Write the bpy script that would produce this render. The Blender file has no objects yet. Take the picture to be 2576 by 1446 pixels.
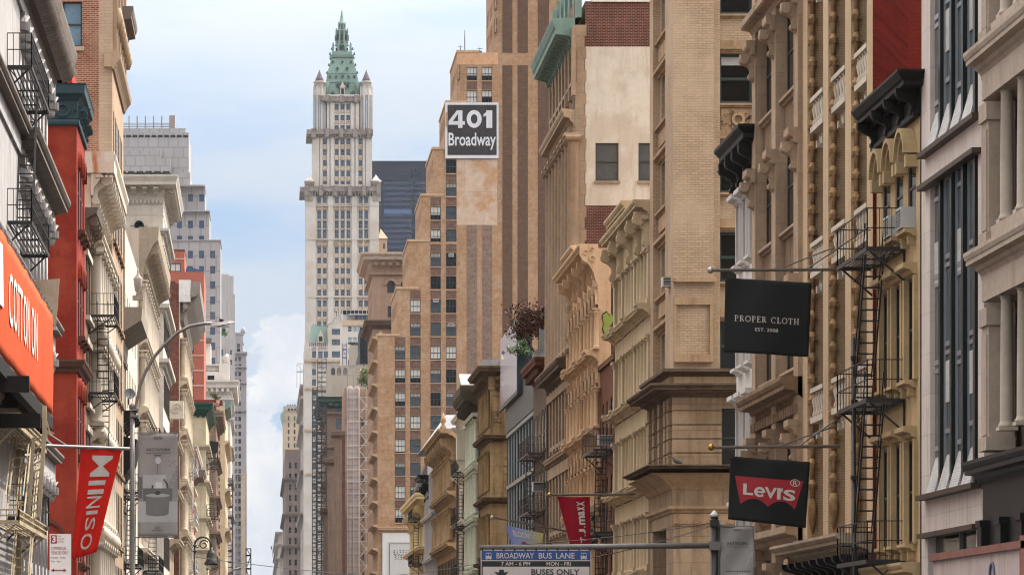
import bpy, math, random
from mathutils import Vector, Matrix
random.seed(7)
S = bpy.context.scene; S.render.engine = 'CYCLES'
COL = S.collection
R = math.radians
# ---------------------------------------------------------------- camera, sky, sun, exposure
F, CX, CY, CAMZ = 10000.0, 650.0, 1655.0, 2.5      # focal length and vanishing point, in 2576 px wide units
cam = bpy.data.cameras.new('camera'); camo = bpy.data.objects.new('camera', cam); COL.objects.link(camo)
camo.location = (0, 0, CAMZ); camo.rotation_euler = (R(90), 0, 0)
cam.sensor_width = 36; cam.lens = F / 2576 * 36
cam.shift_x = (1288 - CX) / 2576; cam.shift_y = (CY - 723) / 2576
cam.clip_start = 1; cam.clip_end = 12000
S.camera = camo
S.view_settings.view_transform = 'Standard'; S.view_settings.look = 'None'
S.cycles.filter_width = 1.15
S.view_settings.exposure = 1.56; S.view_settings.gamma = 1
SUN_EL, SUN_AZ = 52.0, 52.0                         # azimuth clockwise from straight ahead (+Y)
sd = Vector((math.cos(R(SUN_EL)) * math.sin(R(SUN_AZ)), math.cos(R(SUN_EL)) * math.cos(R(SUN_AZ)), math.sin(R(SUN_EL))))
sl = bpy.data.lights.new('sun', 'SUN'); sl.energy = 3.2; sl.angle = R(1.2); sl.color = (1, .955, .885)
so = bpy.data.objects.new('sun', sl); COL.objects.link(so); so.rotation_euler = sd.to_track_quat('Z', 'Y').to_euler(); so.location = (60, 60, 200)
W = bpy.data.worlds.new('World'); S.world = W; W.use_nodes = True
def world():
    t = W.node_tree; N = t.nodes; L = t.links; N.clear()
    def nd(ty, **k):
        n = N.new(ty)
        for a, b in k.items(): setattr(n, a, b)
        return n
    def math_(op, a, b=None, clamp=False):
        n = nd('ShaderNodeMath', operation=op, use_clamp=clamp)
        for i, v in enumerate((a, b)):
            if v is None: continue
            if isinstance(v, (int, float)): n.inputs[i].default_value = v
            else: L.new(v, n.inputs[i])
        return n.outputs[0]
    out = nd('ShaderNodeOutputWorld'); bg = nd('ShaderNodeBackground'); L.new(bg.outputs[0], out.inputs[0])
    sky = nd('ShaderNodeTexSky', sky_type='NISHITA', sun_disc=False)
    sky.sun_elevation = R(SUN_EL); sky.sun_rotation = R(SUN_AZ); sky.air_density = 1; sky.dust_density = .6; sky.ozone_density = 1.6
    tc = nd('ShaderNodeTexCoord'); sx = nd('ShaderNodeSeparateXYZ'); L.new(tc.outputs['Generated'], sx.inputs[0])
    def noise(scale, det, rough, off=(0, 0, 0), dist=0.):
        m = nd('ShaderNodeMapping'); m.inputs['Scale'].default_value = scale; m.inputs['Location'].default_value = off
        L.new(tc.outputs['Generated'], m.inputs[0])
        n = nd('ShaderNodeTexNoise'); n.inputs['Scale'].default_value = 1; n.inputs['Detail'].default_value = det
        n.inputs['Roughness'].default_value = rough; n.inputs['Distortion'].default_value = dist
        L.new(m.outputs[0], n.inputs['Vector']); return n.outputs['Fac']
    def ramp(v, a, b):
        n = nd('ShaderNodeMapRange', interpolation_type='SMOOTHSTEP'); L.new(v, n.inputs[0])
        n.inputs[1].default_value = a; n.inputs[2].default_value = b; return n.outputs[0]
    dp = nd('ShaderNodeVectorMath', operation='DOT_PRODUCT'); L.new(tc.outputs['Generated'], dp.inputs[0]); dp.inputs[1].default_value = sd
    wisp = ramp(noise((9, 9, 34), 5, .55, (3.1, 1.7, 4.4)), .26, .60)          # thin high cloud, drawn out sideways
    cum = noise((20, 20, 26), 10, .6, (7.3, 2.2, 0.65), .25)                     # heaped cloud low over the street's end
    low = math_('MULTIPLY', ramp(sx.outputs['Z'], .098, .082), ramp(sx.outputs['Z'], -.02, .02))
    cumf = ramp(math_('ADD', cum, math_('MULTIPLY', low, .26)), .665, .705)
    cumf = math_('MULTIPLY', cumf, low)
    hi = ramp(sx.outputs['Z'], .10, .45)                                        # unseen sky overhead, brightened to add fill light in the street
    # clear sky near the horizon is hazy white in the model; pull it to a paler blue
    mixb = nd('ShaderNodeMix', data_type='RGBA'); mixb.inputs['Factor'].default_value = .80
    L.new(sky.outputs[0], mixb.inputs['A']); mixb.inputs['B'].default_value = (3.1, 4.9, 7.6, 1)
    m1 = nd('ShaderNodeMix', data_type='RGBA'); L.new(math_('MULTIPLY', wisp, .9), m1.inputs['Factor'])
    L.new(mixb.outputs['Result'], m1.inputs['A']); m1.inputs['B'].default_value = (5.7, 6.3, 7.15, 1)
    m2 = nd('ShaderNodeMix', data_type='RGBA'); L.new(cumf, m2.inputs['Factor'])
    L.new(m1.outputs['Result'], m2.inputs['A']); cs = nd('ShaderNodeMix', data_type='RGBA'); L.new(ramp(noise((34, 34, 48), 6, .6, (1.3, 5.2, .4)), .34, .6), cs.inputs['Factor']); cs.inputs['A'].default_value = (6.5, 6.9, 7.6, 1); cs.inputs['B'].default_value = (8.2, 8.2, 8.3, 1); L.new(cs.outputs['Result'], m2.inputs['B'])
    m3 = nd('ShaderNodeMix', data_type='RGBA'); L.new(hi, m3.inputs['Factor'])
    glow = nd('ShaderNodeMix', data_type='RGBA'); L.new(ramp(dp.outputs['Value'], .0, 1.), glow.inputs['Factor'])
    glow.inputs['A'].default_value = (7.6, 7.6, 7.8, 1); glow.inputs['B'].default_value = (26., 25.6, 25.2, 1)  # added brightening toward the sun, dimmer behind, to deepen facade contrast
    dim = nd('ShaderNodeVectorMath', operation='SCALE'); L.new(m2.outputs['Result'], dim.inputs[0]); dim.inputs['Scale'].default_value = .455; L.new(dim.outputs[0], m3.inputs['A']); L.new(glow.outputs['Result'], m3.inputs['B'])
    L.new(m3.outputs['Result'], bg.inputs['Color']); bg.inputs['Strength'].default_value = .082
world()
# ---------------------------------------------------------------- helpers
def PX(x, Y): return (x - CX) * Y / F
def PZ(y, Y): return CAMZ + (CY - y) * Y / F
def P3(x, y, Y): return Vector((PX(x, Y), Y, PZ(y, Y)))
Z3 = Vector((0, 0, 1))
class Fr:                                            # a wall's frame: u to the right seen from outside, z up, n outwards
    def __init__(s, o, u, n): s.o = Vector(o); s.u = Vector(u).normalized(); s.n = Vector(n).normalized()
    def p(s, u, z, n=0): return s.o + s.u * u + Z3 * z + s.n * n
    def mat(s, u, z, n=0):
        m = Matrix.Identity(4)
        for i in range(3): m[i][0] = s.u[i]; m[i][1] = -s.n[i]; m[i][2] = Z3[i]
        m.translation = s.p(u, z, n); return m
LOC = Fr((0, 0, 0), (1, 0, 0), (0, -1, 0))           # local frame for prototypes (n = -y)
class MB:
    def __init__(s): s.v = []; s.f = []; s.mi = []; s.sm = []
    def poly(s, pts, m=0, sm=False):
        k = len(s.v); s.v += [tuple(p) for p in pts]; s.f.append(tuple(range(k, k + len(pts)))); s.mi.append(m); s.sm.append(sm)
    def grid(s, fn, nx, ny, m=0):                    # one sheet with shared corners; fn(a, c), a and c from 0 to 1
        k = len(s.v); s.v += [tuple(fn(i / nx, j / ny)) for j in range(ny + 1) for i in range(nx + 1)]
        for j in range(ny):
            for i in range(nx): q = k + j * (nx + 1) + i; s.f.append((q, q + 1, q + nx + 2, q + nx + 1)); s.mi.append(m); s.sm.append(True)
    def hexa(s, c, m=0):
        k = len(s.v); s.v += [tuple(p) for p in c]
        for q in ((0, 1, 2, 3), (7, 6, 5, 4), (0, 4, 5, 1), (1, 5, 6, 2), (2, 6, 7, 3), (3, 7, 4, 0)):
            s.f.append(tuple(k + i for i in q)); s.mi.append(m); s.sm.append(False)
    def box(s, fr, u0, u1, z0, z1, n0, n1, m=0):
        s.hexa([fr.p(u0, z0, n0), fr.p(u1, z0, n0), fr.p(u1, z1, n0), fr.p(u0, z1, n0),
                fr.p(u0, z0, n1), fr.p(u1, z0, n1), fr.p(u1, z1, n1), fr.p(u0, z1, n1)], m)
    def prism(s, a, b, m=0, sm=False, caps=True):
        n = len(a)
        if caps: s.poly(a, m); s.poly(b[::-1], m)
        k = len(s.v); s.v += [tuple(p) for p in a] + [tuple(p) for p in b]
        for i in range(n):
            j = (i + 1) % n
            s.f.append((k + i, k + j, k + n + j, k + n + i)); s.mi.append(m); s.sm.append(sm)
    def exu(s, fr, prof, u0, u1, m=0):               # (n,z) outline drawn out along u
        s.prism([fr.p(u0, z, n) for n, z in prof], [fr.p(u1, z, n) for n, z in prof], m)
    def exn(s, fr, outl, n0, n1, m=0):               # (u,z) outline drawn out along n
        s.prism([fr.p(u, z, n0) for u, z in outl], [fr.p(u, z, n1) for u, z in outl], m)
    def mould(s, fr, u0, u1, prof, z, m0=0, m1=0, n=0, m=0):   # moulding with mitred ends
        s.prism([fr.p(u0 - (n + q) * m0, z + dz, n + q) for q, dz in prof], [fr.p(u1 + (n + q) * m1, z + dz, n + q) for q, dz in prof], m)
    def lathe(s, fr, u, n, prof, seg=12, m=0):
        k = len(s.v); c = len(prof)
        for i in range(seg):
            a = 2 * math.pi * i / seg
            for r, z in prof: s.v.append(tuple(fr.p(u + r * math.cos(a), z, n + r * math.sin(a))))
        for i in range(seg):
            j = (i + 1) % seg
            for q in range(c - 1):
                s.f.append((k + i * c + q, k + j * c + q, k + j * c + q + 1, k + i * c + q + 1)); s.mi.append(m); s.sm.append(True)
        s.f.append(tuple(k + i * c + c - 1 for i in range(seg))); s.mi.append(m); s.sm.append(False)
        s.f.append(tuple(k + i * c for i in range(seg))[::-1]); s.mi.append(m); s.sm.append(False)
    def bar(s, a, b, w, m=0, h=None):                # square bar from a to b
        a = Vector(a); b = Vector(b); d = (b - a).normalized()
        x = d.cross(Z3 if abs(d.z) < .95 else Vector((0, 1, 0))).normalized(); y = x.cross(d); h = h or w
        x *= w / 2; y *= h / 2
        s.hexa([a - x - y, a + x - y, a + x + y, a - x + y, b - x - y, b + x - y, b + x + y, b - x + y], m)
    def tube(s, pts, r, seg=8, m=0, r1=None):
        pts = [Vector(p) for p in pts]; n = len(pts); k = len(s.v); up = None
        for i, p in enumerate(pts):
            d = (pts[min(i + 1, n - 1)] - pts[max(i - 1, 0)]).normalized()
            if up is None: up = Z3 if abs(d.z) < .9 else Vector((0, 1, 0))
            x = d.cross(up).normalized(); y = x.cross(d).normalized(); up = y
            rr = r if r1 is None else r + (r1 - r) * i / (n - 1)
            for j in range(seg):
                a = 2 * math.pi * j / seg; s.v.append(tuple(p + x * (rr * math.cos(a)) + y * (rr * math.sin(a))))
        for i in range(n - 1):
            for j in range(seg):
                q = (j + 1) % seg
                s.f.append((k + i * seg + j, k + i * seg + q, k + (i + 1) * seg + q, k + (i + 1) * seg + j)); s.mi.append(m); s.sm.append(True)
        s.f.append(tuple(range(k, k + seg))); s.mi.append(m); s.sm.append(False)
        s.f.append(tuple(range(k + (n - 1) * seg, k + n * seg))); s.mi.append(m); s.sm.append(False)
    def mesh(s, name, mats, off=(0, 0, 0)):
        me = bpy.data.meshes.new(name); ox, oy, oz = off
        me.from_pydata([(x - ox, y - oy, z - oz) for x, y, z in s.v], [], s.f)
        for m in (mats if isinstance(mats, (list, tuple)) else [mats]): me.materials.append(m)
        me.polygons.foreach_set('material_index', s.mi); me.polygons.foreach_set('use_smooth', s.sm); me.update(); return me
    def clusters(s, cap=100):                         # pieces that touch one another form one part; returns one MB per part
        par = list(range(len(s.v)))
        def find(i):
            while par[i] != i: par[i] = par[par[i]]; i = par[i]
            return i
        for f in s.f:
            for i in f[1:]: par[find(i)] = find(f[0])
        bb = {}
        for i, p in enumerate(s.v):
            r = find(i); q = bb.setdefault(r, [list(p), list(p)])
            for k in range(3): q[0][k] = min(q[0][k], p[k]); q[1][k] = max(q[1][k], p[k])
        ks = list(bb); g = {k: k for k in ks}
        def gf(k):
            while g[k] != k: k = g[k]
            return k
        for i, a in enumerate(ks):
            A = bb[a]
            for c in ks[i + 1:]:
                B = bb[c]
                if all(A[0][k] <= B[1][k] + .012 and B[0][k] <= A[1][k] + .012 for k in range(3)): g[gf(c)] = gf(a)
        res = {}
        for f, mi, sm in zip(s.f, s.mi, s.sm):
            o = res.setdefault(gf(find(f[0])), (MB(), {})); m, mp = o; nf = []
            for i in f:
                if i not in mp: mp[i] = len(m.v); m.v.append(s.v[i])
                nf.append(mp[i])
            m.f.append(tuple(nf)); m.mi.append(mi); m.sm.append(sm)
        return [o[0] for o in res.values()] if len(res) <= cap else [s]
SPLIT = set('sill lintel hood ledge cornice pier street_pier pilaster spandrel fin slanted_sill sheet_panel shopfront frieze pedestal keystone shop_cornice capital arch_band dormer pinnacle turret chimney arch_moulding brick_panel carved_spandrel window_band_frame parapet balcony_band bay brick_spandrel ornament_spandrel scroll gothic_balcony corner_turret quoin coping roof_covering string_course turret_tile turret_cap crown_fin brace tower_spandrel'.split())
WM = {}
def link(name, data, parent=None, mw=None):
    o = bpy.data.objects.new(name, data); COL.objects.link(o); mw = mw or Matrix.Identity(4); WM[o] = mw
    if parent is not None:
        o.parent = parent; o.matrix_parent_inverse = Matrix.Identity(4); o.matrix_basis = WM[parent].inverted() @ mw
    else: o.matrix_basis = mw
    return o
def tag(o, label=None, cat=None, group=None, kind=None):
    for k, v in (('label', label), ('category', cat), ('group', group), ('kind', kind)):
        if v: o[k] = v
    return o
class Thing:                                          # an Empty with parts as children
    def __init__(s, name, label, cat, loc, group=None, kind=None):
        s.root = tag(link(name, None, None, Matrix.Translation(Vector(loc))), label, cat, group, kind); s.loc = Vector(loc); s.parts = {}
    def mb(s, part, mat):
        k = (part, mat.name)
        if k not in s.parts: s.parts[k] = (MB(), mat)
        return s.parts[k][0]
    def done(s):
        for (part, _), (mb, mat) in s.parts.items():
            if not mb.f: continue
            for q in (mb.clusters() if part in SPLIT else [mb]): link(part, q.mesh(part, mat, s.loc), s.root, Matrix.Translation(s.loc))
        s.parts = {}; return s
    def add(s, part, mb, mats, parent=None, label=None):
        o = link(part, mb.mesh(part, mats, s.loc), parent or s.root, Matrix.Translation(s.loc)); tag(o, label); return o
    def inst(s, part, me, fr, u, z, n=0, subs=(), sc=None):
        mw = fr.mat(u, z, n)
        if sc: mw = mw @ Matrix.Diagonal((*sc, 1))
        o = link(part, me, s.root, mw)
        for nm, sm in subs: link(nm, sm, o, mw)
        return o
class Bld(Thing):
    """A building on one side of the street: street face at X, near end Y0, far end Y1, height H; W is how far back it goes."""
    def __init__(s, name, label, side, X, Y0, Y1, W, H, cat='building', group=None):
        super().__init__(name, label, cat, (X, Y0, 0), group)
        s.side, s.X, s.Y0, s.Y1, s.W, s.H, s.L = side, X, Y0, Y1, W, H, Y1 - Y0
        if side == 'R':
            s.S = Fr((X, Y1, 0), (0, -1, 0), (-1, 0, 0)); s.N = Fr((X, Y0, 0), (1, 0, 0), (0, -1, 0)); s.sn, s.nn = (0, 1), (1, 0)
        else:
            s.S = Fr((X, Y0, 0), (0, 1, 0), (1, 0, 0)); s.N = Fr((X - W, Y0, 0), (1, 0, 0), (0, -1, 0)); s.sn, s.nn = (1, 0), (0, 1)
    def y(s, x): return s.X * F / (x - CX)
    def u(s, x): return s.Y1 - s.y(x) if s.side == 'R' else s.y(x) - s.Y0
    def z(s, y, x): return PZ(y, s.y(x))
    def nu(s, x): return PX(x, s.Y0) - s.N.o.x
    def nz(s, y): return PZ(y, s.Y0)
    def core(s, mat, d=.45, z1=None, back=0.):        # the solid body behind the faces, roof included
        x0, x1 = (s.X + d, s.X + s.W) if s.side == 'R' else (s.X - s.W, s.X - d)
        mb = s.mb('roof', mat); mb.box(LOC, x0, x1, 0, (z1 or s.H) - .06, -(s.Y0 + d), -(s.Y1 - .02))
    def ring(s, part, mat, prof, z, n=0):             # moulding on the street face that turns the corner on to the north face
        mb = s.mb(part, mat); mb.mould(s.S, 0, s.L, prof, z, s.sn[0], s.sn[1], n); mb.mould(s.N, 0, s.W, prof, z, s.nn[0], s.nn[1], n)
def wall(mb, fr, u0, u1, z0, z1, holes=(), d=.3, n=0, m=0):
    us = sorted({u0, u1, *[h[0] for h in holes], *[h[1] for h in holes]}); zs = sorted({z0, z1, *[h[2] for h in holes], *[h[3] for h in holes]})
    us = [u for u in us if u0 <= u <= u1]; zs = [z for z in zs if z0 <= z <= z1]
    for j in range(len(zs) - 1):
        run = None
        for i in range(len(us) - 1):
            uc, zc = (us[i] + us[i + 1]) / 2, (zs[j] + zs[j + 1]) / 2
            if any(h[0] < uc < h[1] and h[2] < zc < h[3] for h in holes):
                if run is not None: mb.poly([fr.p(run, zs[j], n), fr.p(us[i], zs[j], n), fr.p(us[i], zs[j + 1], n), fr.p(run, zs[j + 1], n)], m); run = None
            elif run is None: run = us[i]
        if run is not None: mb.poly([fr.p(run, zs[j], n), fr.p(us[-1], zs[j], n), fr.p(us[-1], zs[j + 1], n), fr.p(run, zs[j + 1], n)], m)
    for a, b, c, e in holes:
        for q in (((a, c), (b, c)), ((b, c), (b, e)), ((b, e), (a, e)), ((a, e), (a, c))):
            mb.poly([fr.p(*q[0], n), fr.p(*q[1], n), fr.p(*q[1], n - d), fr.p(*q[0], n - d)], m)
def cells(cols, rows): return [(c - w / 2, c + w / 2, zb, zb + h) for c, w in cols for zb, h in rows]
def archfill(mb, fr, uc, w, zt, n0, n1, seg=8, m=0):  # fills a square window head down to a round arch whose top is zt
    r = w / 2
    for sgn in (-1, 1):
        o = [(uc + sgn * r, zt - r)] + [(uc + sgn * r * math.cos(a), zt - r + r * math.sin(a)) for a in [math.pi / 2 * i / seg for i in range(1, seg + 1)]] + [(uc + sgn * r, zt)]
        mb.exn(fr, o, n0, n1, m)
def archband(mb, fr, uc, zc, r0, r1, n0, n1, a0=0, a1=math.pi, seg=12, m=0, ry=1):
    for i in range(seg):
        a, b = a0 + (a1 - a0) * i / seg, a0 + (a1 - a0) * (i + 1) / seg
        o = [(uc + q * math.cos(t), zc + q * ry * math.sin(t)) for q, t in ((r0, a), (r1, a), (r1, b), (r0, b))]
        mb.exn(fr, o, n0, n1, m)
def cprof(p, h):
    return [(0, 0), (.10 * p, 0), (.10 * p, .14 * h), (.2 * p, .26 * h), (.36 * p, .34 * h), (.42 * p, .48 * h), (.86 * p, .52 * h), (.86 * p, .68 * h), (.92 * p, .72 * h), (p, .86 * h), (p, h), (0, h)]
def lprof(p, h): return [(0, 0), (.35 * p, .12 * h), (.5 * p, .4 * h), (.9 * p, .5 * h), (p, .6 * h), (p, h), (0, h)]
def dent(mb, fr, u0, u1, z, h, n0, n1, pitch, w, m=0):
    k = max(1, int((u1 - u0) / pitch)); st = (u1 - u0) / k
    for i in range(k): mb.box(fr, u0 + st * (i + .5) - w / 2, u0 + st * (i + .5) + w / 2, z, z + h, n0, n1, m)
def bracketmesh(w, h, d, mat, scroll=True):           # S-shaped console, top at z=h, springing from the wall
    o = [(0, 0), (.10 * d, .02 * h), (.2 * d, .1 * h), (.24 * d, .25 * h), (.26 * d, .4 * h), (.36 * d, .52 * h), (.6 * d, .6 * h), (.85 * d, .66 * h), (.97 * d, .76 * h), (d, .88 * h), (d, h), (0, h)]
    mb = MB(); mb.exu(LOC, o, -w / 2, w / 2)
    if scroll:
        for n, z, r in ((.70 * d, .80 * h, .17 * h), (.17 * d, .2 * h, .12 * h)):
            pts = [(n + r * math.cos(a), z + r * math.sin(a)) for a in [2 * math.pi * i / 10 for i in range(10)]]
            mb.exu(LOC, pts, -w * .62, w * .62)
        mb.exu(LOC, [(n * 1.06, z) for n, z in o[3:8]] + [(n * .92, z + .03 * h) for n, z in o[7:2:-1]], -w * .2, w * .2)
    return mb.mesh('bracket', mat)
def colmesh(r, h, mat, cap='cor', flute=False):
    mb = MB(); b = r * .55; c = r * 2.2 if cap == 'cor' else r * 1.2
    mb.box(LOC, -r * 1.35, r * 1.35, 0, b, -r * 1.35, r * 1.35)
    mb.lathe(LOC, 0, 0, [(r * 1.3, b), (r * 1.3, b + r * .25), (r * 1.08, b + r * .5), (r * 1.0, b + r * .9), (r * .98, h * .4), (r * .86, h - c - r * .2), (r * .98, h - c), (r * .9, h - c + .01)], 14)
    if cap == 'cor':
        mb.lathe(LOC, 0, 0, [(r * .88, h - c), (r * 1.15, h - c * .75), (r * 1.0, h - c * .7), (r * 1.3, h - c * .4), (r * 1.1, h - c * .36), (r * 1.5, h - r * .5)], 10)
        for a in range(8):
            t = a * math.pi / 4; mb.box(LOC, r * 1.15 * math.cos(t) - r * .2, r * 1.15 * math.cos(t) + r * .2, h - c * .8, h - c * .5, r * 1.15 * math.sin(t) - r * .2, r * 1.15 * math.sin(t) + r * .2)
    elif cap == 'ion':
        mb.lathe(LOC, 0, 0, [(r * .95, h - c), (r * 1.2, h - c * .6), (r * 1.2, h - r * .5)], 12)
        for sx in (-1, 1):
            pts = [(sx * r * 1.15 + r * .5 * math.cos(a), h - c * .55 + r * .5 * math.sin(a)) for a in [2 * math.pi * i / 10 for i in range(10)]]
            mb.exn(LOC, pts, -r * 1.2, r * 1.3)
    else: mb.lathe(LOC, 0, 0, [(r * .95, h - c), (r * 1.15, h - c * .7), (r * 1.3, h - r * .5)], 12)
    mb.box(LOC, -r * 1.5, r * 1.5, h - r * .5, h, -r * 1.5, r * 1.5)
    return mb.mesh('column', mat)
# ---------------------------------------------------------------- materials
def lin(r, g, b): return tuple((c / 255 / 12.92 if c / 255 <= .04045 else ((c / 255 + .055) / 1.055) ** 2.4) for c in (r, g, b))
MT = {}
def mat(name, rgb, rough=.85, var=.16, scale=.9, streak=.16, joint=None, brick=None, bump=.25, metal=0., spec=.08, patch=None, stain=None, srgb=True):
    """Procedural surface. joint=(w,h,dark) draws block joints; brick=(c2,mortar,w,h) draws bricks; patch=(rgb,amount,scale) mottles;
    stain=(rgb,amount) adds drip marks."""
    if name in MT: return MT[name]
    k = lambda c: tuple(.62 * q for q in lin(*c))        # colours are given as they look; this is the share of light really reflected
    M = bpy.data.materials.new(name); M.use_nodes = True; t = M.node_tree; N = t.nodes; L = t.links
    bs = N['Principled BSDF']; bs.inputs['Roughness'].default_value = rough; bs.inputs['Metallic'].default_value = metal
    bs.inputs['Specular IOR Level'].default_value = spec
    geo = N.new('ShaderNodeNewGeometry'); pos = geo.outputs['Position']
    def noise(sc, det=4, ro=.55):
        mp = N.new('ShaderNodeMapping'); mp.inputs['Scale'].default_value = sc; L.new(pos, mp.inputs[0])
        n = N.new('ShaderNodeTexNoise'); n.inputs['Scale'].default_value = 1; n.inputs['Detail'].default_value = det; n.inputs['Roughness'].default_value = ro
        L.new(mp.outputs[0], n.inputs['Vector']); return n.outputs['Fac']
    def mr(v, a, b, c, d):
        n = N.new('ShaderNodeMapRange'); L.new(v, n.inputs[0])
        for i, q in enumerate((a, b, c, d)): n.inputs[i + 1].default_value = q
        return n.outputs[0]
    def mixc(fac, a, b, mode='MIX'):
        n = N.new('ShaderNodeMix'); n.data_type = 'RGBA'; n.blend_type = mode
        for s_, v in (('Factor', fac), ('A', a), ('B', b)):
            if isinstance(v, float): n.inputs[s_].default_value = v
            elif isinstance(v, tuple): n.inputs[s_].default_value = (*v[:3], 1)
            else: L.new(v, n.inputs[s_])
        return n.outputs['Result']
    base = k(rgb); col = None; hgt = None
    if brick or joint:
        sx = N.new('ShaderNodeSeparateXYZ'); L.new(pos, sx.inputs[0]); ad = N.new('ShaderNodeMath'); L.new(sx.outputs[0], ad.inputs[0]); L.new(sx.outputs[1], ad.inputs[1])
        cb = N.new('ShaderNodeCombineXYZ'); L.new(ad.outputs[0], cb.inputs[0]); L.new(sx.outputs[2], cb.inputs[1])
        bt = N.new('ShaderNodeTexBrick'); L.new(cb.outputs[0], bt.inputs['Vector']); bt.inputs['Scale'].default_value = 1
        if brick:
            c2, mo, w, h = brick; bt.inputs['Color1'].default_value = (*base, 1); bt.inputs['Color2'].default_value = (*k(c2), 1); bt.inputs['Mortar'].default_value = (*k(mo), 1)
            bt.inputs['Mortar Size'].default_value = min(.012, h * .14)
        else:
            w, h, dk = joint[:3]; bt.inputs['Color1'].default_value = (*base, 1); bt.inputs['Color2'].default_value = tuple(c * .9 for c in base) + (1,); bt.inputs['Mortar'].default_value = tuple(c * dk for c in base) + (1,)
            bt.inputs['Mortar Size'].default_value = joint[3] if len(joint) > 3 else .016
        bt.inputs['Brick Width'].default_value = w; bt.inputs['Row Height'].default_value = h; bt.inputs['Mortar Smooth'].default_value = .2
        col = bt.outputs['Color']; hgt = bt.outputs['Fac']
    else: col = base
    if patch: col = mixc(mr(noise((patch[2],) * 3, 5, .6), .46, .60, 0, patch[1]), col, k(patch[0]))
    n1 = noise((scale,) * 3, 6, .6); col = mixc(1., col, mixc(mr(n1, .3, .7, 0, 1), (1 - var,) * 3, (1 + var * .6,) * 3), 'MULTIPLY')
    if streak:
        n2 = noise((1.9, 1.9, .14), 5, .62); col = mixc(mr(n2, .5, .74, 0, streak * 2.2), col, mixc(1., col, (.50, .44, .38), 'MULTIPLY'))
    n5 = noise((.5, .5, .11), 6, .66); col = mixc(mr(n5, .52, .72, 0, min(.9, streak * 2.4)), col, mixc(1., col, (.64, .59, .54), 'MULTIPLY'))
    n6 = noise((5.5, 5.5, 5.5), 4, .7); col = mixc(1., col, mixc(mr(n6, .35, .65, 0, 1), (1 - var * .7,) * 3, (1 + var * .4,) * 3), 'MULTIPLY')
    if stain: col = mixc(mr(noise((2.6, 2.6, .3), 5, .6), .52, .66, 0, stain[1]), col, k(stain[0]))
    if isinstance(col, tuple): bs.inputs['Base Color'].default_value = (*col, 1)
    else: L.new(col, bs.inputs['Base Color'])
    if bump:
        bp = N.new('ShaderNodeBump'); bp.inputs['Strength'].default_value = bump; bp.inputs['Distance'].default_value = .02
        nf = noise((9,) * 3, 4, .6)
        if hgt is not None:
            q = N.new('ShaderNodeMath'); q.operation = 'SUBTRACT'; L.new(nf, q.inputs[0]); L.new(hgt, q.inputs[1]); nf = q.outputs[0]
        L.new(nf, bp.inputs['Height']); L.new(bp.outputs[0], bs.inputs['Normal'])
    MT[name] = M; return M
def plain(name, rgb, rough=.5, metal=0., spec=.5, var=.06): return mat(name, rgb, rough, var, 2.5, 0, bump=0, metal=metal, spec=spec)
G_dark = plain('window_glass_dark', (18, 21, 23), .12, 0, .22); G_gray = plain('window_glass_grey', (70, 78, 84), .07, .0, .6, .25)
G_blue = plain('window_glass_blue', (72, 100, 136), .08, .25, .6, .2); G_sky = plain('window_glass_sky', (98, 116, 136), .06, .3, .6, .3)
BLIND = plain('window_blind', (214, 210, 203), .8); CURT = plain('curtain', (176, 168, 156), .9)
F_black = plain('frame_black', (32, 31, 30), .5); F_white = plain('frame_white', (206, 202, 196), .5); F_grey = plain('frame_grey', (120, 122, 122), .4)
F_green = plain('frame_green', (30, 58, 52), .5); F_brown = plain('frame_brown', (70, 56, 46), .6); F_alu = plain('frame_aluminium', (168, 172, 175), .35, .4)
IRON = plain('black_iron', (40, 37, 35), .55, 0, .4)
WC = {}
def winmesh(w, h, glass, frame, bars=(0, 1), blind=0, bmat=None, arch=False, fw=.07, fd=.08, one=False):
    key = (round(w, 2), round(h, 2), glass.name, frame.name, bars, blind, arch, fw, one, bmat.name if bmat else '')
    if key in WC: return WC[key]
    g = MB(); f = MB(); r = w / 2; zt = h - r if arch else h
    o = [(-r, 0), (r, 0), (r, zt)] + ([(r * math.cos(a), zt + r * math.sin(a)) for a in [math.pi * i / 12 for i in range(1, 12)]] if arch else []) + [(-r, zt)]
    g.exn(LOC, o, -.03, 0)
    if blind: g.box(LOC, -r + fw, r - fw, h * (1 - blind), h - fw, .004, .012, 1)
    q = 1 if not one else 1
    fm = 2 if one else 0; T = g if one else f
    T.box(LOC, -r, -r + fw, 0, zt, .0, fd, fm); T.box(LOC, r - fw, r, 0, zt, .0, fd, fm); T.box(LOC, -r + fw, r - fw, 0, fw, .0, fd, fm)
    if arch: archband(T, LOC, 0, zt, r - fw, r, 0, fd, m=fm)
    else: T.box(LOC, -r + fw, r - fw, h - fw, h, 0, fd, fm)
    for i in range(bars[0]):
        u = -r + w * (i + 1) / (bars[0] + 1); T.box(LOC, u - fw * .35, u + fw * .35, fw, zt - (0 if arch else fw), .0, fd * .8, fm)
    for i in range(bars[1]):
        z = zt * (i + 1) / (bars[1] + 1) if not arch else h * (i + 1) / (bars[1] + 1); T.box(LOC, -r + fw, r - fw, z - fw * .5, z + fw * .5, .0, fd * .9, fm)
    gm = g.mesh('window', [glass, bmat or BLIND] + ([frame] if one else [])); fmesh = None if one else f.mesh('window_frame', frame)
    WC[key] = (gm, fmesh); return WC[key]
def windows(b, fr, cols, rows, d, styles, n=0, rnd=None, **kw):
    rnd = rnd or random
    for c, w in cols:
        for zb, h in rows:
            st = dict(kw); st.update(rnd.choice(styles)); gm, fm = winmesh(w - .004, h - .004, **st)
            b.inst('window', gm, fr, c, zb + .002, n - d + .06, [('window_frame', fm)] if fm else [])
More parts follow.
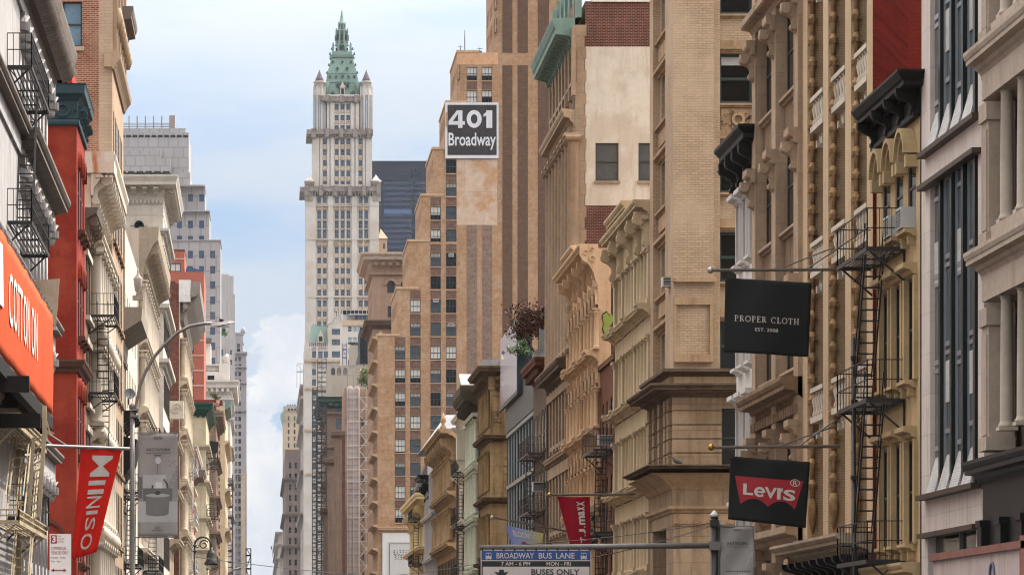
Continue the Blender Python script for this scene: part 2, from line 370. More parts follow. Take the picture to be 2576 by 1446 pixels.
def sills(b, fr, cols, rows, m, p=.1, h=.12, ex=.12, lintel=0, n=0):
    mb = b.mb('sill', m)
    for c, w in cols:
        for zb, hh in rows: mb.box(fr, c - w / 2 - ex, c + w / 2 + ex, zb - h, zb - .003, n + .003, n + p)
    if lintel:
        mb = b.mb('lintel', m)
        for c, w in cols:
            for zb, hh in rows: mb.box(fr, c - w / 2 - ex, c + w / 2 + ex, zb + hh + .003, zb + hh + lintel, n + .003, n + p * .6)
def even(u0, u1, k, w): return [(u0 + (u1 - u0) * (i + .5) / k, w) for i in range(k)]
def textmesh(s, bold=0., space=1.0):                   # outline of a word, cap height about .7, as (verts, faces, width)
    cu = bpy.data.curves.new('t', 'FONT'); cu.body = s; cu.offset = bold; cu.space_character = space; cu.resolution_u = 3
    o = bpy.data.objects.new('t', cu); COL.objects.link(o); bpy.context.view_layer.update()
    me = bpy.data.meshes.new_from_object(o.evaluated_get(bpy.context.evaluated_depsgraph_get()))
    v = [(q.co.x, q.co.y) for q in me.vertices]; f = [tuple(p.vertices) for p in me.polygons]
    bpy.data.objects.remove(o); bpy.data.curves.remove(cu); bpy.data.meshes.remove(me)
    x0 = min(q[0] for q in v); x1 = max(q[0] for q in v); y0 = min(q[1] for q in v); y1 = max(q[1] for q in v)
    return [((x - x0) / (x1 - x0), (y - y0) / (y1 - y0)) for x, y in v], f
def puttext(mb, s, fn, x0, x1, y0, y1, bold=0., m=0, space=1.0):   # word fitted to a box; fn maps (x,y) to a point
    v, f = textmesh(s, bold, space); k = len(mb.v)
    mb.v += [tuple(fn(x0 + (x1 - x0) * a, y0 + (y1 - y0) * b)) for a, b in v]
    for q in f: mb.f.append(tuple(k + i for i in q)); mb.mi.append(m); mb.sm.append(False)
def softtext(mb, s, fn, x0, x1, y0, y1, bold=0., m=0, L=.1):      # the same on a waving cloth: cut into small triangles that follow it
    v, f = textmesh(s, bold); st = []
    for q in f:
        for i in range(1, len(q) - 1): st.append([(x0 + (x1 - x0) * v[j][0], y0 + (y1 - y0) * v[j][1]) for j in (q[0], q[i], q[i + 1])])
    while st:
        t = st.pop(); P = [Vector(fn(*p)) for p in t]; e = [(P[i] - P[(i + 1) % 3]).length for i in range(3)]; i = e.index(max(e))
        if e[i] > L:
            a, c, d = t[i], t[(i + 1) % 3], t[(i + 2) % 3]; h = ((a[0] + c[0]) / 2, (a[1] + c[1]) / 2); st += [[a, h, d], [h, c, d]]
        else: mb.poly(P, m)
def strokes(mb, fn, segs, w, m=0):                     # polylines with width in the (x,y) plane of fn
    for pl in segs:
        ww = w
        if isinstance(pl[0], (int, float)): ww = pl[0]; pl = pl[1]
        for (xa, ya), (xb, yb) in zip(pl, pl[1:]):
            dx, dy = xb - xa, yb - ya; l = math.hypot(dx, dy) or 1; ex, ey = dx / l * ww * .15, dy / l * ww * .15; px, py = -dy / l * ww / 2, dx / l * ww / 2
            mb.poly([fn(xa - ex + px, ya - ey + py), fn(xa - ex - px, ya - ey - py), fn(xb + ex - px, yb + ey - py), fn(xb + ex + px, yb + ey + py)], m)
def arc(cx, cy, rx, ry, a0, a1, n=10): return [(cx + rx * math.cos(R(a0 + (a1 - a0) * i / n)), cy + ry * math.sin(R(a0 + (a1 - a0) * i / n))) for i in range(n + 1)]
SER = {'P': (.62, [[(.16, 0), (.16, 1)], (.07, [(.0, .03), (.34, .03)]), (.07, [(.0, .97), (.3, .97)]), arc(.28, .73, .26, .25, 90, -90)]),
       'R': (.72, [[(.16, 0), (.16, 1)], (.07, [(.0, .03), (.34, .03)]), (.07, [(.0, .97), (.3, .97)]), arc(.28, .75, .24, .23, 90, -90), [(.3, .5), (.66, .02)]]),
       'O': (.84, [arc(.42, .5, .36, .47, 0, 360, 20)]), 'E': (.62, [[(.16, 0), (.16, 1)], (.08, [(0, .03), (.56, .03), (.56, .2)]), (.08, [(0, .97), (.54, .97), (.54, .8)]), (.08, [(.16, .52), (.42, .52)])]),
       'C': (.78, [arc(.44, .5, .37, .47, 45, 315, 16), (.06, [(.70, .98), (.70, .75)])]), 'L': (.62, [[(.16, 0), (.16, 1)], (.07, [(0, .97), (.32, .97)]), (.08, [(0, .03), (.58, .03), (.58, .25)])]),
       'T': (.7, [[(.35, 0), (.35, 1)], (.08, [(.02, .78), (.02, .97), (.68, .97), (.68, .78)]), (.07, [(.18, .03), (.52, .03)])]),
       'H': (.84, [[(.16, 0), (.16, 1)], [(.66, 0), (.66, 1)], (.08, [(.16, .5), (.66, .5)]), (.07, [(0, .03), (.32, .03)]), (.07, [(0, .97), (.32, .97)]), (.07, [(.5, .03), (.82, .03)]), (.07, [(.5, .97), (.82, .97)])]),
       'S': (.58, [arc(.29, .74, .22, .23, 40, 270, 10) + arc(.29, .26, .22, .25, 90, -140, 10)]), 'A': (.76, [(.07, [(.08, 0), (.37, 1)]), [(.37, 1), (.66, 0)], (.07, [(.18, .34), (.56, .34)]), (.07, [(-.02, .03), (.2, .03)]), (.07, [(.52, .03), (.8, .03)])]),
       'I': (.36, [[(.17, 0), (.17, 1)], (.07, [(0, .03), (.34, .03)]), (.07, [(0, .97), (.34, .97)])]), 'V': (.76, [[(.08, 1), (.37, 0)], (.07, [(.37, 0), (.66, 1)]), (.07, [(-.04, .97), (.22, .97)]), (.07, [(.52, .97), (.78, .97)])])}
def serif(mb, s, fn, x0, x1, y0, y1, w=.12, gap=.14, m=0):
    tot = sum((SER[c][0] if c != ' ' else .4) + gap for c in s) - gap; k = (x1 - x0) / tot; h = y1 - y0; x = x0
    for c in s:
        if c == ' ': x += (.4 + gap) * k; continue
        cw, segs = SER[c]; out = []
        for g in segs:
            if isinstance(g[0], float): out.append((g[0] * h * 1.0, [(x + a * k, y0 + b * h) for a, b in g[1]]))
            else: out.append((w * h, [(x + a * k, y0 + b * h) for a, b in g]))
        strokes(mb, fn, out, w * h, m); x += (cw + gap) * k
def fire_escape(name_label, fr, u0, u1, proj, levels, m, rail=.95, ladders=(), top=True, grp='fire escapes on the street fronts', gap=.15, drop=1.1, th=.03):
    """levels: platform heights. ladders: (u at foot, u at head, n, lower z, upper z)."""
    t = Thing('fire_escape', name_label, 'fire escape', fr.p((u0 + u1) / 2, min(levels), 0), grp)
    for z in levels:
        pl = MB()
        for n in (.06, proj): pl.box(fr, u0, u1, z - .09, z + .02, n - .025, n + .025)
        for u in (u0, u1): pl.box(fr, u - .025, u + .025, z - .09, z + .02, .085, proj - .027)
        k = int(proj / .11)
        for i in range(1, k): pl.box(fr, u0 + .03, u1 - .03, z - .015, z + .012, i * proj / k - .018, i * proj / k + .018)
        for u in (u0 + .35, (u0 + u1) / 2, u1 - .35): pl.box(fr, u - .02, u + .02, z - .06, z - .02, .08, proj - .03)
        po = t.add('platform', pl, m)
        rl = MB()
        def run(a, b, cnt):
            for i in range(cnt + 1):
                q = a + (b - a) * i / cnt; big = i in (0, cnt)
                rl.bar(q + Z3 * .02, q + Z3 * rail, th if big else th * .6)
            for hz in (rail, rail * .5): rl.bar(a + Z3 * hz, b + Z3 * hz, th * .9)
        a, b, c, d = fr.p(u0, z, .06), fr.p(u0, z, proj), fr.p(u1, z, proj), fr.p(u1, z, .06)
        run(a, b, max(2, int(proj / gap))); run(b, c, max(3, int((u1 - u0) / max(.5, gap * 2)))); run(c, d, max(2, int(proj / gap)))
        t.add('railing', rl, m)
        br = MB()
        for u in (u0 + .2, u1 - .2):
            br.bar(fr.p(u, z - .08, proj - .1), fr.p(u, z - drop * .75, .03), .05); br.bar(fr.p(u, z - drop * .75, .03), fr.p(u, z - .05, .03), .05)
            br.bar(fr.p(u, z - .35, proj * .55), fr.p(u, z - .06, proj * .3), .035)
        t.add('brace', br, m)
    for ua, ub, n, za, zb in ladders:
        ld = MB()
        for q in (n - .24, n + .24): ld.bar(fr.p(ua, za, q), fr.p(ub, zb, q), .04, 0, .075)
        k = max(3, int((zb - za) / .27))
        for i in range(1, k):
            s_ = i / k; ld.bar(fr.p(ua + (ub - ua) * s_, za + (zb - za) * s_, n - .24), fr.p(ua + (ub - ua) * s_, za + (zb - za) * s_, n + .24), .028, 0, .045)
        for q in (n - .24, n + .24): ld.bar(fr.p(ua, za + .8, q), fr.p(ub, zb + .8, q), .03)
        t.add('ladder', ld, m)
    return t
# ---------------------------------------------------------------- setting
ground_m = mat('ground_paving', (120, 116, 110), var=.2); road_m = mat('asphalt', (64, 64, 66), var=.25, scale=.4); walk_m = mat('sidewalk_concrete', (150, 146, 138), joint=(1.5, 1.5, .7))
def sheet(name, m, x0, x1, y0, y1, z0, z1):
    mb = MB(); mb.box(LOC, x0, x1, z0, z1, -y0, -y1); return tag(link(name, mb.mesh(name, m)), kind='structure')
sheet('ground', ground_m, -4000, 4000, -600, 7000, -.6, -.02); sheet('road', road_m, -4.2, 12.6, -300, 3600, -.3, 0.0)
sheet('pavement', walk_m, -7.4, -4.2, -300, 3600, -.3, .14); sheet('pavement', walk_m, 12.6, 16.4, -300, 3600, -.3, .14)
lm = MB()
for i in range(60):
    for x in (-.9, 2.4, 5.7, 9.0): lm.box(LOC, x - .06, x + .06, .004, .006, -(10 + i * 9), -(13 + i * 9))
tag(link('road_markings', lm.mesh('road_markings', plain('road_paint', (215, 212, 205), .7))), kind='structure')
# ================================================================ RIGHT SIDE, near to far
# ---- R1 grey brown building with free columns
m1 = mat('brownstone_grey', (196, 178, 160), var=.14, streak=.2); m1b = mat('cream_column_paint', (205, 190, 172), var=.1, streak=.12); mblk = mat('black_cast_iron', (13, 13, 14), rough=.55, var=.15, streak=.05, spec=.25)
b = Bld('column_front_building', 'grey brown building with free standing round columns at the right edge', 'R', 16.5, 79, 90, 14, 27)
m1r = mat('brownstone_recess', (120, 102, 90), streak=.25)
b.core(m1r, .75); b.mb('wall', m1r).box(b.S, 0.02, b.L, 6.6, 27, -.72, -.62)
for z in (20.55, 15.95, 11.4):
    b.mb('cornice', m1).mould(b.S, -.55, b.L, cprof(.45, .6), z - .3); b.mb('frieze', m1).box(b.S, 0, b.L, z - .85, z - .3, -.6, .12); b.mb('pedestal', m1).box(b.S, 0, b.L, z + .32, z + .75, -.6, .1)
cs = colmesh(.155, 3.25, m1b); pm = MB(); pm.box(LOC, -.42, .42, 0, 3.0, -.42, .14); pm.box(LOC, -.48, .48, 2.8, 3.2, -.45, .2); pm.box(LOC, -.3, .3, .35, 2.6, .14, .17); pm.box(LOC, -.50, .50, 0, .3, -.45, .21); pm = pm.mesh('pilaster', m1)
for z in (20.55, 15.95, 11.4, 6.8):
    b.inst('pilaster', pm, b.S, .5, z + .36, 0)
    for u in (1.75, 3.7, 5.65, 7.6, 9.6):
        b.inst('column', cs, b.S, u, z + .75, -.12)
        gm, fm = winmesh(1.5, 3.0, G_dark, F_brown); b.inst('window', gm, b.S, u + 1.0, z + .8, -.6, [('window_frame', fm)])
b.mb('shopfront_cornice', mblk).mould(b.S, -.5, b.L, cprof(.5, .6), 6.35); b.mb('shopfront', mblk).box(b.S, 0, b.L, 3.0, 6.35, -.5, .1)
for u in (.3, 2.6, 5, 7.4): b.mb('shopfront', mblk).box(b.S, u, u + .5, 0, 5.6, .1, .28); b.mb('shopfront', mblk).box(b.S, u - .04, u + .54, 5.45, 5.6, .1, .32)
b.done()
# ---- R2 white marble front with dark slanted glazing
m2 = mat('white_marble', (232, 217, 206), var=.07, streak=.12, joint=(30, 1.0, .80), stain=((150, 110, 84), .3), rough=.7); m2d = mat('dark_metal_cladding', (46, 54, 52), rough=.35, var=.08, streak=0, bump=0, metal=.3); m2c = mat('corrugated_white_sheet', (214, 210, 205), rough=.6, joint=(50, .06, .75))
b = Bld('marble_front_building', 'white marble building with tall dark glazing split by metal fins', 'R', 16.5, 90.4, 98.9, 16, 27)
b.core(m2, .5); wl = b.mb('wall', m2)
HL = ((14.9, 27), (6.46, 14.1))
wall(wl, b.S, 0, b.L, 0, 27, [(1.25, 7.75, 14.9, 26), (1.25, 7.75, 6.46, 14.1), (.9, 7.5, 4.0, 5.5)], .2)
wall(wl, b.N, 0, 16, 0, 27)
for z, p in ((14.9, .22), (14.1, .22), (6.46, .25), (5.52, .22)): b.mb('ledge', mat('dark_bronze', (88, 74, 64), rough=.5)).box(b.S, .55, 8.2, z - .07, z + .05, .003, p)
b.mb('window_band', G_dark).box(b.S, .92, 7.48, 4.02, 5.48, -.3, -.2); b.mb('window_band_frame', F_grey).box(b.S, 4.6, 4.7, 4.02, 5.48, -.2, -.12); b.mb('window_band_frame', F_grey).box(b.S, .95, 7.4, 5.0, 5.07, -.2, -.14)
for zb, zt in HL:
    z1 = min(zt, 26)
    b.mb('glazing', G_gray).box(b.S, 1.27, 7.73, zb + .02, z1 - .02, -.22, -.12)
    for i in range(4):
        u = 1.35 + i * 1.6
        b.mb('fin', m2d).box(b.S, u + 1.26, u + 1.52, zb + .03, z1 - .03, -.115, .03 + .01 * i); b.mb('fin', F_alu).box(b.S, u + 1.525, u + 1.6, zb + .03, z1 - .03, -.115, -.055)
        for q in range(3): b.mb('window_bar', F_alu).box(b.S, u + .03, u + 1.2, zb + 1.1 + 2.1 * q + .35 * (i % 2), zb + 1.22 + 2.1 * q + .35 * (i % 2), -.117, -.07); b.mb('window_bar', F_alu).box(b.S, u + .03, u + 1.2, zb + 3.0 + 2.1 * q + .35 * (i % 2), zb + 3.1 + 2.1 * q + .35 * (i % 2), -.117, -.07)
        b.mb('slanted_sill', m2c).exu(b.S, [(-.115, zb + .02), (.14, zb + .02), (-.115, zb + .95)], u + .02, u + 1.22)
        zq = zb + (2.2 if i % 2 else 5.2); b.mb('sheet_panel', m2c).box(b.S, u + .03, u + 1.2, zq, zq + 1.0, -.117, -.08)
b.done()
# ---- R3 ochre italianate house with black cornice
m3 = mat('ochre_painted_stone', (206, 178, 134), var=.12, streak=.2, joint=(30, 1.3, .86)); m3c = mat('black_painted_cornice', (44, 42, 40), rough=.55, var=.2, streak=.05)
m3g = mat('grey_side_wall', (120, 112, 104), streak=.3)
b = Bld('ochre_house', 'narrow ochre house with black bracketed cornice and fire escape', 'R', 16.5, 99.1, 106.1, 16, 17.0)
b.core(m3g); cols = [(1.7, 1.25), (3.75, 1.25), (5.75, 1.25)]; rows = [(13.3, 2.15), (9.5, 2.6), (5.4, 2.6)]
wl = b.mb('wall', m3); wall(wl, b.S, 0, b.L, 0, 16.9, cells(cols, rows), .12); b.mb('side_wall', m3g).box(b.N, 0, 16, 0, 16.8, -.03, 0)
windows(b, b.S, cols, rows, .12, [dict(glass=G_dark, frame=F_black)], fd=.03)
for c, w in cols:
    archfill(wl, b.S, c, w, 15.45, -.1, -.004); archband(b.mb('hood', m3), b.S, c, 15.0, .62, .76, .0, .26, R(10), R(170), 10); archband(b.mb('hood', m3), b.S, c, 15.0, .76, .87, .0, .36, R(10), R(170), 10)
    for q in (-.74, .74): b.mb('hood', m3).box(b.S, c + q - .14, c + q + .14, 14.8, 15.1, 0, .3)
    for z, h in ((12.12, .3), (8.02, .3)): b.mb('hood', m3).mould(b.S, c - .75, c + .75, lprof(.34, h), z)
    for z in (13.3, 9.5, 5.4): b.mb('sill', m3).mould(b.S, c - .68, c + .68, lprof(.3, .2), z - .22); b.mb('sill', m3).box(b.S, c - .55, c - .42, z - .42, z - .22, .0, .2); b.mb('sill', m3).box(b.S, c + .42, c + .55, z - .42, z - .22, .0, .2)
    for q in (-1, 1): b.mb('pilaster', m3).box(b.S, c + q * .78 - .12, c + q * .78 + .12, 5.4, 8.0, 0, .1); b.mb('pilaster', m3).box(b.S, c + q * .78 - .12, c + q * .78 + .12, 9.5, 12.1, 0, .1)
b.ring('cornice', m3c, [(0, 0), (.1, 0), (.1, .1), (.06, .14), (.06, .62), (.5, .66), (.5, .78), (.56, .8), (.68, .96), (.68, 1.02), (0, 1.02)], 16.06)
b.mb('cornice_bead', m3c).box(b.S, 0, b.L, 16.0, 16.12, .0, .17)
bm = bracketmesh(.24, .72, .52, m3c)
for u in (.35, 2.7, 4.75, 6.7): b.inst('bracket', bm, b.S, u, 16.0, .06)
dent(b.mb('cornice_dentils', m3c), b.S, .1, b.L - .1, 16.55, .13, .06, .24, .24, .13)
b.mb('shop_cornice', m3).mould(b.S, 0, b.L, cprof(.5, .5), 4.4)
b.done()
# ---- R4 tan brick building of tall piers with carved colonnettes
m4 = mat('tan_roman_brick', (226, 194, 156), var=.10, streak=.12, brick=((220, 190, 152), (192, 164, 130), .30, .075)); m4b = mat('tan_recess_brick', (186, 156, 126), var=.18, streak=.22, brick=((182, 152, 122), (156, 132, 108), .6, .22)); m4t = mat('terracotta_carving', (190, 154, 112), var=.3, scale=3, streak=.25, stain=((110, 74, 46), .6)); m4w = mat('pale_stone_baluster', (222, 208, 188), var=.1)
m4r = mat('red_painted_brick', (136, 50, 40), var=.12, scale=.7, streak=.12, brick=((134, 48, 38), (104, 38, 31), .34, .11))
b = Bld('terracotta_pier_building', 'tan brick building with carved colonnettes and little stone balconies', 'R', 16.4, 106.1, 119.8, 18, 36)
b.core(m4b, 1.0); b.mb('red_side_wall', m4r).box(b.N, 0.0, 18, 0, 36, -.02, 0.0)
P = [.0, 4.35, 8.7, 12.65]; PW = 1.05
for p in P: b.mb('pier', m4).box(b.S, p, p + PW, 5.5, 36, -.95, 0)
capm = MB(); capm.lathe(LOC, 0, 0, [(.07, 0), (.075, .3), (.1, .36), (.14, .46), (.155, .5), (.11, .52), (.11, .54), (.075, .56), (.07, .63)], 9)
for a in range(6): capm.box(LOC, .12 * math.cos(a * 1.047) - .03, .12 * math.cos(a * 1.047) + .03, .36, .5, .12 * math.sin(a * 1.047) - .03, .12 * math.sin(a * 1.047) + .03)
def colonnette(uu, nn):
    mb = MB(); z = 7.2
    while z < 33:
        k = len(mb.v); mb.v += [(v[0] + uu, v[1] - nn, v[2] + z) for v in capm.v]; mb.f += [tuple(i + k for i in f) for f in capm.f]; mb.mi += capm.mi; mb.sm += capm.sm; z += .63
    mb.lathe(LOC, uu, nn, [(.02, 6.2), (.1, 6.5), (.15, 6.95), (.09, 7.25)], 8)
    w = MB()
    for v in mb.v: w.v.append(tuple(b.S.p(v[0], v[2], -v[1])))
    w.f, w.mi, w.sm = mb.f, mb.mi, mb.sm; b.add('colonnette', w, m4t)
for p in P:
    if p > 0: colonnette(p - .1, -.2); b.mb('pier_return', m4b).box(b.S, p - .02, p - .004, 5.5, 36, -.95, -.32)
    if p + PW < b.L - .3: colonnette(p + PW + .1, -.14)
gm, fm = winmesh(1.4, 2.6, G_dark, F_brown)
for i in range(3):
    u0, u1 = P[i] + PW, P[i + 1]
    for z in (9.5, 13.8, 18.1, 22.4, 26.7, 31):
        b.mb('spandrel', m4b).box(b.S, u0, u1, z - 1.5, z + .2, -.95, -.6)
        for q in (.32, .68): b.inst('window', gm, b.S, u0 + (u1 - u0) * q, z + .25, -.85, [('window_frame', fm)])
        if z in (9.5, 13.8, 18.1, 22.4):
            bal = MB(); w0 = u0 + .75; bal.box(b.S, w0, u1, z - .05, z + .12, -.59, .02); bal.box(b.S, w0, u1, z + .85, z + .98, -.2, .03); bal.box(b.S, w0, u1, z - .3, z - .05, -.59, -.25)
            for k in range(5): bal.lathe(b.S, w0 + .25 + k * (u1 - w0 - .4) / 4, -.1, [(.07, z + .12), (.1, z + .2), (.05, z + .35), (.1, z + .62), (.06, z + .76), (.1, z + .85)], 8)
            for k in range(3): bal.box(b.S, w0 + .3 + k * (u1 - w0 - .6) / 2 - .1, w0 + .3 + k * (u1 - w0 - .6) / 2 + .1, z - .5, z - .3, -.59, -.12)
            b.add('balcony', bal, m4w)
b.mb('shop_cornice', mat('shop_cornice_stone', (196, 176, 152), streak=.2)).mould(b.S, 0, b.L, cprof(1.0, .55), 5.3)
bm = bracketmesh(.3, .6, .7, mblk)
for u in [.8 + 1.5 * i for i in range(9)]: b.inst('bracket', bm, b.S, u, 4.7, .05)
b.mb('shop_frieze', mat('shop_frieze_grey', (150, 134, 120))).box(b.S, 0, b.L, 2.8, 5.3, -.5, .03); b.done()
# ---- R5 brown limestone building with deep bays
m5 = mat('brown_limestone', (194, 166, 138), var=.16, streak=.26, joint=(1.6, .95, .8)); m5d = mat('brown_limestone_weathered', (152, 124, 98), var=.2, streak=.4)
b = Bld('limestone_bay_building', 'brown limestone building of deep window bays beside tan piers', 'R', 16.5, 119.8, 131, 18, 34)
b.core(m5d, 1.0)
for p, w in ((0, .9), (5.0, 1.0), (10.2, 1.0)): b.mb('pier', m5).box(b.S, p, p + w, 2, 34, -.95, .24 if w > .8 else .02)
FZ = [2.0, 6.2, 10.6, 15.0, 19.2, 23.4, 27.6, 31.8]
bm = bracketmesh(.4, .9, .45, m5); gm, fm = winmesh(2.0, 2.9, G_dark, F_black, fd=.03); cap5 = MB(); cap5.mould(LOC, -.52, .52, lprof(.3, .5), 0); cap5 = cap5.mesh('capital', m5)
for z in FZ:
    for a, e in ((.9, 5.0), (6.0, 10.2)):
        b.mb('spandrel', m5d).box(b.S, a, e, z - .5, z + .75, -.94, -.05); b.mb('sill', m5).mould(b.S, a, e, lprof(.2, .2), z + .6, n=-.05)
        for q in (.25, .75): b.inst('window', gm, b.S, a + (e - a) * q, z + .8, -.16, [('window_frame', fm)])
    for p, w in ((0, .9), (5.0, 1.0), (10.2, 1.0)): b.inst('capital', cap5, b.S, p + w / 2, z + 3.0, .24); b.inst('bracket', bm, b.S, p + w / 2, z + 2.2, .24)
b.mb('cornice', m5d).mould(b.S, 0, b.L, cprof(.75, .8), 10.2, n=.02); dent(b.mb('cornice_dentils', m5d), b.S, 0, b.L, 9.9, .28, .0, .3, .4, .22)
for z in (6.0, 22.9): b.mb('cornice', m5).mould(b.S, 0, b.L, lprof(.6, .5), z, n=.02)
b.done()
# ---- R6 narrow white house with a black cornice
m6 = mat('white_painted_brick', (232, 224, 216), var=.07, streak=.12)
b = Bld('white_house', 'narrow white house with round headed windows under a black cornice', 'R', 16.5, 131.0, 137.2, 14, 20.0)
b.core(m6); cols = [(1.2, 1.05), (3.1, 1.05), (5.0, 1.05)]; rows = [(15.9, 1.95), (12.4, 2.2), (8.8, 2.2), (5.2, 2.2)]
wl = b.mb('wall', m6); wall(wl, b.S, 0, b.L, 0, 19.9, cells(cols, rows), .1); wall(wl, b.N, 0, 14, 0, 19.9); windows(b, b.S, cols, rows, .1, [dict(glass=G_dark, frame=F_black)], fd=.03)
for c, w in cols:
    for zb, h in rows:
        archfill(wl, b.S, c, w, zb + h, -.08, -.004); b.mb('hood', m6).mould(b.S, c - .7, c + .7, lprof(.4, .35), zb + h + .1); b.mb('sill', m6).mould(b.S, c - .6, c + .6, lprof(.3, .22), zb - .24)
        for q in (-.5, .5): b.mb('hood', m6).box(b.S, c + q - .07, c + q + .07, zb, zb + h + .1, 0, .12)
b.ring('cornice', m3c, [(0, 0), (.08, 0), (.08, .5), (.6, .62), (.6, .78), (.78, .95), (.78, 1.05), (0, 1.05)], 18.95)
bm = bracketmesh(.3, 1.15, .62, m3c)
for u in (.3, 2.1, 4.0, 5.9): b.inst('bracket', bm, b.S, u, 18.35, .04)
b.mb('roof_ridge', m6).box(LOC, 16.6, 17.4, 20.0, 20.1, -131.1, -137); b.done()
# ---- R7 big tan brick corner building
m7 = mat('tan_corner_brick', (184, 158, 132), var=.07, streak=.06, brick=((202, 172, 140), (160, 134, 106), .30, .10), patch=((212, 184, 154), .55, .35)); m7s = mat('rusticated_stone', (184, 156, 126), var=.16, streak=.32, joint=(2.4, 1.05, .62), stain=((116, 92, 72), .5)); m7d = mat('soot_darkened_stone', (112, 94, 78), var=.25, streak=.4); m7t = mat('tan_stone_trim', (190, 158, 124), var=.15, streak=.3, stain=((140, 100, 70), .4))
b = Bld('corner_brick_building', 'massive tan brick corner building with rusticated stone base', 'R', 16.5, 158.0, 167.6, 16, 40)
b.core(m7, 1.1); N = b.N; nu = b.nu; nz = b.nz
b.mb('corner_pier', m7).box(N, 0, 1.62, 13.9, 40, -1.0, 0); b.mb('corner_pier', m7).box(N, 1.62, 1.88, 13.9, 40, -1.0, -.28)
b.mb('street_pier', m7).box(b.S, 0, 1.4, 13.9, 40, -1, 0); b.mb('street_pier', m7).box(b.S, 6.4, 8.6, 13.9, 40, -1, 0)
wl = b.mb('wall', m7); nc = [(2.55, 1.35), (5.2, 1.35), (7.6, 1.35)]; nr = [(PZ(255 + 225 * k, 158), 1.98) for k in range(-2, 4)]
wall(wl, N, 1.88, 16, 13.9, 40, cells(nc, nr), .4, -.5)
windows(b, N, nc, nr, .4, [dict(glass=G_dark, frame=F_green, blind=.22), dict(glass=G_dark, frame=F_green, blind=.0), dict(glass=G_dark, frame=F_green, blind=.34, bmat=CURT)], n=-.5, fw=.11, rnd=random.Random(4))
for zb, h in nr:
    b.mb('ledge', m7t).mould(N, 1.88, 16, lprof(.2, .2), zb + h + .03, n=-.5); b.mb('ledge', m7t).mould(N, 1.88, 16, lprof(.2, .16), zb - .2, n=-.5); b.mb('ledge', m7t).box(N, 1.88, 16, zb + h + .24, zb + h + .5, -.5, -.42)
zc = PZ(297, 158); cv = b.mb('carved_panel', m7t)
cv.box(N, 1.95, 3.3, zc - .42, zc + .42, -.5, -.44); archband(cv, N, 2.62, zc, .16, .27, -.44, -.3, 0, 2 * math.pi, 14)
for i in range(26):
    a = random.uniform(0, 6.28); r = random.uniform(.33, .62); archband(cv, N, 2.62 + r * math.cos(a), zc + .36 * math.sin(a) * r / .62, .03, .09, -.44, -.36, random.uniform(0, 3), random.uniform(3.5, 6), 5)
sr = [(zb, h) for zb, h in nr]; sc_ = [(2.6, 1.4), (4.9, 1.4)]
wall(wl, b.S, 1.4, 6.4, 13.9, 40, cells(sc_, sr), .4, -.3); windows(b, b.S, sc_, sr, .4, [dict(glass=G_dark, frame=F_brown)], n=-.3)
for zb, h in sr:
    b.mb('ledge', m7t).mould(b.S, 1.4, 6.4, lprof(.3, .3), zb + h + .05, n=-.3); b.mb('ledge', m7t).mould(b.S, 1.4, 6.4, lprof(.25, .2), zb - .25, n=-.3); b.mb('carved_spandrel', m7t).box(b.S, 1.9, 5.9, zb - .9, zb - .3, -.3, -.18)
# pier base panel
z0, z1 = nz(892), nz(767); fr_ = b.mb('pier_panel', m7t)
fr_.box(N, nu(1695), nu(1791), z1, z1 + .28, 0, .16); fr_.box(N, nu(1690), nu(1800), z1 + .9, z1 + 1.05, 0.003, .25); fr_.box(N, nu(1695), nu(1793), z0 - .3, z0, 0, .2)
for a, c in ((nu(1695), nu(1701)), (nu(1785), nu(1793))): fr_.box(N, a, c, z0, z1, 0, .14)
b.ring('ledge', m7d, lprof(.45, .3), nz(947)); b.mb('frieze', m7t).box(N, 0, 16, nz(969), nz(947), -1, .16); b.mb('frieze', m7t).box(b.S, 0, b.L, nz(969), nz(947), -1, .16)
b.ring('cornice', m7d, cprof(1.0, .52), nz(1000)); wl = b.mb('stone_base', m7s); zt, zb_ = nz(1000), nz(1180)
hs = [(nu(1815), nu(1815) + 1.6, nz(1172), nz(1027))]; wall(wl, N, 0, 16, zb_, zt, hs, .5)
for k in range(5):
    z = zb_ + .12 + k * .56; wl.box(N, -.06, 1.9, z, z + .5, .0, .07)
gm, fm = winmesh(1.58, 2.26, G_dark, F_green, blind=.0); b.inst('window', gm, N, nu(1815) + .8, nz(1172) + .01, -.45, [('window_frame', fm)])
hs = [(a, a + 1.0, zb_ + .2, zt - .5) for a in (1.2, 3.4, 5.6)]; wall(wl, b.S, 0, b.L, zb_, zt, hs, .5)
gm, fm = winmesh(.99, 2.1, G_dark, F_black)
for h in hs: b.inst('window', gm, b.S, h[0] + .5, h[2] + .01, -.45, [('window_frame', fm)])
for u in (.4, 2.5, 4.7, 7.0, 8.4):
    for k in range(5): b.mb('quoin', m7s).box(b.S, u, u + .75, zb_ + .12 + k * .56, zb_ + .6 + k * .56, .0, .16)
b.ring('cornice', m7d, cprof(1.15, .3), nz(1190)); b.ring('cornice_soffit', m7t, [(0, 0), (.1, 0), (.25, .2), (.7, .55), (.95, .62), (0, .62)], nz(1190) - .64)
b.mb('frieze', m7s).box(N, 0, 16, nz(1290), nz(1230), -1, .05); b.mb('frieze', m7s).box(b.S, 0, b.L, nz(1290), nz(1230), -1, .05); b.ring('ledge', m7t, lprof(.2, .3), nz(1290))
cb = b.mb('carved_band', m7t); cb.box(N, 0, 16, nz(1322), nz(1291), -1, .03)
for i in range(14): archband(cb, N, .1 + i * .27, nz(1318), .05, .12, .03, .1, 0, math.pi, 7, ry=1.4); archband(cb, N, .1 + i * .27, nz(1316), .0, .035, .03, .12, 0, math.pi, 5, ry=2)
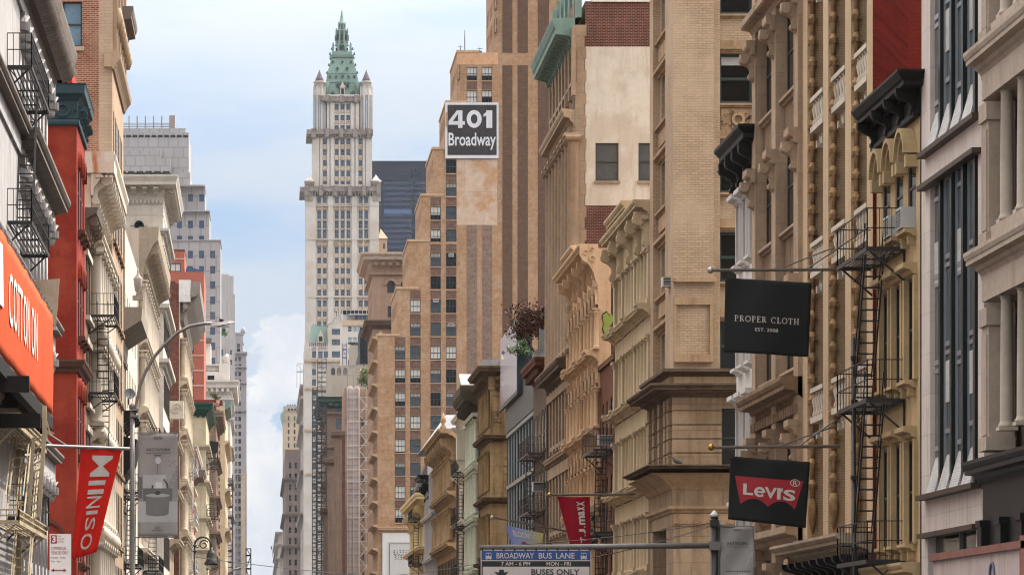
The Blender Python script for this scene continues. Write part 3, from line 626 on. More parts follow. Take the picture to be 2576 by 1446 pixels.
wl.box(N, 0, 1.75, 0, nz(1322), -1, 0); wl.box(N, 3.6, 16, 0, nz(1322), -1, 0); wl.box(b.S, 0, 1.2, 0, nz(1322), -1, 0); wl.box(b.S, 6.8, b.L - 1.01, 0, nz(1322), -1, 0); wl.box(b.S, 1.2, b.L, nz(1322), nz(1291), -1, 0.02)
b.mb('shop_window', G_dark).box(b.S, 1.2, 6.8, 0, nz(1322), -.9, -.7); b.mb('shop_window', F_green).box(N, 1.75, 3.6, 0, nz(1322), -.9, -.6); b.done()
# ---- R8 cream cast iron front of paired columns
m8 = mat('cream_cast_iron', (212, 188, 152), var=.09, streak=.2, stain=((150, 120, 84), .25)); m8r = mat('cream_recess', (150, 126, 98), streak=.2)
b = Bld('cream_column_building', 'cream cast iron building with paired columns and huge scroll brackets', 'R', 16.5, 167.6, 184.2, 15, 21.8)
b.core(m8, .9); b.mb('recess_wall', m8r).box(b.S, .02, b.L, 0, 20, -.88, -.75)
cm = colmesh(.17, 2.45, m8, 'tus'); pl = MB(); pl.box(LOC, -.33, .33, 0, 2.45, -.5, .06); pl.mould(LOC, -.38, .38, lprof(.12, .3), 2.15, n=.06); pl.box(LOC, -.38, .38, 0, .25, -.5, .12); pl = pl.mesh('pilaster', m8)
lv = [17.2, 13.45, 9.7, 5.95]
for i, z in enumerate(lv):
    for u in (2.6, 5.9, 8.5, 11.4, 14.4): b.inst('column', cm, b.S, u - .75, z + .28, -.15); b.inst('column', cm, b.S, u + .75, z + .28, -.15)
    for u in (.3, 4.2, 10.0, 16.2): b.inst('pilaster', pl, b.S, u, z + .28, 0)
    b.mb('arch_band', m8).box(b.S, 0, b.L, z + 2.73, z + 3.52, -.7, -.02)
    for u in (.3, 4.2, 10, 16.2): b.mb('ledge', m8).mould(b.S, u - .55, u + .55, cprof(.62, .5), z - .24)
    b.mb('ledge', m8).mould(b.S, 0, b.L, cprof(.48, .44), z - .2)
gm, fm = winmesh(1.1, 2.3, G_dark, F_black)
for z in lv:
    for u in (2.6, 5.9, 8.5, 11.4, 14.4): b.inst('window', gm, b.S, u, z + .3, -.72, [('window_frame', fm)])
b.mb('frieze', m8).box(b.S, 0, b.L, 19.95, 21.3, -.6, .0); b.mb('cornice', m8).mould(b.S, 0, b.L, cprof(.72, .62), 21.2); b.mb('cornice', m8).mould(b.S, 3.9, 12.5, cprof(.85, .7), 21.55)
bm = bracketmesh(.42, 1.6, .62, m8)
for u in (.4, 4.2, 8.6, 12.6, 16.1): b.inst('bracket', bm, b.S, u, 19.75, .0)
dent(b.mb('cornice_dentils', m8), b.S, 0, b.L, 21.02, .18, 0, .34, .5, .28); b.mb('side_wall', m8).box(b.N, 0.05, 15, 0, 21.6, -.04, 0); b.done()
# ---- R8b low brown stucco house
m8b = mat('brown_stucco', (128, 78, 52), var=.16, streak=.3, patch=((104, 62, 44), .6, .8))
b = Bld('brown_stucco_house', 'low brown stucco house with slim arched windows between cream fronts', 'R', 16.6, 184.2, 193, 14, 16.6)
b.core(m8b); cols = [(1.6, 1.2), (3.9, 1.2), (6.2, 1.2)]; rows = [(12.6, 2.2), (9.0, 2.2), (5.4, 2.2)]; wl = b.mb('wall', m8b); wall(wl, b.S, 0, b.L, 0, 16.6, cells(cols, rows), .1); windows(b, b.S, cols, rows, .1, [dict(glass=G_dark, frame=F_black)], fd=.02)
for c, w in cols:
    for zb, h in rows: archfill(wl, b.S, c, w, zb + h, -.08, -.004)
b.mb('coping', m8b).box(b.S, 0, b.L, 16.4, 16.65, 0, .12); b.mb('chimney', mat('dark_flashing', (60, 56, 54))).box(b.S, 6.8, 7.6, 16.6, 17.3, -1.2, -.2); b.done()
# ---- R9 peach arcaded front
m9 = mat('peach_painted_iron', (226, 190, 152), var=.1, streak=.14, stain=((160, 110, 74), .35)); m9k = mat('dark_party_brick', (96, 66, 54), brick=((74, 56, 50), (120, 104, 92), .24, .09), var=.3)
b = Bld('arcaded_building', 'peach painted building of arched windows and a scrolled cornice return', 'R', 16.5, 193.0, 210.4, 14, 22.6)
b.core(m9, .8); b.mb('party_wall', m9k).box(b.N, .62, 14, 0, 21.4, -.06, -.01); b.mb('party_wall_edge', m9).box(b.N, 0, .62, 0, 22.4, -.06, .0)
lv = [17.2, 13.4, 9.6, 5.8]; cols = [(1.4 + 2.1 * i + (.5 if i > 3 else 0), 1.25) for i in range(8)]; rows = [(z + .35, 2.75) for z in lv]
wl = b.mb('wall', m9); wall(wl, b.S, 0, b.L, 0, 22.3, cells(cols, rows), .12); windows(b, b.S, cols, rows, .12, [dict(glass=G_dark, frame=F_brown)], fd=.03)
cm = colmesh(.13, 1.95, m9)
for c, w in cols:
    for zb, h in rows:
        archfill(wl, b.S, c, w, zb + h, -.1, -.004); archband(b.mb('arch_moulding', m9), b.S, c, zb + h - .62, .62, .8, 0, .14); b.mb('keystone', m9).box(b.S, c - .13, c + .13, zb + h - .1, zb + h + .3, 0, .28)
for c in [.3] + [1.4 + 2.1 * i + 1.05 + (.5 if i > 3 else 0) for i in range(8)]:
    for z in lv: b.inst('column', cm, b.S, c, z + .3, .12)
for z in lv:
    b.mb('ledge', m9).mould(b.S, 0, b.L, cprof(.55, .5), z - .25)
    for c, w in cols[1::3]: b.mb('ledge', m9).mould(b.S, c - 1.0, c + 1.0, cprof(.7, .55), z - .28)
b.mb('cornice', m9).mould(b.S, 0, b.L, cprof(.95, .55), 22.05); b.mb('cornice', m9).mould(b.S, 6, 13, cprof(1.0, .7), 22.3)
b.mb('cornice_end', m9).exu(b.S, [(0, 22.55), (.9, 22.55), (.9, 22.05), (.75, 21.8), (.45, 21.6), (.22, 21.2), (.12, 20.8), (0, 20.6)], b.L - .12, b.L + .05)
sc2 = b.mb('carved_scroll', m9)
for cx_, cz, r_ in ((.28, 21.9, .16), (.62, 22.2, .13), (.3, 22.35, .1)): archband(sc2, b.N, -cx_, cz, r_ * .6, r_, .05, .1, 0, 5.2, 12)
bm = bracketmesh(.34, 1.25, .75, m9)
for u in (1.2, 4.3, 7.4, 10.4, 13.5, 16.6): b.inst('bracket', bm, b.S, u, 20.85, .0)
b.done()
gr = MB(); fn = lambda x, z: Vector((x, 192.92, z)); o = [(1516, 788), (1526, 782), (1533, 792), (1541, 786), (1547, 800), (1541, 815), (1533, 822), (1537, 838), (1530, 850), (1520, 843), (1514, 828), (1518, 812), (1513, 800)]
pts = [(PX(x, 193), PZ(y, 193)) for x, y in o]; gr.exn(Fr((0, 193, 0), (1, 0, 0), (0, -1, 0)), pts, .025, .03)
pm_ = [(sum(p[0] for p in pts) / len(pts), sum(p[1] for p in pts) / len(pts))]; q = [(pm_[0][0] + (x - pm_[0][0]) * .84, pm_[0][1] + (z - pm_[0][1]) * .88) for x, z in pts]
gr.exn(Fr((0, 193, 0), (1, 0, 0), (0, -1, 0)), q, .032, .037, 1); tag(link('graffiti', gr.mesh('graffiti', [plain('graffiti_black', (30, 30, 26), .7), plain('graffiti_green', (150, 164, 62), .7)])), 'green spray painted blob with black outline on a party wall', 'graffiti')
# ---- R10 tall stone and stucco building with verdigris cornice
m10 = mat('brown_ashlar', (178, 152, 126), var=.14, streak=.24, joint=(1.2, .62, .86)); m10f = mat('brown_stone_front', (146, 120, 98), var=.16, streak=.34); m10w = mat('cream_stucco', (222, 210, 194), var=.06, scale=.5, streak=.06, stain=((186, 158, 130), .4), patch=((196, 178, 156), .5, .6)); m10k = mat('dark_red_brick', (104, 52, 44), var=.22, brick=((82, 46, 40), (156, 128, 112), .24, .082)); mcu = mat('verdigris', (128, 152, 142), var=.14, streak=.2, rough=.7)
b = Bld('stucco_wall_building', 'tall brown building with blank cream stucco side and green copper cornice', 'R', 16.75, 210.4, 227, 20, 37.4)
b.core(m10f, .6); N = b.N; nz = b.nz; hx = [(PX(1498, 210.4) - 16.75, PX(1556, 210.4) - 16.75), (PX(1606, 210.4) - 16.75, PX(1664, 210.4) - 16.75)]
z1, z0 = nz(360), nz(455)
b.mb('brick_panel', m10k).box(N, .55, 20, nz(118), 37.2, -.2, -.02); wall(b.mb('stucco_panel', m10w), N, .55, 20, nz(517), nz(118), [(a, c, z0, z1) for a, c in hx], .18); b.mb('brick_panel', m10k).box(N, .55, 20, 0, nz(517), -.2, -.02)
gm, fm = winmesh(hx[0][1] - hx[0][0] - .01, z1 - z0 - .01, G_gray, F_black, fw=.06)
for a, c in hx: b.inst('window', gm, N, (a + c) / 2, z0 + .005, -.12, [('window_frame', fm)])
sills(b, N, [((a + c) / 2, c - a) for a, c in hx], [(z0, z1 - z0)], m10, .12, .14, .08)
for i in range(60):
    z = .6 * i
    if z < 36.6: b.mb('quoin', m10).box(N, 0, .52 + .09 * (i % 2), z, z + .592, -.3, .03)
b.mb('coping', mat('white_coping', (222, 216, 208))).box(N, .9, 20, 37.2, 37.45, -.4, .1)
rail = b.mb('roof_railing', F_white)
for z in (37.75, 38.1): rail.box(N, 1.0, 20, z, z + .07, -.25, -.18)
for i in range(12): rail.box(N, 1 + i * 1.6, 1.08 + i * 1.6, 37.45, 38.1, -.25, -.18)
wl = b.mb('wall', m10f); cols = [(1.9 + 2.35 * i, 1.3) for i in range(7)]; rows = [(33.0, 1.6), (27.0, 2.6), (23.4, 2.4), (19.6, 2.4), (14.4, 2.5), (9.6, 2.8), (5.2, 2.6)]
wall(wl, b.S, 0, b.L, 0, 37.3, cells(cols, rows), .1); windows(b, b.S, cols, rows, .1, [dict(glass=G_dark, frame=F_brown)], fd=.03); sills(b, b.S, cols, rows, m10, .2, .2, .15, .25)
cm = colmesh(.34, 11.6, m10, 'ion')
for i in range(8): b.inst('column', cm, b.S, .72 + 2.35 * i * .985, 18.6, .12)
sp = MB(); sp.box(LOC, -.3, .3, 0, 3.6, 0, .2); sp = sp.mesh('pilaster', m10)
for z in (14.0, 9.2, 5.0, 32.2):
    for i in range(8): b.inst('pilaster', sp, b.S, .72 + 2.35 * i * .985, z, 0)
b.mb('cornice', mcu).mould(b.S, 0, b.L + .03, [(0, 0), (.12, 0), (.18, .35), (.3, .5), (1.02, .62), (1.02, .9), (1.1, 1.0), (1.22, 1.35), (1.22, 1.45), (0, 1.45)], 34.9)
b.mb('cornice', mcu).box(N, 0, .1, 36.35, 37.3, -.1, .05)
bm = bracketmesh(.26, .7, .8, mcu)
for i in range(22): b.inst('bracket', bm, b.S, .4 + i * .75, 34.95, .12)
b.mb('parapet', mcu).box(b.S, 0, b.L, 36.4, 38.6, -.35, -.1)
for i in range(6): b.mb('parapet', mcu).box(b.S, .6 + i * 3.0, 1.2 + i * 3.0, 36.4, 39.3, -.4, .02)
b.mb('cornice', m10).mould(b.S, 0, b.L + .0, cprof(.75, .9), 30.6, 0, 1); b.mb('frieze', m10).box(b.S, 0, b.L, 30.1, 30.6, 0, .16)
b.mb('cornice', mat('brown_cornice', (104, 82, 66), streak=.3)).mould(b.S, 0, b.L, cprof(1.0, 1.0), 17.4, 0, 0); b.mb('frieze', m10).box(b.S, 0, b.L, 16.95, 17.4, 0, .3); b.mb('ledge', m10).mould(b.S, 0, b.L, cprof(.5, .5), 13.2)
dent(b.mb('cornice_dentils', m10), b.S, 0, b.L, 30.35, .25, .16, .36, .5, .28); b.mb('carved_band', m10).box(b.S, 0, b.L, 12.6, 13.2, 0, .25); b.done()
# ---- R11 brown house with red brown cornice
m11 = mat('dim_brown_brick', (112, 92, 76), var=.18, streak=.3, brick=((112, 92, 78), (92, 78, 68), .24, .09)); m11c = mat('red_brown_cornice', (110, 66, 50), streak=.25)
b = Bld('brown_brick_house', 'narrow brown brick house with red brown cornice and rusty fire escape', 'R', 16.6, 229, 240, 14, 19.8); b.core(m11)
cols = [(1.7, 1.5), (4.4, 1.5), (7.1, 1.5), (9.6, 1.5)]; rows = [(14.6, 2.2), (11.2, 2.2), (7.6, 2.2), (4, 2.2)]; wall(b.mb('wall', m11), b.S, 0, b.L, 0, 19.7, cells(cols, rows), .09); wall(b.mb('wall', m11), b.N, 0, 14, 0, 19.7); windows(b, b.S, cols, rows, .09, [dict(glass=G_dark, frame=F_black)], fd=.02); sills(b, b.S, cols, rows, m11, .06, lintel=.2)
b.ring('cornice', m11c, cprof(.8, .9), 18.9); dent(b.mb('cornice_dentils', m11c), b.S, 0, b.L, 18.95, .35, .1, .5, .5, .25); b.done()
# ---- R12 dark modern glass building, screen and garden on its roof
m12 = plain('dark_teal_panel', (50, 64, 70), .6, .0, .25); m12p = mat('grey_metal_panel', (88, 88, 88), rough=.45, var=.08, streak=.1, metal=.2)
b = Bld('glass_front_building', 'modern dark teal glass building below a planted roof terrace', 'R', 16.9, 240, 270, 14, 20.6); b.core(m12, .3)
b.mb('glazing', plain('teal_glass', (44, 58, 66), .55, 0, .2, .2)).box(b.S, .2, b.L - 1.4, 2, 17.6, -.28, -.2); b.mb('wall', m12).box(b.S, 0, .2, 0, 20.6, -.3, 0); b.mb('wall', m12).box(b.S, b.L - 1.4, b.L, 0, 20.6, -.3, .1); b.mb('wall', m12).box(b.N, 0, 14, 0, 20.5, -.29, 0)
b.mb('fascia', m12p).box(b.S, 0, b.L - 1.4, 17.7, 20.3, -.3, .12)
for i in range(11): b.mb('mullion', plain('pale_mullion', (196, 204, 206), .4)).box(b.S, .4 + i * 2.8, .52 + i * 2.8, 2, 17.6, -.19, -.05)
for i in range(11): b.mb('fin_panel', m12).box(b.S, .53 + i * 2.8, 1.3 + i * 2.8, 2, 17.6, -.19, -.09)
for z in (13.9, 17.4, 9.8, 5.8): b.mb('floor_band', F_grey).box(b.S, 0, b.L - 1.3, z, z + .25, -.19, .08)
b.done()
t = Thing('glass_screen', 'tall reflecting glass screen at the far end of roof terrace', 'glass screen', (16.9, 262, 20.6))
t.mb('glass_panel', plain('mirror_glass', (84, 94, 100), .12, .2, .5, .3)).box(Fr((16.5, 271, 0), (0, -1, 0), (-1, 0, 0)), 0, 18, 19.6, 24.2, -.04, 0); t.mb('end_post', m12).box(Fr((16.5, 271, 0), (0, -1, 0), (-1, 0, 0)), 18, 18.5, 19.3, 24.3, -.9, .06); t.mb('base_beam', m12p).box(Fr((16.5, 271, 0), (0, -1, 0), (-1, 0, 0)), 0, 18, 19.3, 19.58, -.1, .05); t.done()
t = Thing('glass_balustrade', 'clear roof terrace balustrade under the dark red tree', 'balustrade', (17.2, 243, 20.6))
for i in range(5): t.mb('glass_panel', plain('balustrade_glass', (118, 124, 122), .1, 0, .6)).box(LOC, 17.1 + i * 1.3, 18.3 + i * 1.3, 20.6, 22.4, -241, -240.95)
for i in range(6): t.mb('post', F_grey).box(LOC, 17.02 + i * 1.3, 17.1 + i * 1.3, 20.6, 22.5, -241.03, -240.93)
t.done()
def leafmesh(t, part, mats, c, rad, n, size, seed, clumps=14, flat=.8):
    rn = random.Random(seed); mb = MB(); c = Vector(c); cl = []
    for i in range(clumps):
        d = Vector((rn.gauss(0, 1), rn.gauss(0, 1), rn.gauss(0, 1))).normalized() * (rn.random() ** .5)
        cl.append((c + Vector((d.x * rad[0], d.y * rad[1], d.z * rad[2])) * .8, rn.uniform(.25, .48), rn.randrange(len(mats))))
    for i in range(n):
        p, q, mi = cl[rn.randrange(clumps)]
        d = Vector((rn.gauss(0, .5) * rad[0], rn.gauss(0, .5) * rad[1], rn.gauss(0, .5) * rad[2])) * q; o = p + d
        a = Vector((rn.gauss(0, 1), rn.gauss(0, 1), rn.gauss(0, 1))).normalized(); e = a.cross(Vector((rn.gauss(0, 1), rn.gauss(0, 1), rn.gauss(0, 1)))).normalized(); s_ = size * rn.uniform(.5, 1.2)
        mb.poly([o - a * s_, o + e * s_ * .5, o + a * s_, o - e * s_ * .5], mi if rn.random() < .75 else rn.randrange(len(mats)))
    return t.add(part, mb, mats), cl
L_red = [plain('leaf_dark_red', (98, 52, 44), .7, 0, .1, .3), plain('leaf_maroon', (72, 44, 38), .7, 0, .1, .3), plain('leaf_rust', (112, 78, 54), .7, 0, .1, .3)]
L_grn = [plain('leaf_green', (72, 100, 50), .6, var=.3), plain('leaf_dark_green', (44, 66, 36), .6, var=.3), plain('leaf_light_green', (112, 136, 64), .6, var=.3)]
L_wil = [plain('leaf_yellow_green', (148, 158, 66), .6, var=.3), plain('leaf_olive', (104, 120, 54), .6, var=.3), plain('leaf_dark_green', (44, 66, 36))]
BARK = mat('bark', (84, 66, 54), var=.3, scale=6)
def tree(name, label, cat, base, h, c, rad, mats, n, size, seed, clumps=16, group=None):
    t = Thing(name, label, cat, base, group); base = Vector(base); c = Vector(c)
    o, cl = leafmesh(t, 'crown', mats, c, rad, n, size, seed, clumps)
    mb = MB(); top = Vector((c.x, c.y, c.z - rad[2] * .3)); mid = (base + top) / 2 + Vector((.08 * h, 0, 0)); mb.tube([base, mid, top], .05 * h ** .8, 7, 0, .03 * h ** .8)
    for p, q, _ in cl[:10]: mb.tube([mid.lerp(top, random.uniform(.2, 1)), (top + p) / 2 + Vector((0, 0, .05 * h)), p], .02 * h ** .8, 5, 0, .007 * h)
    t.add('trunk', mb, BARK); return t
tree('maple_tree', 'dark red leaved maple on the roof terrace', 'tree', (18.1, 246, 20.6), 5, P3(1338, 806, 246), (2.1, 1.5, 1.45), L_red, 2600, .12, 3, 36)
tree('evergreen_bush', 'dark green bush below the red maple on roof terrace', 'bush', (17.5, 248, 20.6), 2, P3(1318, 830, 248), (.75, .8, .8), L_grn[:2], 1500, .12, 5, 10)
tree('hedge_shrub', 'low green shrub behind the roof terrace glass', 'shrub', (17.4, 252, 20.6), 1.6, P3(1310, 872, 252), (.9, 1.2, .55), L_grn, 900, .12, 6, 9)
def dish(label, p, r, m, dirv, pole):
    t = Thing('satellite_dish', label, 'satellite dish', (p[0], p[1], p[2] - pole)); d = Vector(dirv).normalized(); x = d.cross(Z3).normalized(); y = x.cross(d); mb = MB(); c = Vector(p)
    for i in range(4):
        for j in range(16):
            q = []
            for a, bb in ((i, j), (i + 1, j), (i + 1, j + 1), (i, j + 1)):
                rr = r * a / 4; an = 2 * math.pi * bb / 16; q.append(c + (x * math.cos(an) + y * math.sin(an)) * rr + d * (.28 * rr * rr / r))
            mb.poly(q if i else [q[0], q[1], q[2]], 0, True)
    t.add('reflector', mb, m); mb = MB(); mb.tube([c - d * .02 * r, c - d * .25, c - d * .25 - Z3 * pole], .035, 6); t.add('mast', mb, F_grey); mb = MB(); mb.bar(c - y * r * .9, c + d * r * .8, .03); mb.box(Fr(c + d * r * .8, (1, 0, 0), (0, -1, 0)), -.06, .06, -.06, .06, -.06, .06); t.add('feed_arm', mb, F_grey)
dish('grey satellite dish on the red brown cornice', P3(1357, 896, 236), .42, F_grey, (-.2, -1, .35), 1.0)
dish('white satellite dish beside the glass roof screen', P3(1274, 891, 268), .42, F_white, (-.9, -.5, .35), 1.0)
dish('pale satellite dish above the shadowed bracket on left side', P3(326, 991, 214), .3, F_grey, (.3, -1, .3), .5)
# ---- R13 ochre stone corner building
m13 = mat('ochre_brown_stone', (166, 136, 98), var=.2, streak=.4, stain=((84, 62, 42), .7), joint=(30, .95, .62)); m13d = mat('ochre_stone_dark', (104, 80, 56), streak=.5, var=.2)
b = Bld('ochre_corner_building', 'weathered ochre stone corner building with rounded panel in its end pier', 'R', 16.5, 283, 295.7, 8, 23.3); b.core(m13, .5)
cols = [(1.2 + 1.72 * i, 1.15) for i in range(7)]; rows = [(18.9, 3.2), (14.4, 3.0), (9.9, 3.0), (5.4, 3.0)]; wl = b.mb('wall', m13); wall(wl, b.S, 0, b.L, 0, 22, cells(cols, rows), .08); wall(wl, b.N, 0, 8, 0, 22); windows(b, b.S, cols, rows, .08, [dict(glass=G_dark, frame=F_brown)], fd=.02)
sm = colmesh(.12, 2.9, m13)
for i in range(8):
    for z in (18.9, 14.4, 9.9, 5.4): b.inst('column', sm, b.S, .36 + 1.72 * i * .98, z, .1)
b.ring('cornice', m13d, cprof(.95, .75), 22.5); b.ring('frieze', m13, [(0, 0), (.12, 0), (.12, .9), (0, .9)], 21.6); bm = bracketmesh(.25, .9, .6, m13d)
for i in range(15): b.inst('bracket', bm, b.S, .3 + i * .86, 21.62, .1)
for u in (.5, .95, 1.7, 2.2): b.inst('bracket', bm, b.N, u, 21.62, .1)
b.ring('ledge', m13d, cprof(.6, .5), 17.9); b.ring('ledge', m13d, cprof(.55, .45), 13.5); b.ring('ledge', m13d, cprof(.55, .45), 9.0)
pn = b.mb('end_pier', m13)
for a, c, z0, z1 in ((.12, .9, 21.2, 21.35), (.12, .22, 18.6, 21.2), (.8, .9, 18.6, 21.2), (.12, .9, 18.4, 18.6), (.22, .8, 20.05, 20.15), (.22, .8, 19.35, 19.45)): pn.box(b.N, a, c, z0, z1, 0.002, .1)
archband(pn, b.N, .51, 19.75, .17, .27, .0, .12, 0, 2 * math.pi, 16)
for k in range(15): b.mb('quoin', m13).box(b.N, 1.0, 1.3 + .1 * (k % 2), 14.0 + k * .55, 14.47 + k * .55, 0, .07)
b.mb('roof_covering', mat('white_tarp', (160, 158, 158), streak=0, var=.2, scale=3)).box(LOC, 16.0, 19, 23.25, 23.75, -283.2, -295); b.done()
# ---- R14 mint green columns; white house with arched windows; pediment
m14 = mat('mint_green_iron', (206, 208, 186), var=.1, streak=.2); m14d = mat('olive_dark_cornice', (86, 76, 60), streak=.4, var=.2)
b = Bld('mint_green_building', 'mint green cast iron house with dark olive gabled cornice', 'R', 16.4, 296, 308.5, 10, 22.5); b.core(m14, .5)
cols = [(1.3 + 2.5 * i, 1.5) for i in range(5)]; rows = [(17.3, 3.0), (13.4, 2.9), (9.5, 2.9), (5.6, 2.9)]; wall(b.mb('wall', m14), b.S, 0, b.L, 0, 22, cells(cols, rows), .09); windows(b, b.S, cols, rows, .09, [dict(glass=G_dark, frame=F_black)], fd=.02); cm = colmesh(.2, 3.2, m14, 'tus')
for z in (17.1, 13.2, 9.3, 5.4):
    for i in range(6): b.inst('column', cm, b.S, .15 + 2.45 * i, z, .18)
    b.mb('ledge', m14).mould(b.S, 0, b.L, cprof(.5, .5), z + 3.2)
b.mb('cornice', m14d).mould(b.S, 0, b.L, cprof(1.3, 1.1), 21.1); bm = bracketmesh(.3, 1.3, 1.0, m14d)
for i in range(7): b.inst('bracket', bm, b.S, .4 + i * 1.9, 20.2, .05)
g = b.mb('gable', m14d); g.exu(b.S, [(0, 22.2), (1.35, 22.2), (1.35, 22.8), (0, 22.8)], .2, b.L - .2); g.exn(b.S, [(4.5, 22.8), (11, 22.8), (8.2, 23.7)], -.6, 1.1)
b.mb('gable_capping', mat('white_capping', (168, 164, 156))).prism([b.S.p(11.3, 22.8, 1.25), b.S.p(11.3, 22.95, 1.25), b.S.p(8.2, 23.95, 1.25), b.S.p(8.2, 23.75, 1.25)], [b.S.p(11.3, 22.8, .3), b.S.p(11.3, 22.95, .3), b.S.p(8.2, 23.95, .3), b.S.p(8.2, 23.75, .3)]); b.done()
m14b = mat('ivory_painted_front', (228, 216, 196), var=.08, streak=.18)
b = Bld('ivory_house', 'ivory house of slim arched windows next to mint green columns', 'R', 16.4, 308.5, 325, 10, 22); b.core(m14b)
cols = [(1.5 + 2.1 * i, 1.2) for i in range(7)]; rows = [(17.4, 2.8), (13.4, 2.6), (9.5, 2.6), (5.6, 2.6)]; wl = b.mb('wall', m14b); wall(wl, b.S, 0, b.L, 0, 22, cells(cols, rows), .08); wall(wl, b.N, 0, 10, 0, 22); windows(b, b.S, cols, rows, .08, [dict(glass=G_dark, frame=F_black)], fd=.02)
for c, w in cols:
    for zb, h in rows: archfill(wl, b.S, c, w, zb + h, -.07, -.004, 5)
for z in (21.2, 16.6, 12.6): b.mb('cornice', m14b).mould(b.S, 0, b.L, cprof(.7, .7), z)
sb = b.mb('cornice_scroll', m14b); sb.box(b.S, b.L - 1.5, b.L + .0, 17.9, 20.3, .0, 1.0); sb.mould(b.S, b.L - 1.7, b.L + .1, cprof(.4, .4), 20.0, n=1.0); sb.exu(b.S, [(0, 16.6), (.4, 16.9), (.7, 17.4), (1.0, 17.9), (0, 17.9)], b.L - 1.4, b.L - .1); b.done()
# ---- R15 ochre house with scrolled cornice
m15 = mat('golden_brown_stone', (186, 156, 120), var=.2, streak=.35, stain=((120, 86, 56), .5)); m15w = mat('sooty_parapet', (104, 94, 84), streak=.5, var=.25)
b = Bld('golden_house', 'golden brown house with bulging scroll cornice before the tall tower', 'R', 16.5, 332, 366, 14, 22.2); b.core(m15w, .5); wl = b.mb('wall', m15)
cols = [(1.7 + 2.8 * i, 1.4) for i in range(12)]; rows = [(17.0, 2.6), (12.6, 2.6), (8.4, 2.6)]; wall(wl, b.S, 0, b.L, 0, 21.5, cells(cols, rows), .1); windows(b, b.S, cols, rows, .1, [dict(glass=G_dark, frame=F_brown)], fd=.02); b.mb('side_wall', m15w).box(b.N, 0, 14, 0, 22.4, -.4, 0)
bm = bracketmesh(.7, 2.0, 1.3, m15)
for i in range(10): b.inst('bracket', bm, b.S, 1.2 + i * 3.5, 18.9, .0)
for z, p, h in ((20.9, 1.5, .8), (15.9, .8, .6), (11.6, .8, .6), (7.4, .8, .6)): b.mb('cornice', m15).mould(b.S, 0, b.L, cprof(p, h), z)
cm = colmesh(.28, 2.9, m15)
for i in range(12):
    for z in (16.7, 12.3): b.inst('column', cm, b.S, .4 + 2.8 * i, z, .25)
fi = b.mb('finial', m15); fi.lathe(b.S, b.L - 3.5, .9, [(.2, 21.7), (.3, 22.0), (.12, 22.2), (.28, 22.5), (.2, 22.8), (.04, 23.2)], 10); b.done()
# ---- R16 grey white plain house, black cornice, then the yellow cream corner house
m16 = mat('pale_grey_paint', (206, 202, 204), var=.06, streak=.15)
b = Bld('pale_grey_house', 'pale grey house of thin vertical strips with black scroll cornice', 'R', 16.5, 366, 388, 12, 21.6); b.core(m16)
cols = [(1.2 + 2.4 * i, 1.0) for i in range(9)]; rows = [(16.9, 3.0), (12.4, 3.2), (8.2, 3.0)]; wall(b.mb('wall', m16), b.S, 0, b.L, 0, 21.6, cells(cols, rows), .1); wall(b.mb('wall', m16), b.N, 0, 12, 0, 21.6); windows(b, b.S, cols, rows, .1, [dict(glass=G_gray, frame=F_white)])
for i in range(10): b.mb('pilaster', m16).box(b.S, .0 + 2.4 * i, .3 + 2.4 * i, 4, 20, 0, .3)
for z in (15.5, 11.4): b.mb('ledge', m16).mould(b.S, 0, b.L, cprof(.6, .5), z)
b.mb('cornice', m3c).mould(b.S, 0, 9, cprof(1.3, .8), 19.2); bm = bracketmesh(.5, 1.7, .8, m3c)
for u in (.5, 4.5, 8.4): b.inst('bracket', bm, b.S, u, 17.5, .05)
rf = b.mb('sloping_roof', mat('white_sheet_roof', (172, 170, 172), joint=(2.2, 30, .8), streak=.05)); rf.prism([b.S.p(9.5, 21.7, 1.5), b.S.p(b.L - 1.2, 21.7, 1.5), b.S.p(b.L - 5, 25.2, -1)], [b.S.p(9.5, 21.7, -5), b.S.p(b.L - 1.2, 21.7, -5), b.S.p(b.L - 5, 25.2, -5)]); b.done()
m17 = mat('yellow_cream_iron', (226, 204, 152), var=.1, streak=.2)
b = Bld('yellow_cream_building', 'yellow cream corner house with grey gable roof and dark cornice end', 'R', 16.5, 392, 434, 7, 19); b.core(m17); cols = [(2 + 3.4 * i, 1.5) for i in range(12)]; rows = [(13.9, 2.8), (9.6, 2.8)]; wl = b.mb('wall', m17); wall(wl, b.S, 0, b.L, 0, 18, cells(cols, rows), .5); wall(wl, b.N, 0, 7, 0, 18); windows(b, b.S, cols, rows, .5, [dict(glass=G_gray, frame=F_brown)])
for z, p, h in ((17.6, 1.1, 1.2), (13.0, .8, .6), (8.8, .8, .6)): b.ring('cornice', m17, cprof(p, h), z)
for u in (.3, 1.35): b.mb('pilaster', m17).box(b.N, u, u + .35, 4, 17.4, .0, .15)
g = b.mb('gable_roof', mat('grey_slate', (92, 84, 86), var=.2)); g.prism([b.S.p(34, 19.0, 1.0), b.S.p(b.L, 19.0, 1.0), b.S.p(b.L - .5, 22.0, -.2), b.S.p(34.5, 22.0, -.2)], [b.S.p(34, 19.0, -4), b.S.p(b.L, 19.0, -4), b.S.p(b.L - .5, 22.0, -2), b.S.p(34.5, 22.0, -2)])
bm = bracketmesh(.7, 1.9, .8, m17)
for u in (4, 9, 14, 19, 24, 29, 34, 39): b.inst('bracket', bm, b.S, u, 15.8, .05)
b.done()
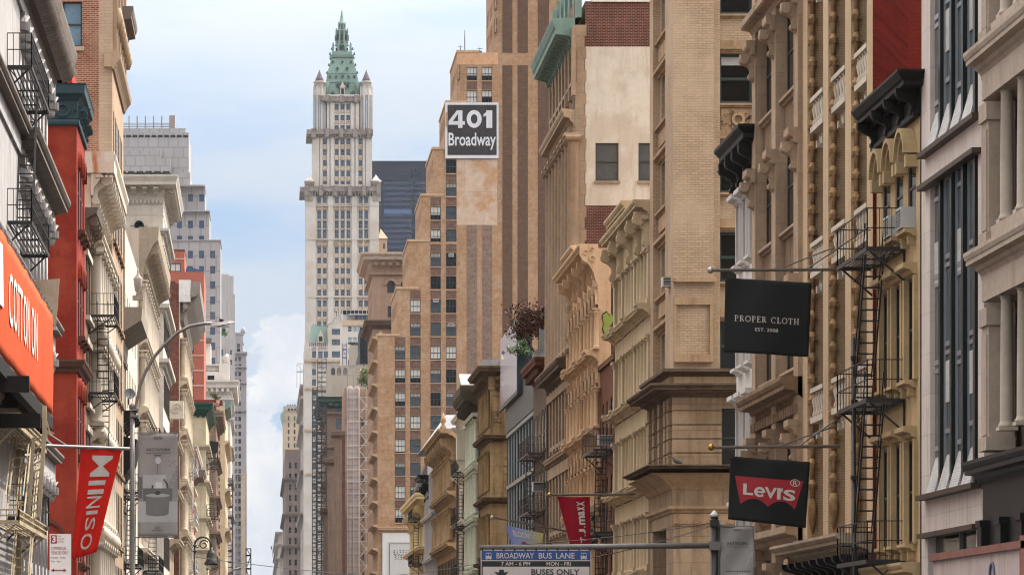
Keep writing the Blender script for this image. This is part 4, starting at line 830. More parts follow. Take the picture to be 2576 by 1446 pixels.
# ================================================================ stepped brick tower with the painted sign
m401 = mat('orange_tan_brick', (180, 142, 110), var=.22, scale=1.6, streak=.1, brick=((190, 150, 114), (142, 112, 88), .9, .26), patch=((198, 166, 136), .6, .55)); m401d = mat('brown_speckled_brick', (128, 100, 88), var=.26, scale=2.4, streak=.05, brick=((112, 84, 72), (150, 128, 118), .9, .35), bump=.1); m401p = mat('peeling_pale_paint', (216, 190, 168), var=.12, scale=1.2, streak=.05, patch=((196, 148, 108), .8, .35), joint=(5.5, 6.3, .82, .06)); m401b = mat('dark_brown_brick', (112, 86, 70), var=.24, scale=1.5, streak=.05, brick=((106, 80, 66), (126, 98, 82), .6, .2))
m401s = mat('tower_stone_trim', (206, 172, 138), streak=.2)
Y4 = 570.0; ZR = lambda y: PZ(y, Y4); XR = lambda x: PX(x, Y4)
t = Thing('stepped_brick_tower', 'tall orange tan brick tower stepping up in setbacks behind the painted sign', 'building', (XR(950), Y4, 0)); fN = Fr((0, Y4, 0), (1, 0, 0), (0, -1, 0))
steps = [(950, 845), (998, 727), (1027, 608), (1060, 493), (1088, 376), (1122, 259), (1150, 133), (1243, -60)]
cw = {1006.7: range(0, 8), 1045: range(0, 10), 1096: range(0, 14), 1135: range(0, 16)}; holes = []; wn = []
for cx_, rr in cw.items():
    for k in rr: wn.append((XR(cx_), ZR(1296.5 - 58.5 * k)))
for cx_ in (1187.3, 1225):
    for k in (18, 19): wn.append((XR(cx_), ZR(1296.5 - 58.5 * k + 1)))
ww, wh = 1.50, 1.98
for x, z in wn: holes.append((x - ww / 2, x + ww / 2, z - wh / 2, z + wh / 2))
wl = t.mb('brick_wall', m401); ys = [1460] + [s_[1] for s_ in steps]
zb = 0
for i, (x, y) in enumerate(steps):
    z0, z1 = (0 if i == 0 else ZR(steps[i - 1][1])), ZR(y)
    wall(wl, fN, XR(x), XR(1420), z0, z1, [h for h in holes if z0 < (h[2] + h[3]) / 2 < z1], .28)
    d = 24 - i * .6; st = Fr((XR(x), Y4 + d, 0), (0, -1, 0), (-1, 0, 0)); fl = [ZR(1296.5 - 58.5 * k) for k in range(26)]
    rows = [(z - 1, 2.0) for z in fl if z0 + 1.2 < z < z1 - 1.4]; cols = [(3.2 + 3.5 * q, 1.6) for q in range(6)]
    wall(t.mb('street_wall', m401), st, 0, d, 0 if i == 0 else z0, z1, cells(cols, rows), .3)
    for c, w in cols[-3:]:
        for zz, hh in rows: t.inst('window', winmesh(w, hh, G_dark, F_black, one=True)[0], st, c, zz, -.28)
    t.mb('roof', m401d).box(LOC, XR(x) + .3, XR(1420), max(0, z0 - .1), z1 - .3, -(Y4 + .3), -(Y4 + d)); t.mb('coping', m401s).box(LOC, XR(x) - .12, XR(min(x + 55, 1420)) if i < 7 else XR(1420), z1, z1 + .35, -(Y4 - .12), -(Y4 + d))
    if i == 0:
        for z in [ZR(1446 - 59 * k) for k in range(11)]: t.mb('street_ledge', m401s).mould(st, 0, d, cprof(.8, .55), z)
stl = [dict(glass=G_dark, frame=F_black), dict(glass=G_gray, frame=F_black), dict(glass=G_dark, frame=F_black, blind=.45), dict(glass=G_dark, frame=F_black, blind=.62), dict(glass=G_gray, frame=F_black, blind=.3, bmat=CURT), dict(glass=G_gray, frame=F_black), dict(glass=G_dark, frame=F_black, blind=.9)]
rn = random.Random(11); acme = MB(); acme.box(LOC, -.38, .38, 0, .48, 0, .45); acme.box(LOC, -.33, .33, .06, .42, .45, .46, 1); acme = acme.mesh('air_conditioner', [F_white, F_grey])
acs = {(3, 13): 1}
for i, (x, z) in enumerate(wn):
    gm, fm = winmesh(ww - .01, wh - .01, **{'bars': (2, 1), 'fw': .08, **rn.choice(stl)}); t.inst('window', gm, fN, x, z - wh / 2 + .005, -.2, [('window_frame', fm)])
sp = t.mb('brick_spandrel', m401d)
for cx_, rr in cw.items():
    ks = list(rr)
    for k in ks:
        z = ZR(1296.5 - 58.5 * k); sp.box(fN, XR(cx_) - ww / 2, XR(cx_) + ww / 2, z + wh / 2 + .1, z + 58.5 * .057 - wh / 2 - .12, .002, .03)
for k in (18,): 
    for cx_ in (1187.3, 1225): sp.box(fN, XR(cx_) - ww / 2, XR(cx_) + ww / 2, ZR(1297.5 - 58.5 * k) + wh / 2 + .1, ZR(1297.5 - 58.5 * 19) - wh / 2 - .12, .002, .03)
sl_ = t.mb('window_sill', m401s)
for x, z in wn: sl_.box(fN, x - ww / 2 - .08, x + ww / 2 + .08, z - wh / 2 - .12, z - wh / 2 - .004, .002, .12)
bands = t.mb('brick_band', mat('faded_brick_band', (150, 126, 114), var=.26, scale=2.4, streak=.05, brick=((134, 108, 96), (166, 144, 132), .9, .35), bump=.1))
for a, c in ((1175, 1200), (1213, 1238)): bands.box(fN, XR(a), XR(c), 8, ZR(566), .004, .05)
bands = t.mb('dark_brick_band', m401b)
for a, c in ((1264, 1289), (1302, 1328), (1353, 1381)): bands.box(fN, XR(a), XR(c), 8, ZR(165), .004, .05); bands.box(fN, XR(a), XR(c), ZR(133), ZR(-60), .004, .05)
t.mb('painted_patch', m401p).box(fN, XR(1149), XR(1251), ZR(566), ZR(400), .004, .035)
t.mb('stone_band', mat('peach_stone_band', (220, 172, 134), streak=.1)).box(fN, XR(1150), XR(1253), ZR(165) + .1, ZR(133), .004, .045)
t.mb('corner_post', m401s).exn(fN, [(XR(953), ZR(845)), (XR(962), ZR(845)), (XR(962), ZR(838)), (XR(957.5), ZR(830)), (XR(953), ZR(838))], -.8, .0)
t.mb('white_base_wall', mat('white_painted_base', (232, 228, 226), var=.05, streak=.08)).box(fN, XR(962), XR(1060), 0, ZR(1340), .06, .4); t.mb('base_cornice', m401s).mould(fN, XR(950), XR(1060), cprof(.7, .9), ZR(1340), n=.06); t.done()
def ac(label, p, fr): 
    o = link('air_conditioner', acme, None, Fr(p, fr.u, fr.n).mat(0, 0)); tag(o, label, 'air conditioner', 'window air conditioners')
for x, y, lb in ((1135, 643, 'upper of two white air conditioners in the tower column beneath the painted patch'), (1135, 818, 'white air conditioner in the third tower window down from another unit'), (1096, 757, 'white air conditioner in tower window left of the brown bands')):
    ac(lb, (XR(x), Y4 - .02, ZR(y) - .2), fN)
sgn = Thing('painted_sign', 'huge black sign with white border reading 401 Broadway', 'sign', (XR(1121), Y4 - .4, ZR(399)))
mw_ = mat('sign_white_paint', (226, 226, 232), var=.06, streak=.1); mk_ = mat('sign_black_paint', (66, 64, 66), var=.14, scale=.5, streak=.25, stain=((112, 84, 66), .25))
sgn.mb('board', mw_).box(fN, XR(1120), XR(1254), ZR(399), ZR(259), .06, .3); sgn.mb('face', mk_).box(fN, XR(1125.5), XR(1249), ZR(391), ZR(265), .30, .33)
fn = lambda x, y: Vector((XR(x), Y4 - .35, ZR(y))); lt = MB()
polyf = lambda pts: lt.poly([fn(x, y) for x, y in pts])
for q in ([(1152, 279), (1163, 279), (1163, 306), (1152, 306)], [(1152, 315), (1163, 315), (1163, 323), (1152, 323)], [(1128, 306), (1169, 306), (1169, 315), (1128, 315)], [(1128, 306), (1149, 279), (1152, 279), (1152, 287), (1139, 306)], [(1223, 279), (1238, 279), (1238, 323), (1223, 323)], [(1216, 289), (1223, 283), (1223, 292), (1216, 295)]): polyf(q)
ring = lambda cx_, cy_, a, bq, c, d: [lt.poly([fn(cx_ + r1 * math.cos(t0), cy_ + r2 * math.sin(t0)) for r1, r2, t0 in ((a, bq, i * .3307), (a, bq, (i + 1) * .3307), (c, d, (i + 1) * .3307), (c, d, i * .3307))]) for i in range(19)]
ring(1192.5, 300.5, 19, 22.5, 8.5, 12)
puttext(lt, 'Broadway', fn, 1128, 1247, 378, 335, .016); sgn.add('lettering', lt, mw_); sgn.done()
for x, y0, y1, lb in ((1169, 132, 74, 'tallest thin antenna mast on the sign tower roof'), (1158, 132, 112, 'short antenna left of the tallest mast'), (1207, 132, 118, 'stubby antenna right of the tallest mast')):
    mb = MB(); q = Fr(P3(x, y0 + 2, Y4 + 4), (1, 0, 0), (0, -1, 0)); h = (y0 - y1) * .0574; mb.tube([q.p(0, 0), q.p(0, h * .6), q.p(0, h)], .1, 6, 0, .04); mb.box(q, -.3, .3, 0, .25, -.3, .3)
    if y1 > 80: mb.bar(q.p(-.4, h * .8), q.p(.4, h * .75), .06)
    tag(link('antenna', mb.mesh('antenna', F_grey)), lb, 'antenna', 'roof antennas')
q = Thing('hoarding_sign', 'white advertisement with thin black frame at the foot of brick tower', 'sign', (XR(975), Y4 - .5, ZR(1446))); q.mb('board', F_white).box(fN, XR(974), XR(1052), ZR(1452), ZR(1362), .41, .47)
fm_ = q.mb('border', F_black)
for a, c, y0, y1 in ((979, 1046, 1366, 1367.4), (979, 980.4, 1452, 1367), (1044.6, 1046, 1452, 1367)): fm_.box(fN, XR(a), XR(c), ZR(max(y0, y1)), ZR(min(y0, y1)), .47, .49)
lt = MB(); fn = lambda x, y: Vector((XR(x), Y4 - .5, ZR(y))); 
fl = lambda x, y: Vector((XR(x), Y4 - .5, y)); serif(lt, 'SAPPHIRE', fl, XR(989) / .057 + CX, XR(1044) / .057 + CX, ZR(1394), ZR(1383.5), .2); serif(lt, 'RESERVE', fl, 992, 1041, ZR(1406), ZR(1396), .2); q.add('lettering', lt, plain('sign_black', (40, 40, 44), .7)); q.done()
# ---- brown arched building beyond the tower
m18 = mat('brown_terracotta', (176, 146, 124), var=.12, streak=.2)
b = Bld('brown_arcade_tower', 'brown stone block with dentil cornice between the brick tower and white tower', 'R', PX(937, 640), 640, 668, 24, PZ(640, 640)); b.core(m18); N = b.N; zz = lambda y: PZ(y, 640); uu = lambda x: PX(x, 640) - b.X
h = [(uu(974), uu(993), zz(737), zz(707)), (uu(1008), uu(1027), zz(737), zz(707)), (uu(975), uu(992), zz(798), zz(770)), (uu(975), uu(992), zz(865), zz(838))]; wl = b.mb('wall', m18); wall(wl, N, 0, 24, 0, zz(668), h, .5); cols = [(2.5 + 4.2 * i, 1.6) for i in range(6)]; rows = [(zz(745 + 38 * k), 1.9) for k in range(16)]; wall(wl, b.S, 0, b.L, 0, zz(668), cells(cols, rows), .4)
for i, q in enumerate(h):
    gm, fm = winmesh(q[1] - q[0] - .01, q[3] - q[2] - .01, G_gray, F_brown, fw=.12); b.inst('window', gm, N, (q[0] + q[1]) / 2, q[2], -.4, [('window_frame', fm)])
    if i < 2: archfill(wl, N, (q[0] + q[1]) / 2, q[1] - q[0], q[3], -.48, -.01); archband(b.mb('arch_moulding', m18), N, (q[0] + q[1]) / 2, q[3] - (q[1] - q[0]) / 2, .7, 1.1, 0, .3)
windows(b, b.S, cols[-3:], rows, .4, [dict(glass=G_dark, frame=F_brown, one=True)])
b.ring('cornice', mat('pale_brown_stone', (206, 184, 166)), [(0, 0), (.3, .2), (.5, .6), (1.5, .9), (1.5, 1.3), (1.9, 1.7), (1.9, 2.0), (0, 2.0)], zz(668)); dent(b.mb('cornice_dentils', m18), N, 0, 24, zz(668), .6, .3, 1.0, 1.1, .6); bm = bracketmesh(.8, 1.0, 1.3, MT['pale_brown_stone'])
for i in range(9): b.inst('bracket', bm, N, .6 + i * 2.8, zz(664), .3)
b.ring('ledge', m18, lprof(.5, .5), zz(695)); b.ring('cornice', mat('dark_brown_ledge', (110, 88, 76)), cprof(1.3, 1.4), zz(828)); b.done()
# ================================================================ white gothic skyscraper with green pyramid
YW = 1420.0; wx = lambda r: PX(644 + .5011 * r, YW); wz = lambda r: PZ(.5011 * r, YW); fW = Fr((0, YW, 0), (1, 0, 0), (0, -1, 0))
mw = mat('white_terracotta', (212, 204, 196), var=.12, scale=.14, streak=.0, patch=((196, 178, 160), .55, .11)); mwt = mat('tan_terracotta_ornament', (206, 182, 158), var=.2, scale=.5, streak=0, patch=((166, 134, 106), .6, .6)); mwb = mat('grey_brown_gothic_band', (158, 146, 138), var=.25, scale=.7, streak=0, patch=((120, 106, 98), .7, .5)); mgr = mat('green_copper_roof', (134, 158, 147), var=.12, scale=.3, streak=.1); mgd = mat('dark_green_copper', (92, 120, 110), var=.25, scale=.6, streak=0); mlb = plain('pale_blue_tile', (160, 172, 190), .6)
t = Thing('gothic_skyscraper', 'white gothic skyscraper crowned by a green copper pyramid and spire', 'skyscraper', (wx(433), YW, 0))
def fbox(part, m, a, c, y0, y1, n0, n1): t.mb(part, m).box(fW, wx(a), wx(c), wz(y1), wz(y0), n0, n1)
C7 = [317, 345, 405, 435, 464, 525, 553]; C5 = [346, 405, 435, 464, 525]
wg = {}
def wn_(c, yt, h, arch=False, w=1.36, g=G_sky):
    k = (h, arch, w, g.name)
    if k not in wg: wg[k] = winmesh(w, h, g, F_grey, (1, 1), arch=arch, fw=.13, one=True)[0]
    return wg[k]
cnt = [0]; rest = MB(); rn = random.Random(5)
def win(c, yt, yb, arch=False, n=-.55, w=1.36):
    h = round(wz(yt) - wz(yb), 1); g = rn.choice([G_sky, G_blue, G_sky, G_gray])
    if cnt[0] < 99: t.inst('window', wn_(c, yt, h, arch, w, g), fW, wx(c), wz(yb), n); cnt[0] += 1
    else: rest.box(fW, wx(c) - w / 2, wx(c) + w / 2, wz(yb), wz(yb) + h, n - .05, n)
def holes(cols, rows, w=1.38): return [(wx(c) - w / 2, wx(c) + w / 2, wz(yb), wz(yb) + round(wz(yt) - wz(yb), 1)) for c in cols for yt, yb in rows]
lowrows = [(988, 1020), (1058, 1100), (1108, 1146), (1152, 1196), (1240, 1272), (1294, 1322), (1347, 1375), (1398, 1427), (1455, 1484), (1508, 1540), (1562, 1590), (1615, 1643), (1668, 1696), (1722, 1750), (1776, 1804)]
hs = holes(C7, lowrows); wl = t.mb('wall', mw)
wall(wl, fW, wx(250), wx(617), 0, wz(985), hs, .6); wall(wl, Fr((wx(250), YW + 27, 0), (0, -1, 0), (-1, 0, 0)), 0, 27, 0, wz(985), [], .6)
wall(wl, Fr((wx(617), YW, 0), (0, 1, 0), (1, 0, 0)), 0, 27, 0, wz(985)); t.mb('roof', mw).box(LOC, wx(250) + .8, wx(617) - .8, 0, wz(985) - .1, -(YW + .8), -(YW + 27))
for i, (yt, yb) in enumerate(lowrows):
    for c in C7:
        if i < 13: win(c, yt, yb, i in (0, 1, 4, 9))
        else: rest.box(fW, wx(c) - .68, wx(c) + .68, wz(yb), wz(yt), -.62, -.55)
for a, c in ((250, 300), (362, 388), (481, 508), (570, 617)): fbox('pier', mw, a, c, 985, 1850, .0, .55)
for x in (331, 420, 450, 539): fbox('mullion', mw, x - 2.2, x + 2.2, 985, 1850, .0, .4)
sp = t.mb('ornament_spandrel', mwt)
for i in range(1, len(lowrows)):
    a, c = lowrows[i - 1][1], lowrows[i][0]
    for q in C7: sp.box(fW, wx(q) - .75, wx(q) + .75, wz(c) + .25, wz(a) - .25, .003, .12)
for yt in (1058, 1240): # crocketed heads over the tall windows
    for q in C7:
        for k in (-9, 0, 9): t.mb('crocket', mwt).exn(fW, [(wx(q + k - 3), wz(yt - 6)), (wx(q + k + 3), wz(yt - 6)), (wx(q + k), wz(yt - 30))], .1, .5)
for y in (1032, 1202, 1490): t.mb('string_course', mw).box(fW, wx(248), wx(619), wz(y + 3), wz(y), .003, .7)
uprows = [(694, 724), (748, 778), (802, 832), (856, 885), (908, 924)]
wall(wl, fW, wx(285), wx(583), wz(985), wz(660), holes(C5, uprows), .6, -1.2); wall(wl, Fr((wx(285), YW + 25.8, 0), (0, -1, 0), (-1, 0, 0)), 0, 24.6, wz(985), wz(660)); wall(wl, Fr((wx(583), YW + 1.2, 0), (0, 1, 0), (1, 0, 0)), 0, 24.6, wz(985), wz(660)); t.mb('roof', mw).box(LOC, wx(285) + .8, wx(583) - .8, wz(985), wz(660), -(YW + 2.2), -(YW + 25.5))
for i, (yt, yb) in enumerate(uprows):
    for c in C5: win(c, yt, yb, i == 0, -1.75)
    if i:
        for q in C5: t.mb('tower_spandrel', mwt).box(fW, wx(q) - .75, wx(q) + .75, wz(yt) + .2, wz(uprows[i - 1][1]) - .2, -1.197, -1.05)
for a, c in ((285, 318), (322, 334), (358, 366), (376, 392), (479, 494), (500, 513), (538, 546), (552, 583)): fbox('pier', mw, a, c, 690, 985, -1.2, -.7)
for x in (420, 450): fbox('mullion', mw, x - 2.2, x + 2.2, 690, 985, -1.2, -.8)
def gband(y0, y1, a, c, n):                           # arcaded gothic balcony band
    bb = t.mb('gothic_balcony', mwb); bb.box(fW, wx(a), wx(c), wz(y0 + 22), wz(y0), n - 1.5, n + 1.3); bb.box(fW, wx(a), wx(c), wz(y0 + 27), wz(y0 + 22), n - 1.5, n + .9)
    k = int((c - a) / 14)
    for i in range(k):
        x = a + (c - a) * (i + .5) / k; bb.exn(fW, [(wx(x - 5), wz(y0 + 26)), (wx(x + 5), wz(y0 + 26)), (wx(x), wz(y1 + 4 * (i % 2)))], n, n + 1.0)
        bb.box(fW, wx(x) - .35, wx(x) + .35, wz(y0 + 2), wz(y0 - 3), n + .9, n + 1.4)
        if i % 5 == 0: bb.box(fW, wx(x) - .7, wx(x) + .7, wz(y1), wz(y0 - 6), n, n + 1.8)
    bb.box(Fr((wx(a) - 1.2, YW + 26, 0), (0, -1, 0), (-1, 0, 0)), 0, 27, wz(y0 + 24), wz(y0), -1.5, .6)
gband(652, 690, 280, 588, -1.0); gband(940, 986, 246, 622, .2)
def turret(cx, r, y0, y1, yt, m, n, spire=True, seg=8):
    tb = t.mb('corner_turret', m); R_ = r * .0712; tb.lathe(fW, wx(cx), n, [(R_, wz(y1)), (R_, wz(y0)), (R_ * 1.12, wz(y0)), (R_ * 1.12, wz(y0 - 10)), (R_ * .8, wz(y0 - 12)), (R_ * .12, wz(yt)), (.02, wz(yt - 6))], seg)
for cx in (268, 602): turret(cx, 24, 915, 1010, 880, mw, -.6)
def topturret(cx):
    tb = t.mb('corner_turret', mw); r = 2.15
    tb.lathe(fW, wx(cx), -3.2, [(r, wz(660)), (r, wz(478)), (r * 1.08, wz(476)), (r * 1.08, wz(470)), (r * .86, wz(468)), (r * .86, wz(412)), (r * 1.05, wz(410)), (r * 1.05, wz(404)), (r * .6, wz(402))], 8)
    for k in range(8):
        a = math.pi / 8 + k * math.pi / 4; x, n = wx(cx) + r * math.cos(a), -3.2 + r * math.sin(a)
        tb.box(fW, x - .25, x + .25, wz(655), wz(440), n - .25, n + .25); tb.exn(fW, [(x - .3, wz(440)), (x + .3, wz(440)), (x, wz(422))], n - .3, n + .3)
        a = k * math.pi / 4; x, n = wx(cx) + r * math.cos(a), -3.2 + r * math.sin(a)
        if n > -3: t.mb('turret_tile', mlb).box(fW, x - .32, x + .32, wz(640), wz(500), n - .5, n + .02)
    t.mb('turret_spire', mat('slate_spire', (120, 112, 116), var=.2)).lathe(fW, wx(cx), -3.2, [(r * .8, wz(404)), (r * .55, wz(385)), (.3, wz(356)), (.05, wz(344))], 8)
topturret(319); topturret(555)
trows = [(520, 548), (574, 602), (626, 650)]; wall(wl, fW, wx(356), wx(519), wz(660), wz(470), holes([405, 435, 464], trows), .6, -2.2); fbox('roof', mw, 360, 515, 478, 660, -22, -3.2)
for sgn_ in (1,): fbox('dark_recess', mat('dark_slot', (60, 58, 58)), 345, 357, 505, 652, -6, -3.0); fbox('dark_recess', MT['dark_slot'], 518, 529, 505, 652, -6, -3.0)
wall(wl, Fr((wx(290), YW + 24, 0), (0, -1, 0), (-1, 0, 0)), 0, 19, wz(660), wz(480)); wall(wl, Fr((wx(583), YW + 5, 0), (0, 1, 0), (1, 0, 0)), 0, 19, wz(660), wz(480)); t.mb('roof', mw).box(LOC, wx(293), wx(581), wz(660), wz(482), -(YW + 6), -(YW + 24))
for i, (yt, yb) in enumerate(trows):
    for c in (398, 411, 428, 441, 458, 471): win(c, yt, yb, i == 0, -2.75, .78)
    for q in (405, 435, 464): t.mb('tower_spandrel', mwt).box(fW, wx(q) - .9, wx(q) + .9, wz(yb + 14), wz(yb + 3), -2.197, -2.05)
for a, c in ((356, 366), (374, 394), (476, 492), (502, 519)): fbox('pier', mw, a, c, 490, 660, -2.2, -1.7)
for x in (420, 450): fbox('mullion', mw, x - 2.5, x + 2.5, 500, 660, -2.2, -1.8)
gband(484, 512, 352, 524, -2.3)
# pyramid
py = t.mb('pyramid_roof', mgr)
def frus(m_, y0, w0, y1, w1, d0=None, cy=12.6):
    a0, a1 = w0 * .0712 / 2, w1 * .0712 / 2; c = wx(434.5); P = lambda x, y, z: Vector((x, YW + cy + y, z)); 
    m_.hexa([P(c - a0, -a0, wz(y0)), P(c + a0, -a0, wz(y0)), P(c + a1, -a1, wz(y1)), P(c - a1, -a1, wz(y1)), P(c - a0, a0, wz(y0)), P(c + a0, a0, wz(y0)), P(c + a1, a1, wz(y1)), P(c - a1, a1, wz(y1))])
frus(py, 478, 196, 405, 172); frus(py, 405, 172, 400, 178); frus(py, 400, 164, 355, 148); frus(py, 355, 152, 270, 104); frus(py, 270, 118, 258, 124); frus(py, 258, 104, 240, 100)
def onroof(y, w_at, xs, hgt, wd, m_=mgd):
    d = w_at * .0712 / 2
    for x in xs:
        dm = t.mb('dormer', m_); n = -12.6 + d; dm.box(fW, wx(x) - wd / 2, wx(x) + wd / 2, wz(y), wz(y) + hgt * .7, n - .9, n + .55); dm.exn(fW, [(wx(x) - wd * .7, wz(y) + hgt * .7), (wx(x) + wd * .7, wz(y) + hgt * .7), (wx(x), wz(y) + hgt * 1.15)], n - .9, n + .65)
        t.mb('dormer_window', G_dark).box(fW, wx(x) - wd * .3, wx(x) + wd * .3, wz(y) + .1, wz(y) + hgt * .62, n + .55, n + .6)
onroof(378, 156, (373, 404, 437, 468, 497), 1.1, .7, mgr); onroof(337, 143, (411, 460), 1.2, .7, mgr); onroof(300, 122, (388, 435, 480), .9, .6, mgr); onroof(376, 157, (437,), 1.9, .9, mgr)
onroof(428, 182, (412, 425, 444, 462), 2.0, .95); onroof(475, 196, (388, 438, 488), 2.0, 1.1); onroof(475, 200, (436,), 4.6, 1.6, mw)
for side in (-1, 1):
    for y, w in ((440, 190), (360, 152), (320, 134), (285, 116), (240, 104), (264, 122)):
        x = 434.5 + side * w / 2; t.mb('roof_crocket', mgd).lathe(fW, wx(x), -6, [(.3, wz(y)), (.42, wz(y - 5)), (.05, wz(y - 16))], 6)
for y0, y1 in ((470, 390),): t.mb('turret_cap', mgr).lathe(fW, wx(350), -5, [(1.3, wz(478)), (1.1, wz(430)), (1.5, wz(404)), (.1, wz(400))], 8); t.mb('turret_cap', mgr).lathe(fW, wx(516), -5, [(1.3, wz(478)), (1.1, wz(430)), (1.5, wz(404)), (.1, wz(400))], 8)
ln = t.mb('lantern', mgr)
def octs(m_, pr): m_.lathe(fW, wx(434.5), -12.6, [(w * .0356, wz(y)) for y, w in pr], 8)
octs(ln, [(242, 98), (240, 104), (236, 104), (234, 60)]); octs(ln, [(236, 50), (206, 50), (205, 72), (200, 72)]); octs(ln, [(204, 62), (132, 56), (131, 64), (126, 64), (125, 40)]); octs(ln, [(127, 34), (97, 30), (96, 40), (92, 40), (90, 28), (60, 15), (48, 10), (36, 8), (24, 4)])
for k in range(8):
    a = math.pi / 8 + k * math.pi / 4
    for rr, y0, y1, w in ((3.4, 238, 200, .34), (2.15, 206, 128, .3), (1.25, 128, 94, .2)):
        x, n = wx(434.5) + rr * math.cos(a), -12.6 + rr * math.sin(a); ln.box(fW, x - w, x + w, wz(y0), wz(y1), n - w, n + w); ln.exn(fW, [(x - w, wz(y1)), (x + w, wz(y1)), (x, wz(y1 - 14))], n - w, n + w)
    a = k * math.pi / 4; x, n = wx(434.5) + 2.1 * math.cos(a), -12.6 + 2.1 * math.sin(a); t.mb('lantern_window', MT['dark_slot']).box(fW, x - .42, x + .42, wz(178), wz(152), n - .6, n + .14); x, n = wx(434.5) + 1.75 * math.cos(a), -12.6 + 1.75 * math.sin(a); t.mb('lantern_window', MT['dark_slot']).box(fW, x - .5, x + .5, wz(234), wz(214), n - .6, n + .14)
# lower wing with its own green mansard
Yw = 1384.0; vx = lambda x: PX(x, Yw); vz = lambda y: PZ(y, Yw); fV = Fr((0, Yw, 0), (1, 0, 0), (0, -1, 0))
hs = []
for xs, ys in (((790, 806, 820), ((883, 899),)), ((790,), tuple((928 + 26 * k, 943 + 26 * k) for k in range(12))), ((840, 850), ((827, 842), (853, 868), (883, 899)))):
    for x in xs:
        for y0, y1 in ys: hs.append((vx(x) - .75, vx(x) + .75, vz(y1), vz(y0)))
wall(wl, fV, vx(766), vx(862), 0, vz(872), [h for h in hs if h[3] < vz(870)], .5); wall(wl, fV, vx(824), vx(862), vz(872), vz(815), [h for h in hs if h[3] > vz(870)], .5); wall(wl, Fr((vx(766), Yw + 34, 0), (0, -1, 0), (-1, 0, 0)), 0, 34, 0, vz(872)); t.mb('roof', mw).box(LOC, vx(766) + .6, vx(862), 0, vz(873), -(Yw + .6), -(Yw + 34)); t.mb('roof', mw).box(LOC, vx(824) + .3, vx(862), vz(873), vz(815), -(Yw + .6), -(Yw + 34))
for h in hs: rest.box(fV, h[0], h[1], h[2], h[3], -.5, -.42)
ms = t.mb('mansard_roof', mgr); ms.hexa([Vector(p) for p in ((vx(779), Yw + 1, vz(862)), (vx(823), Yw + 1, vz(862)), (vx(820), Yw + 3.5, vz(818)), (vx(784), Yw + 3.5, vz(818)), (vx(779), Yw + 30, vz(862)), (vx(823), Yw + 30, vz(862)), (vx(820), Yw + 26, vz(818)), (vx(784), Yw + 26, vz(818)))])
for i in range(9): ms.box(fV, vx(785 + 4 * i), vx(786.6 + 4 * i), vz(818), vz(812), -4, -3.6)
d = t.mb('dormer', mw); d.box(fV, vx(799), vx(814), vz(862), vz(846), -2.5, .4); d.exn(fV, [(vx(799), vz(846)), (vx(814), vz(846)), (vx(806.5), vz(829))], -2.5, .4); t.mb('dormer_window', G_dark).box(fV, vx(802), vx(811), vz(858), vz(846), .4, .46)
for i in range(12): x = 767 + i * 5; d.exn(fV, [(vx(x - 1.8), vz(875)), (vx(x + 1.8), vz(875)), (vx(x), vz(858 - 6 * (i % 3 == 0)))], -.6, .5)
for i in range(9):
    x = 824 + i * 5; y = 815 - i * 6 if i < 6 else 785 + (i - 6) * 10; d.box(fV, vx(x - 2.4), vx(x + 2.4), vz(820), vz(y + 8), -3, -.2); d.exn(fV, [(vx(x - 2.2), vz(y + 8)), (vx(x + 2.2), vz(y + 8)), (vx(x), vz(y - 9))], -2, .0)
for y in (905, 975, 1080, 1190): t.mb('string_course', mwt).box(fV, vx(765), vx(862), vz(y + 5), vz(y), .003, 1.0)
for a, c in ((766, 785), (795, 800)): t.mb('pier', mw).box(fV, vx(a), vx(c), 0, vz(872), .003, .6)
o = t.add('window_rows', rest, G_sky); o['kind'] = 'stuff'; t.done()
# ---- dark office slab beyond
t = Thing('dark_office_tower', 'dark navy slab tower with thin horizontal bands beyond the skyscraper', 'skyscraper', (PX(1000, 2100), 2100, 0)); fB = Fr((0, 2100, 0), (1, 0, 0), (0, -1, 0)); bx = lambda x: PX(x, 2100); bz = lambda y: PZ(y, 2100)
mn = mat('dark_steel', (12, 20, 44), rough=.4, var=.1, scale=.05, streak=0, bump=0); mnl = plain('dark_band_glass', (40, 56, 92), .15, .3, .6, .25)
t.mb('body', mn).box(fB, bx(925), bx(1100), 0, bz(405), -50, 0)
for i in range(30): t.mb('window_band', mnl).box(fB, bx(966), bx(1036), bz(464 + 13.4 * i), bz(457.5 + 13.4 * i), .05, .3); t.mb('window_band', mnl).box(fB, bx(938), bx(958), bz(464 + 13.4 * i), bz(457.5 + 13.4 * i), .05, .25); t.mb('window_band', mnl).box(fB, bx(1043), bx(1095), bz(464 + 13.4 * i), bz(457.5 + 13.4 * i), .05, .25)
t.mb('paler_window_band', plain('bright_band_glass', (84, 112, 156), .1, .3, .6, .3)).box(fB, bx(966), bx(1036), bz(538), bz(528), .3, .5)  # one band of lighter blue glass
for x in (958, 1036): t.mb('vertical_fin', mn).box(fB, bx(x), bx(x + 7), 0, bz(450), .05, 1.2)
for x in (951, 978, 1015, 1055): t.mb('cooling_tower', mat('cooling_tower_blue', (88, 108, 138))).lathe(fB, bx(x), -12, [(3.3, bz(406)), (3.3, bz(402)), (3.0, bz(401.5))], 16)
rn = random.Random(2)
t.done()
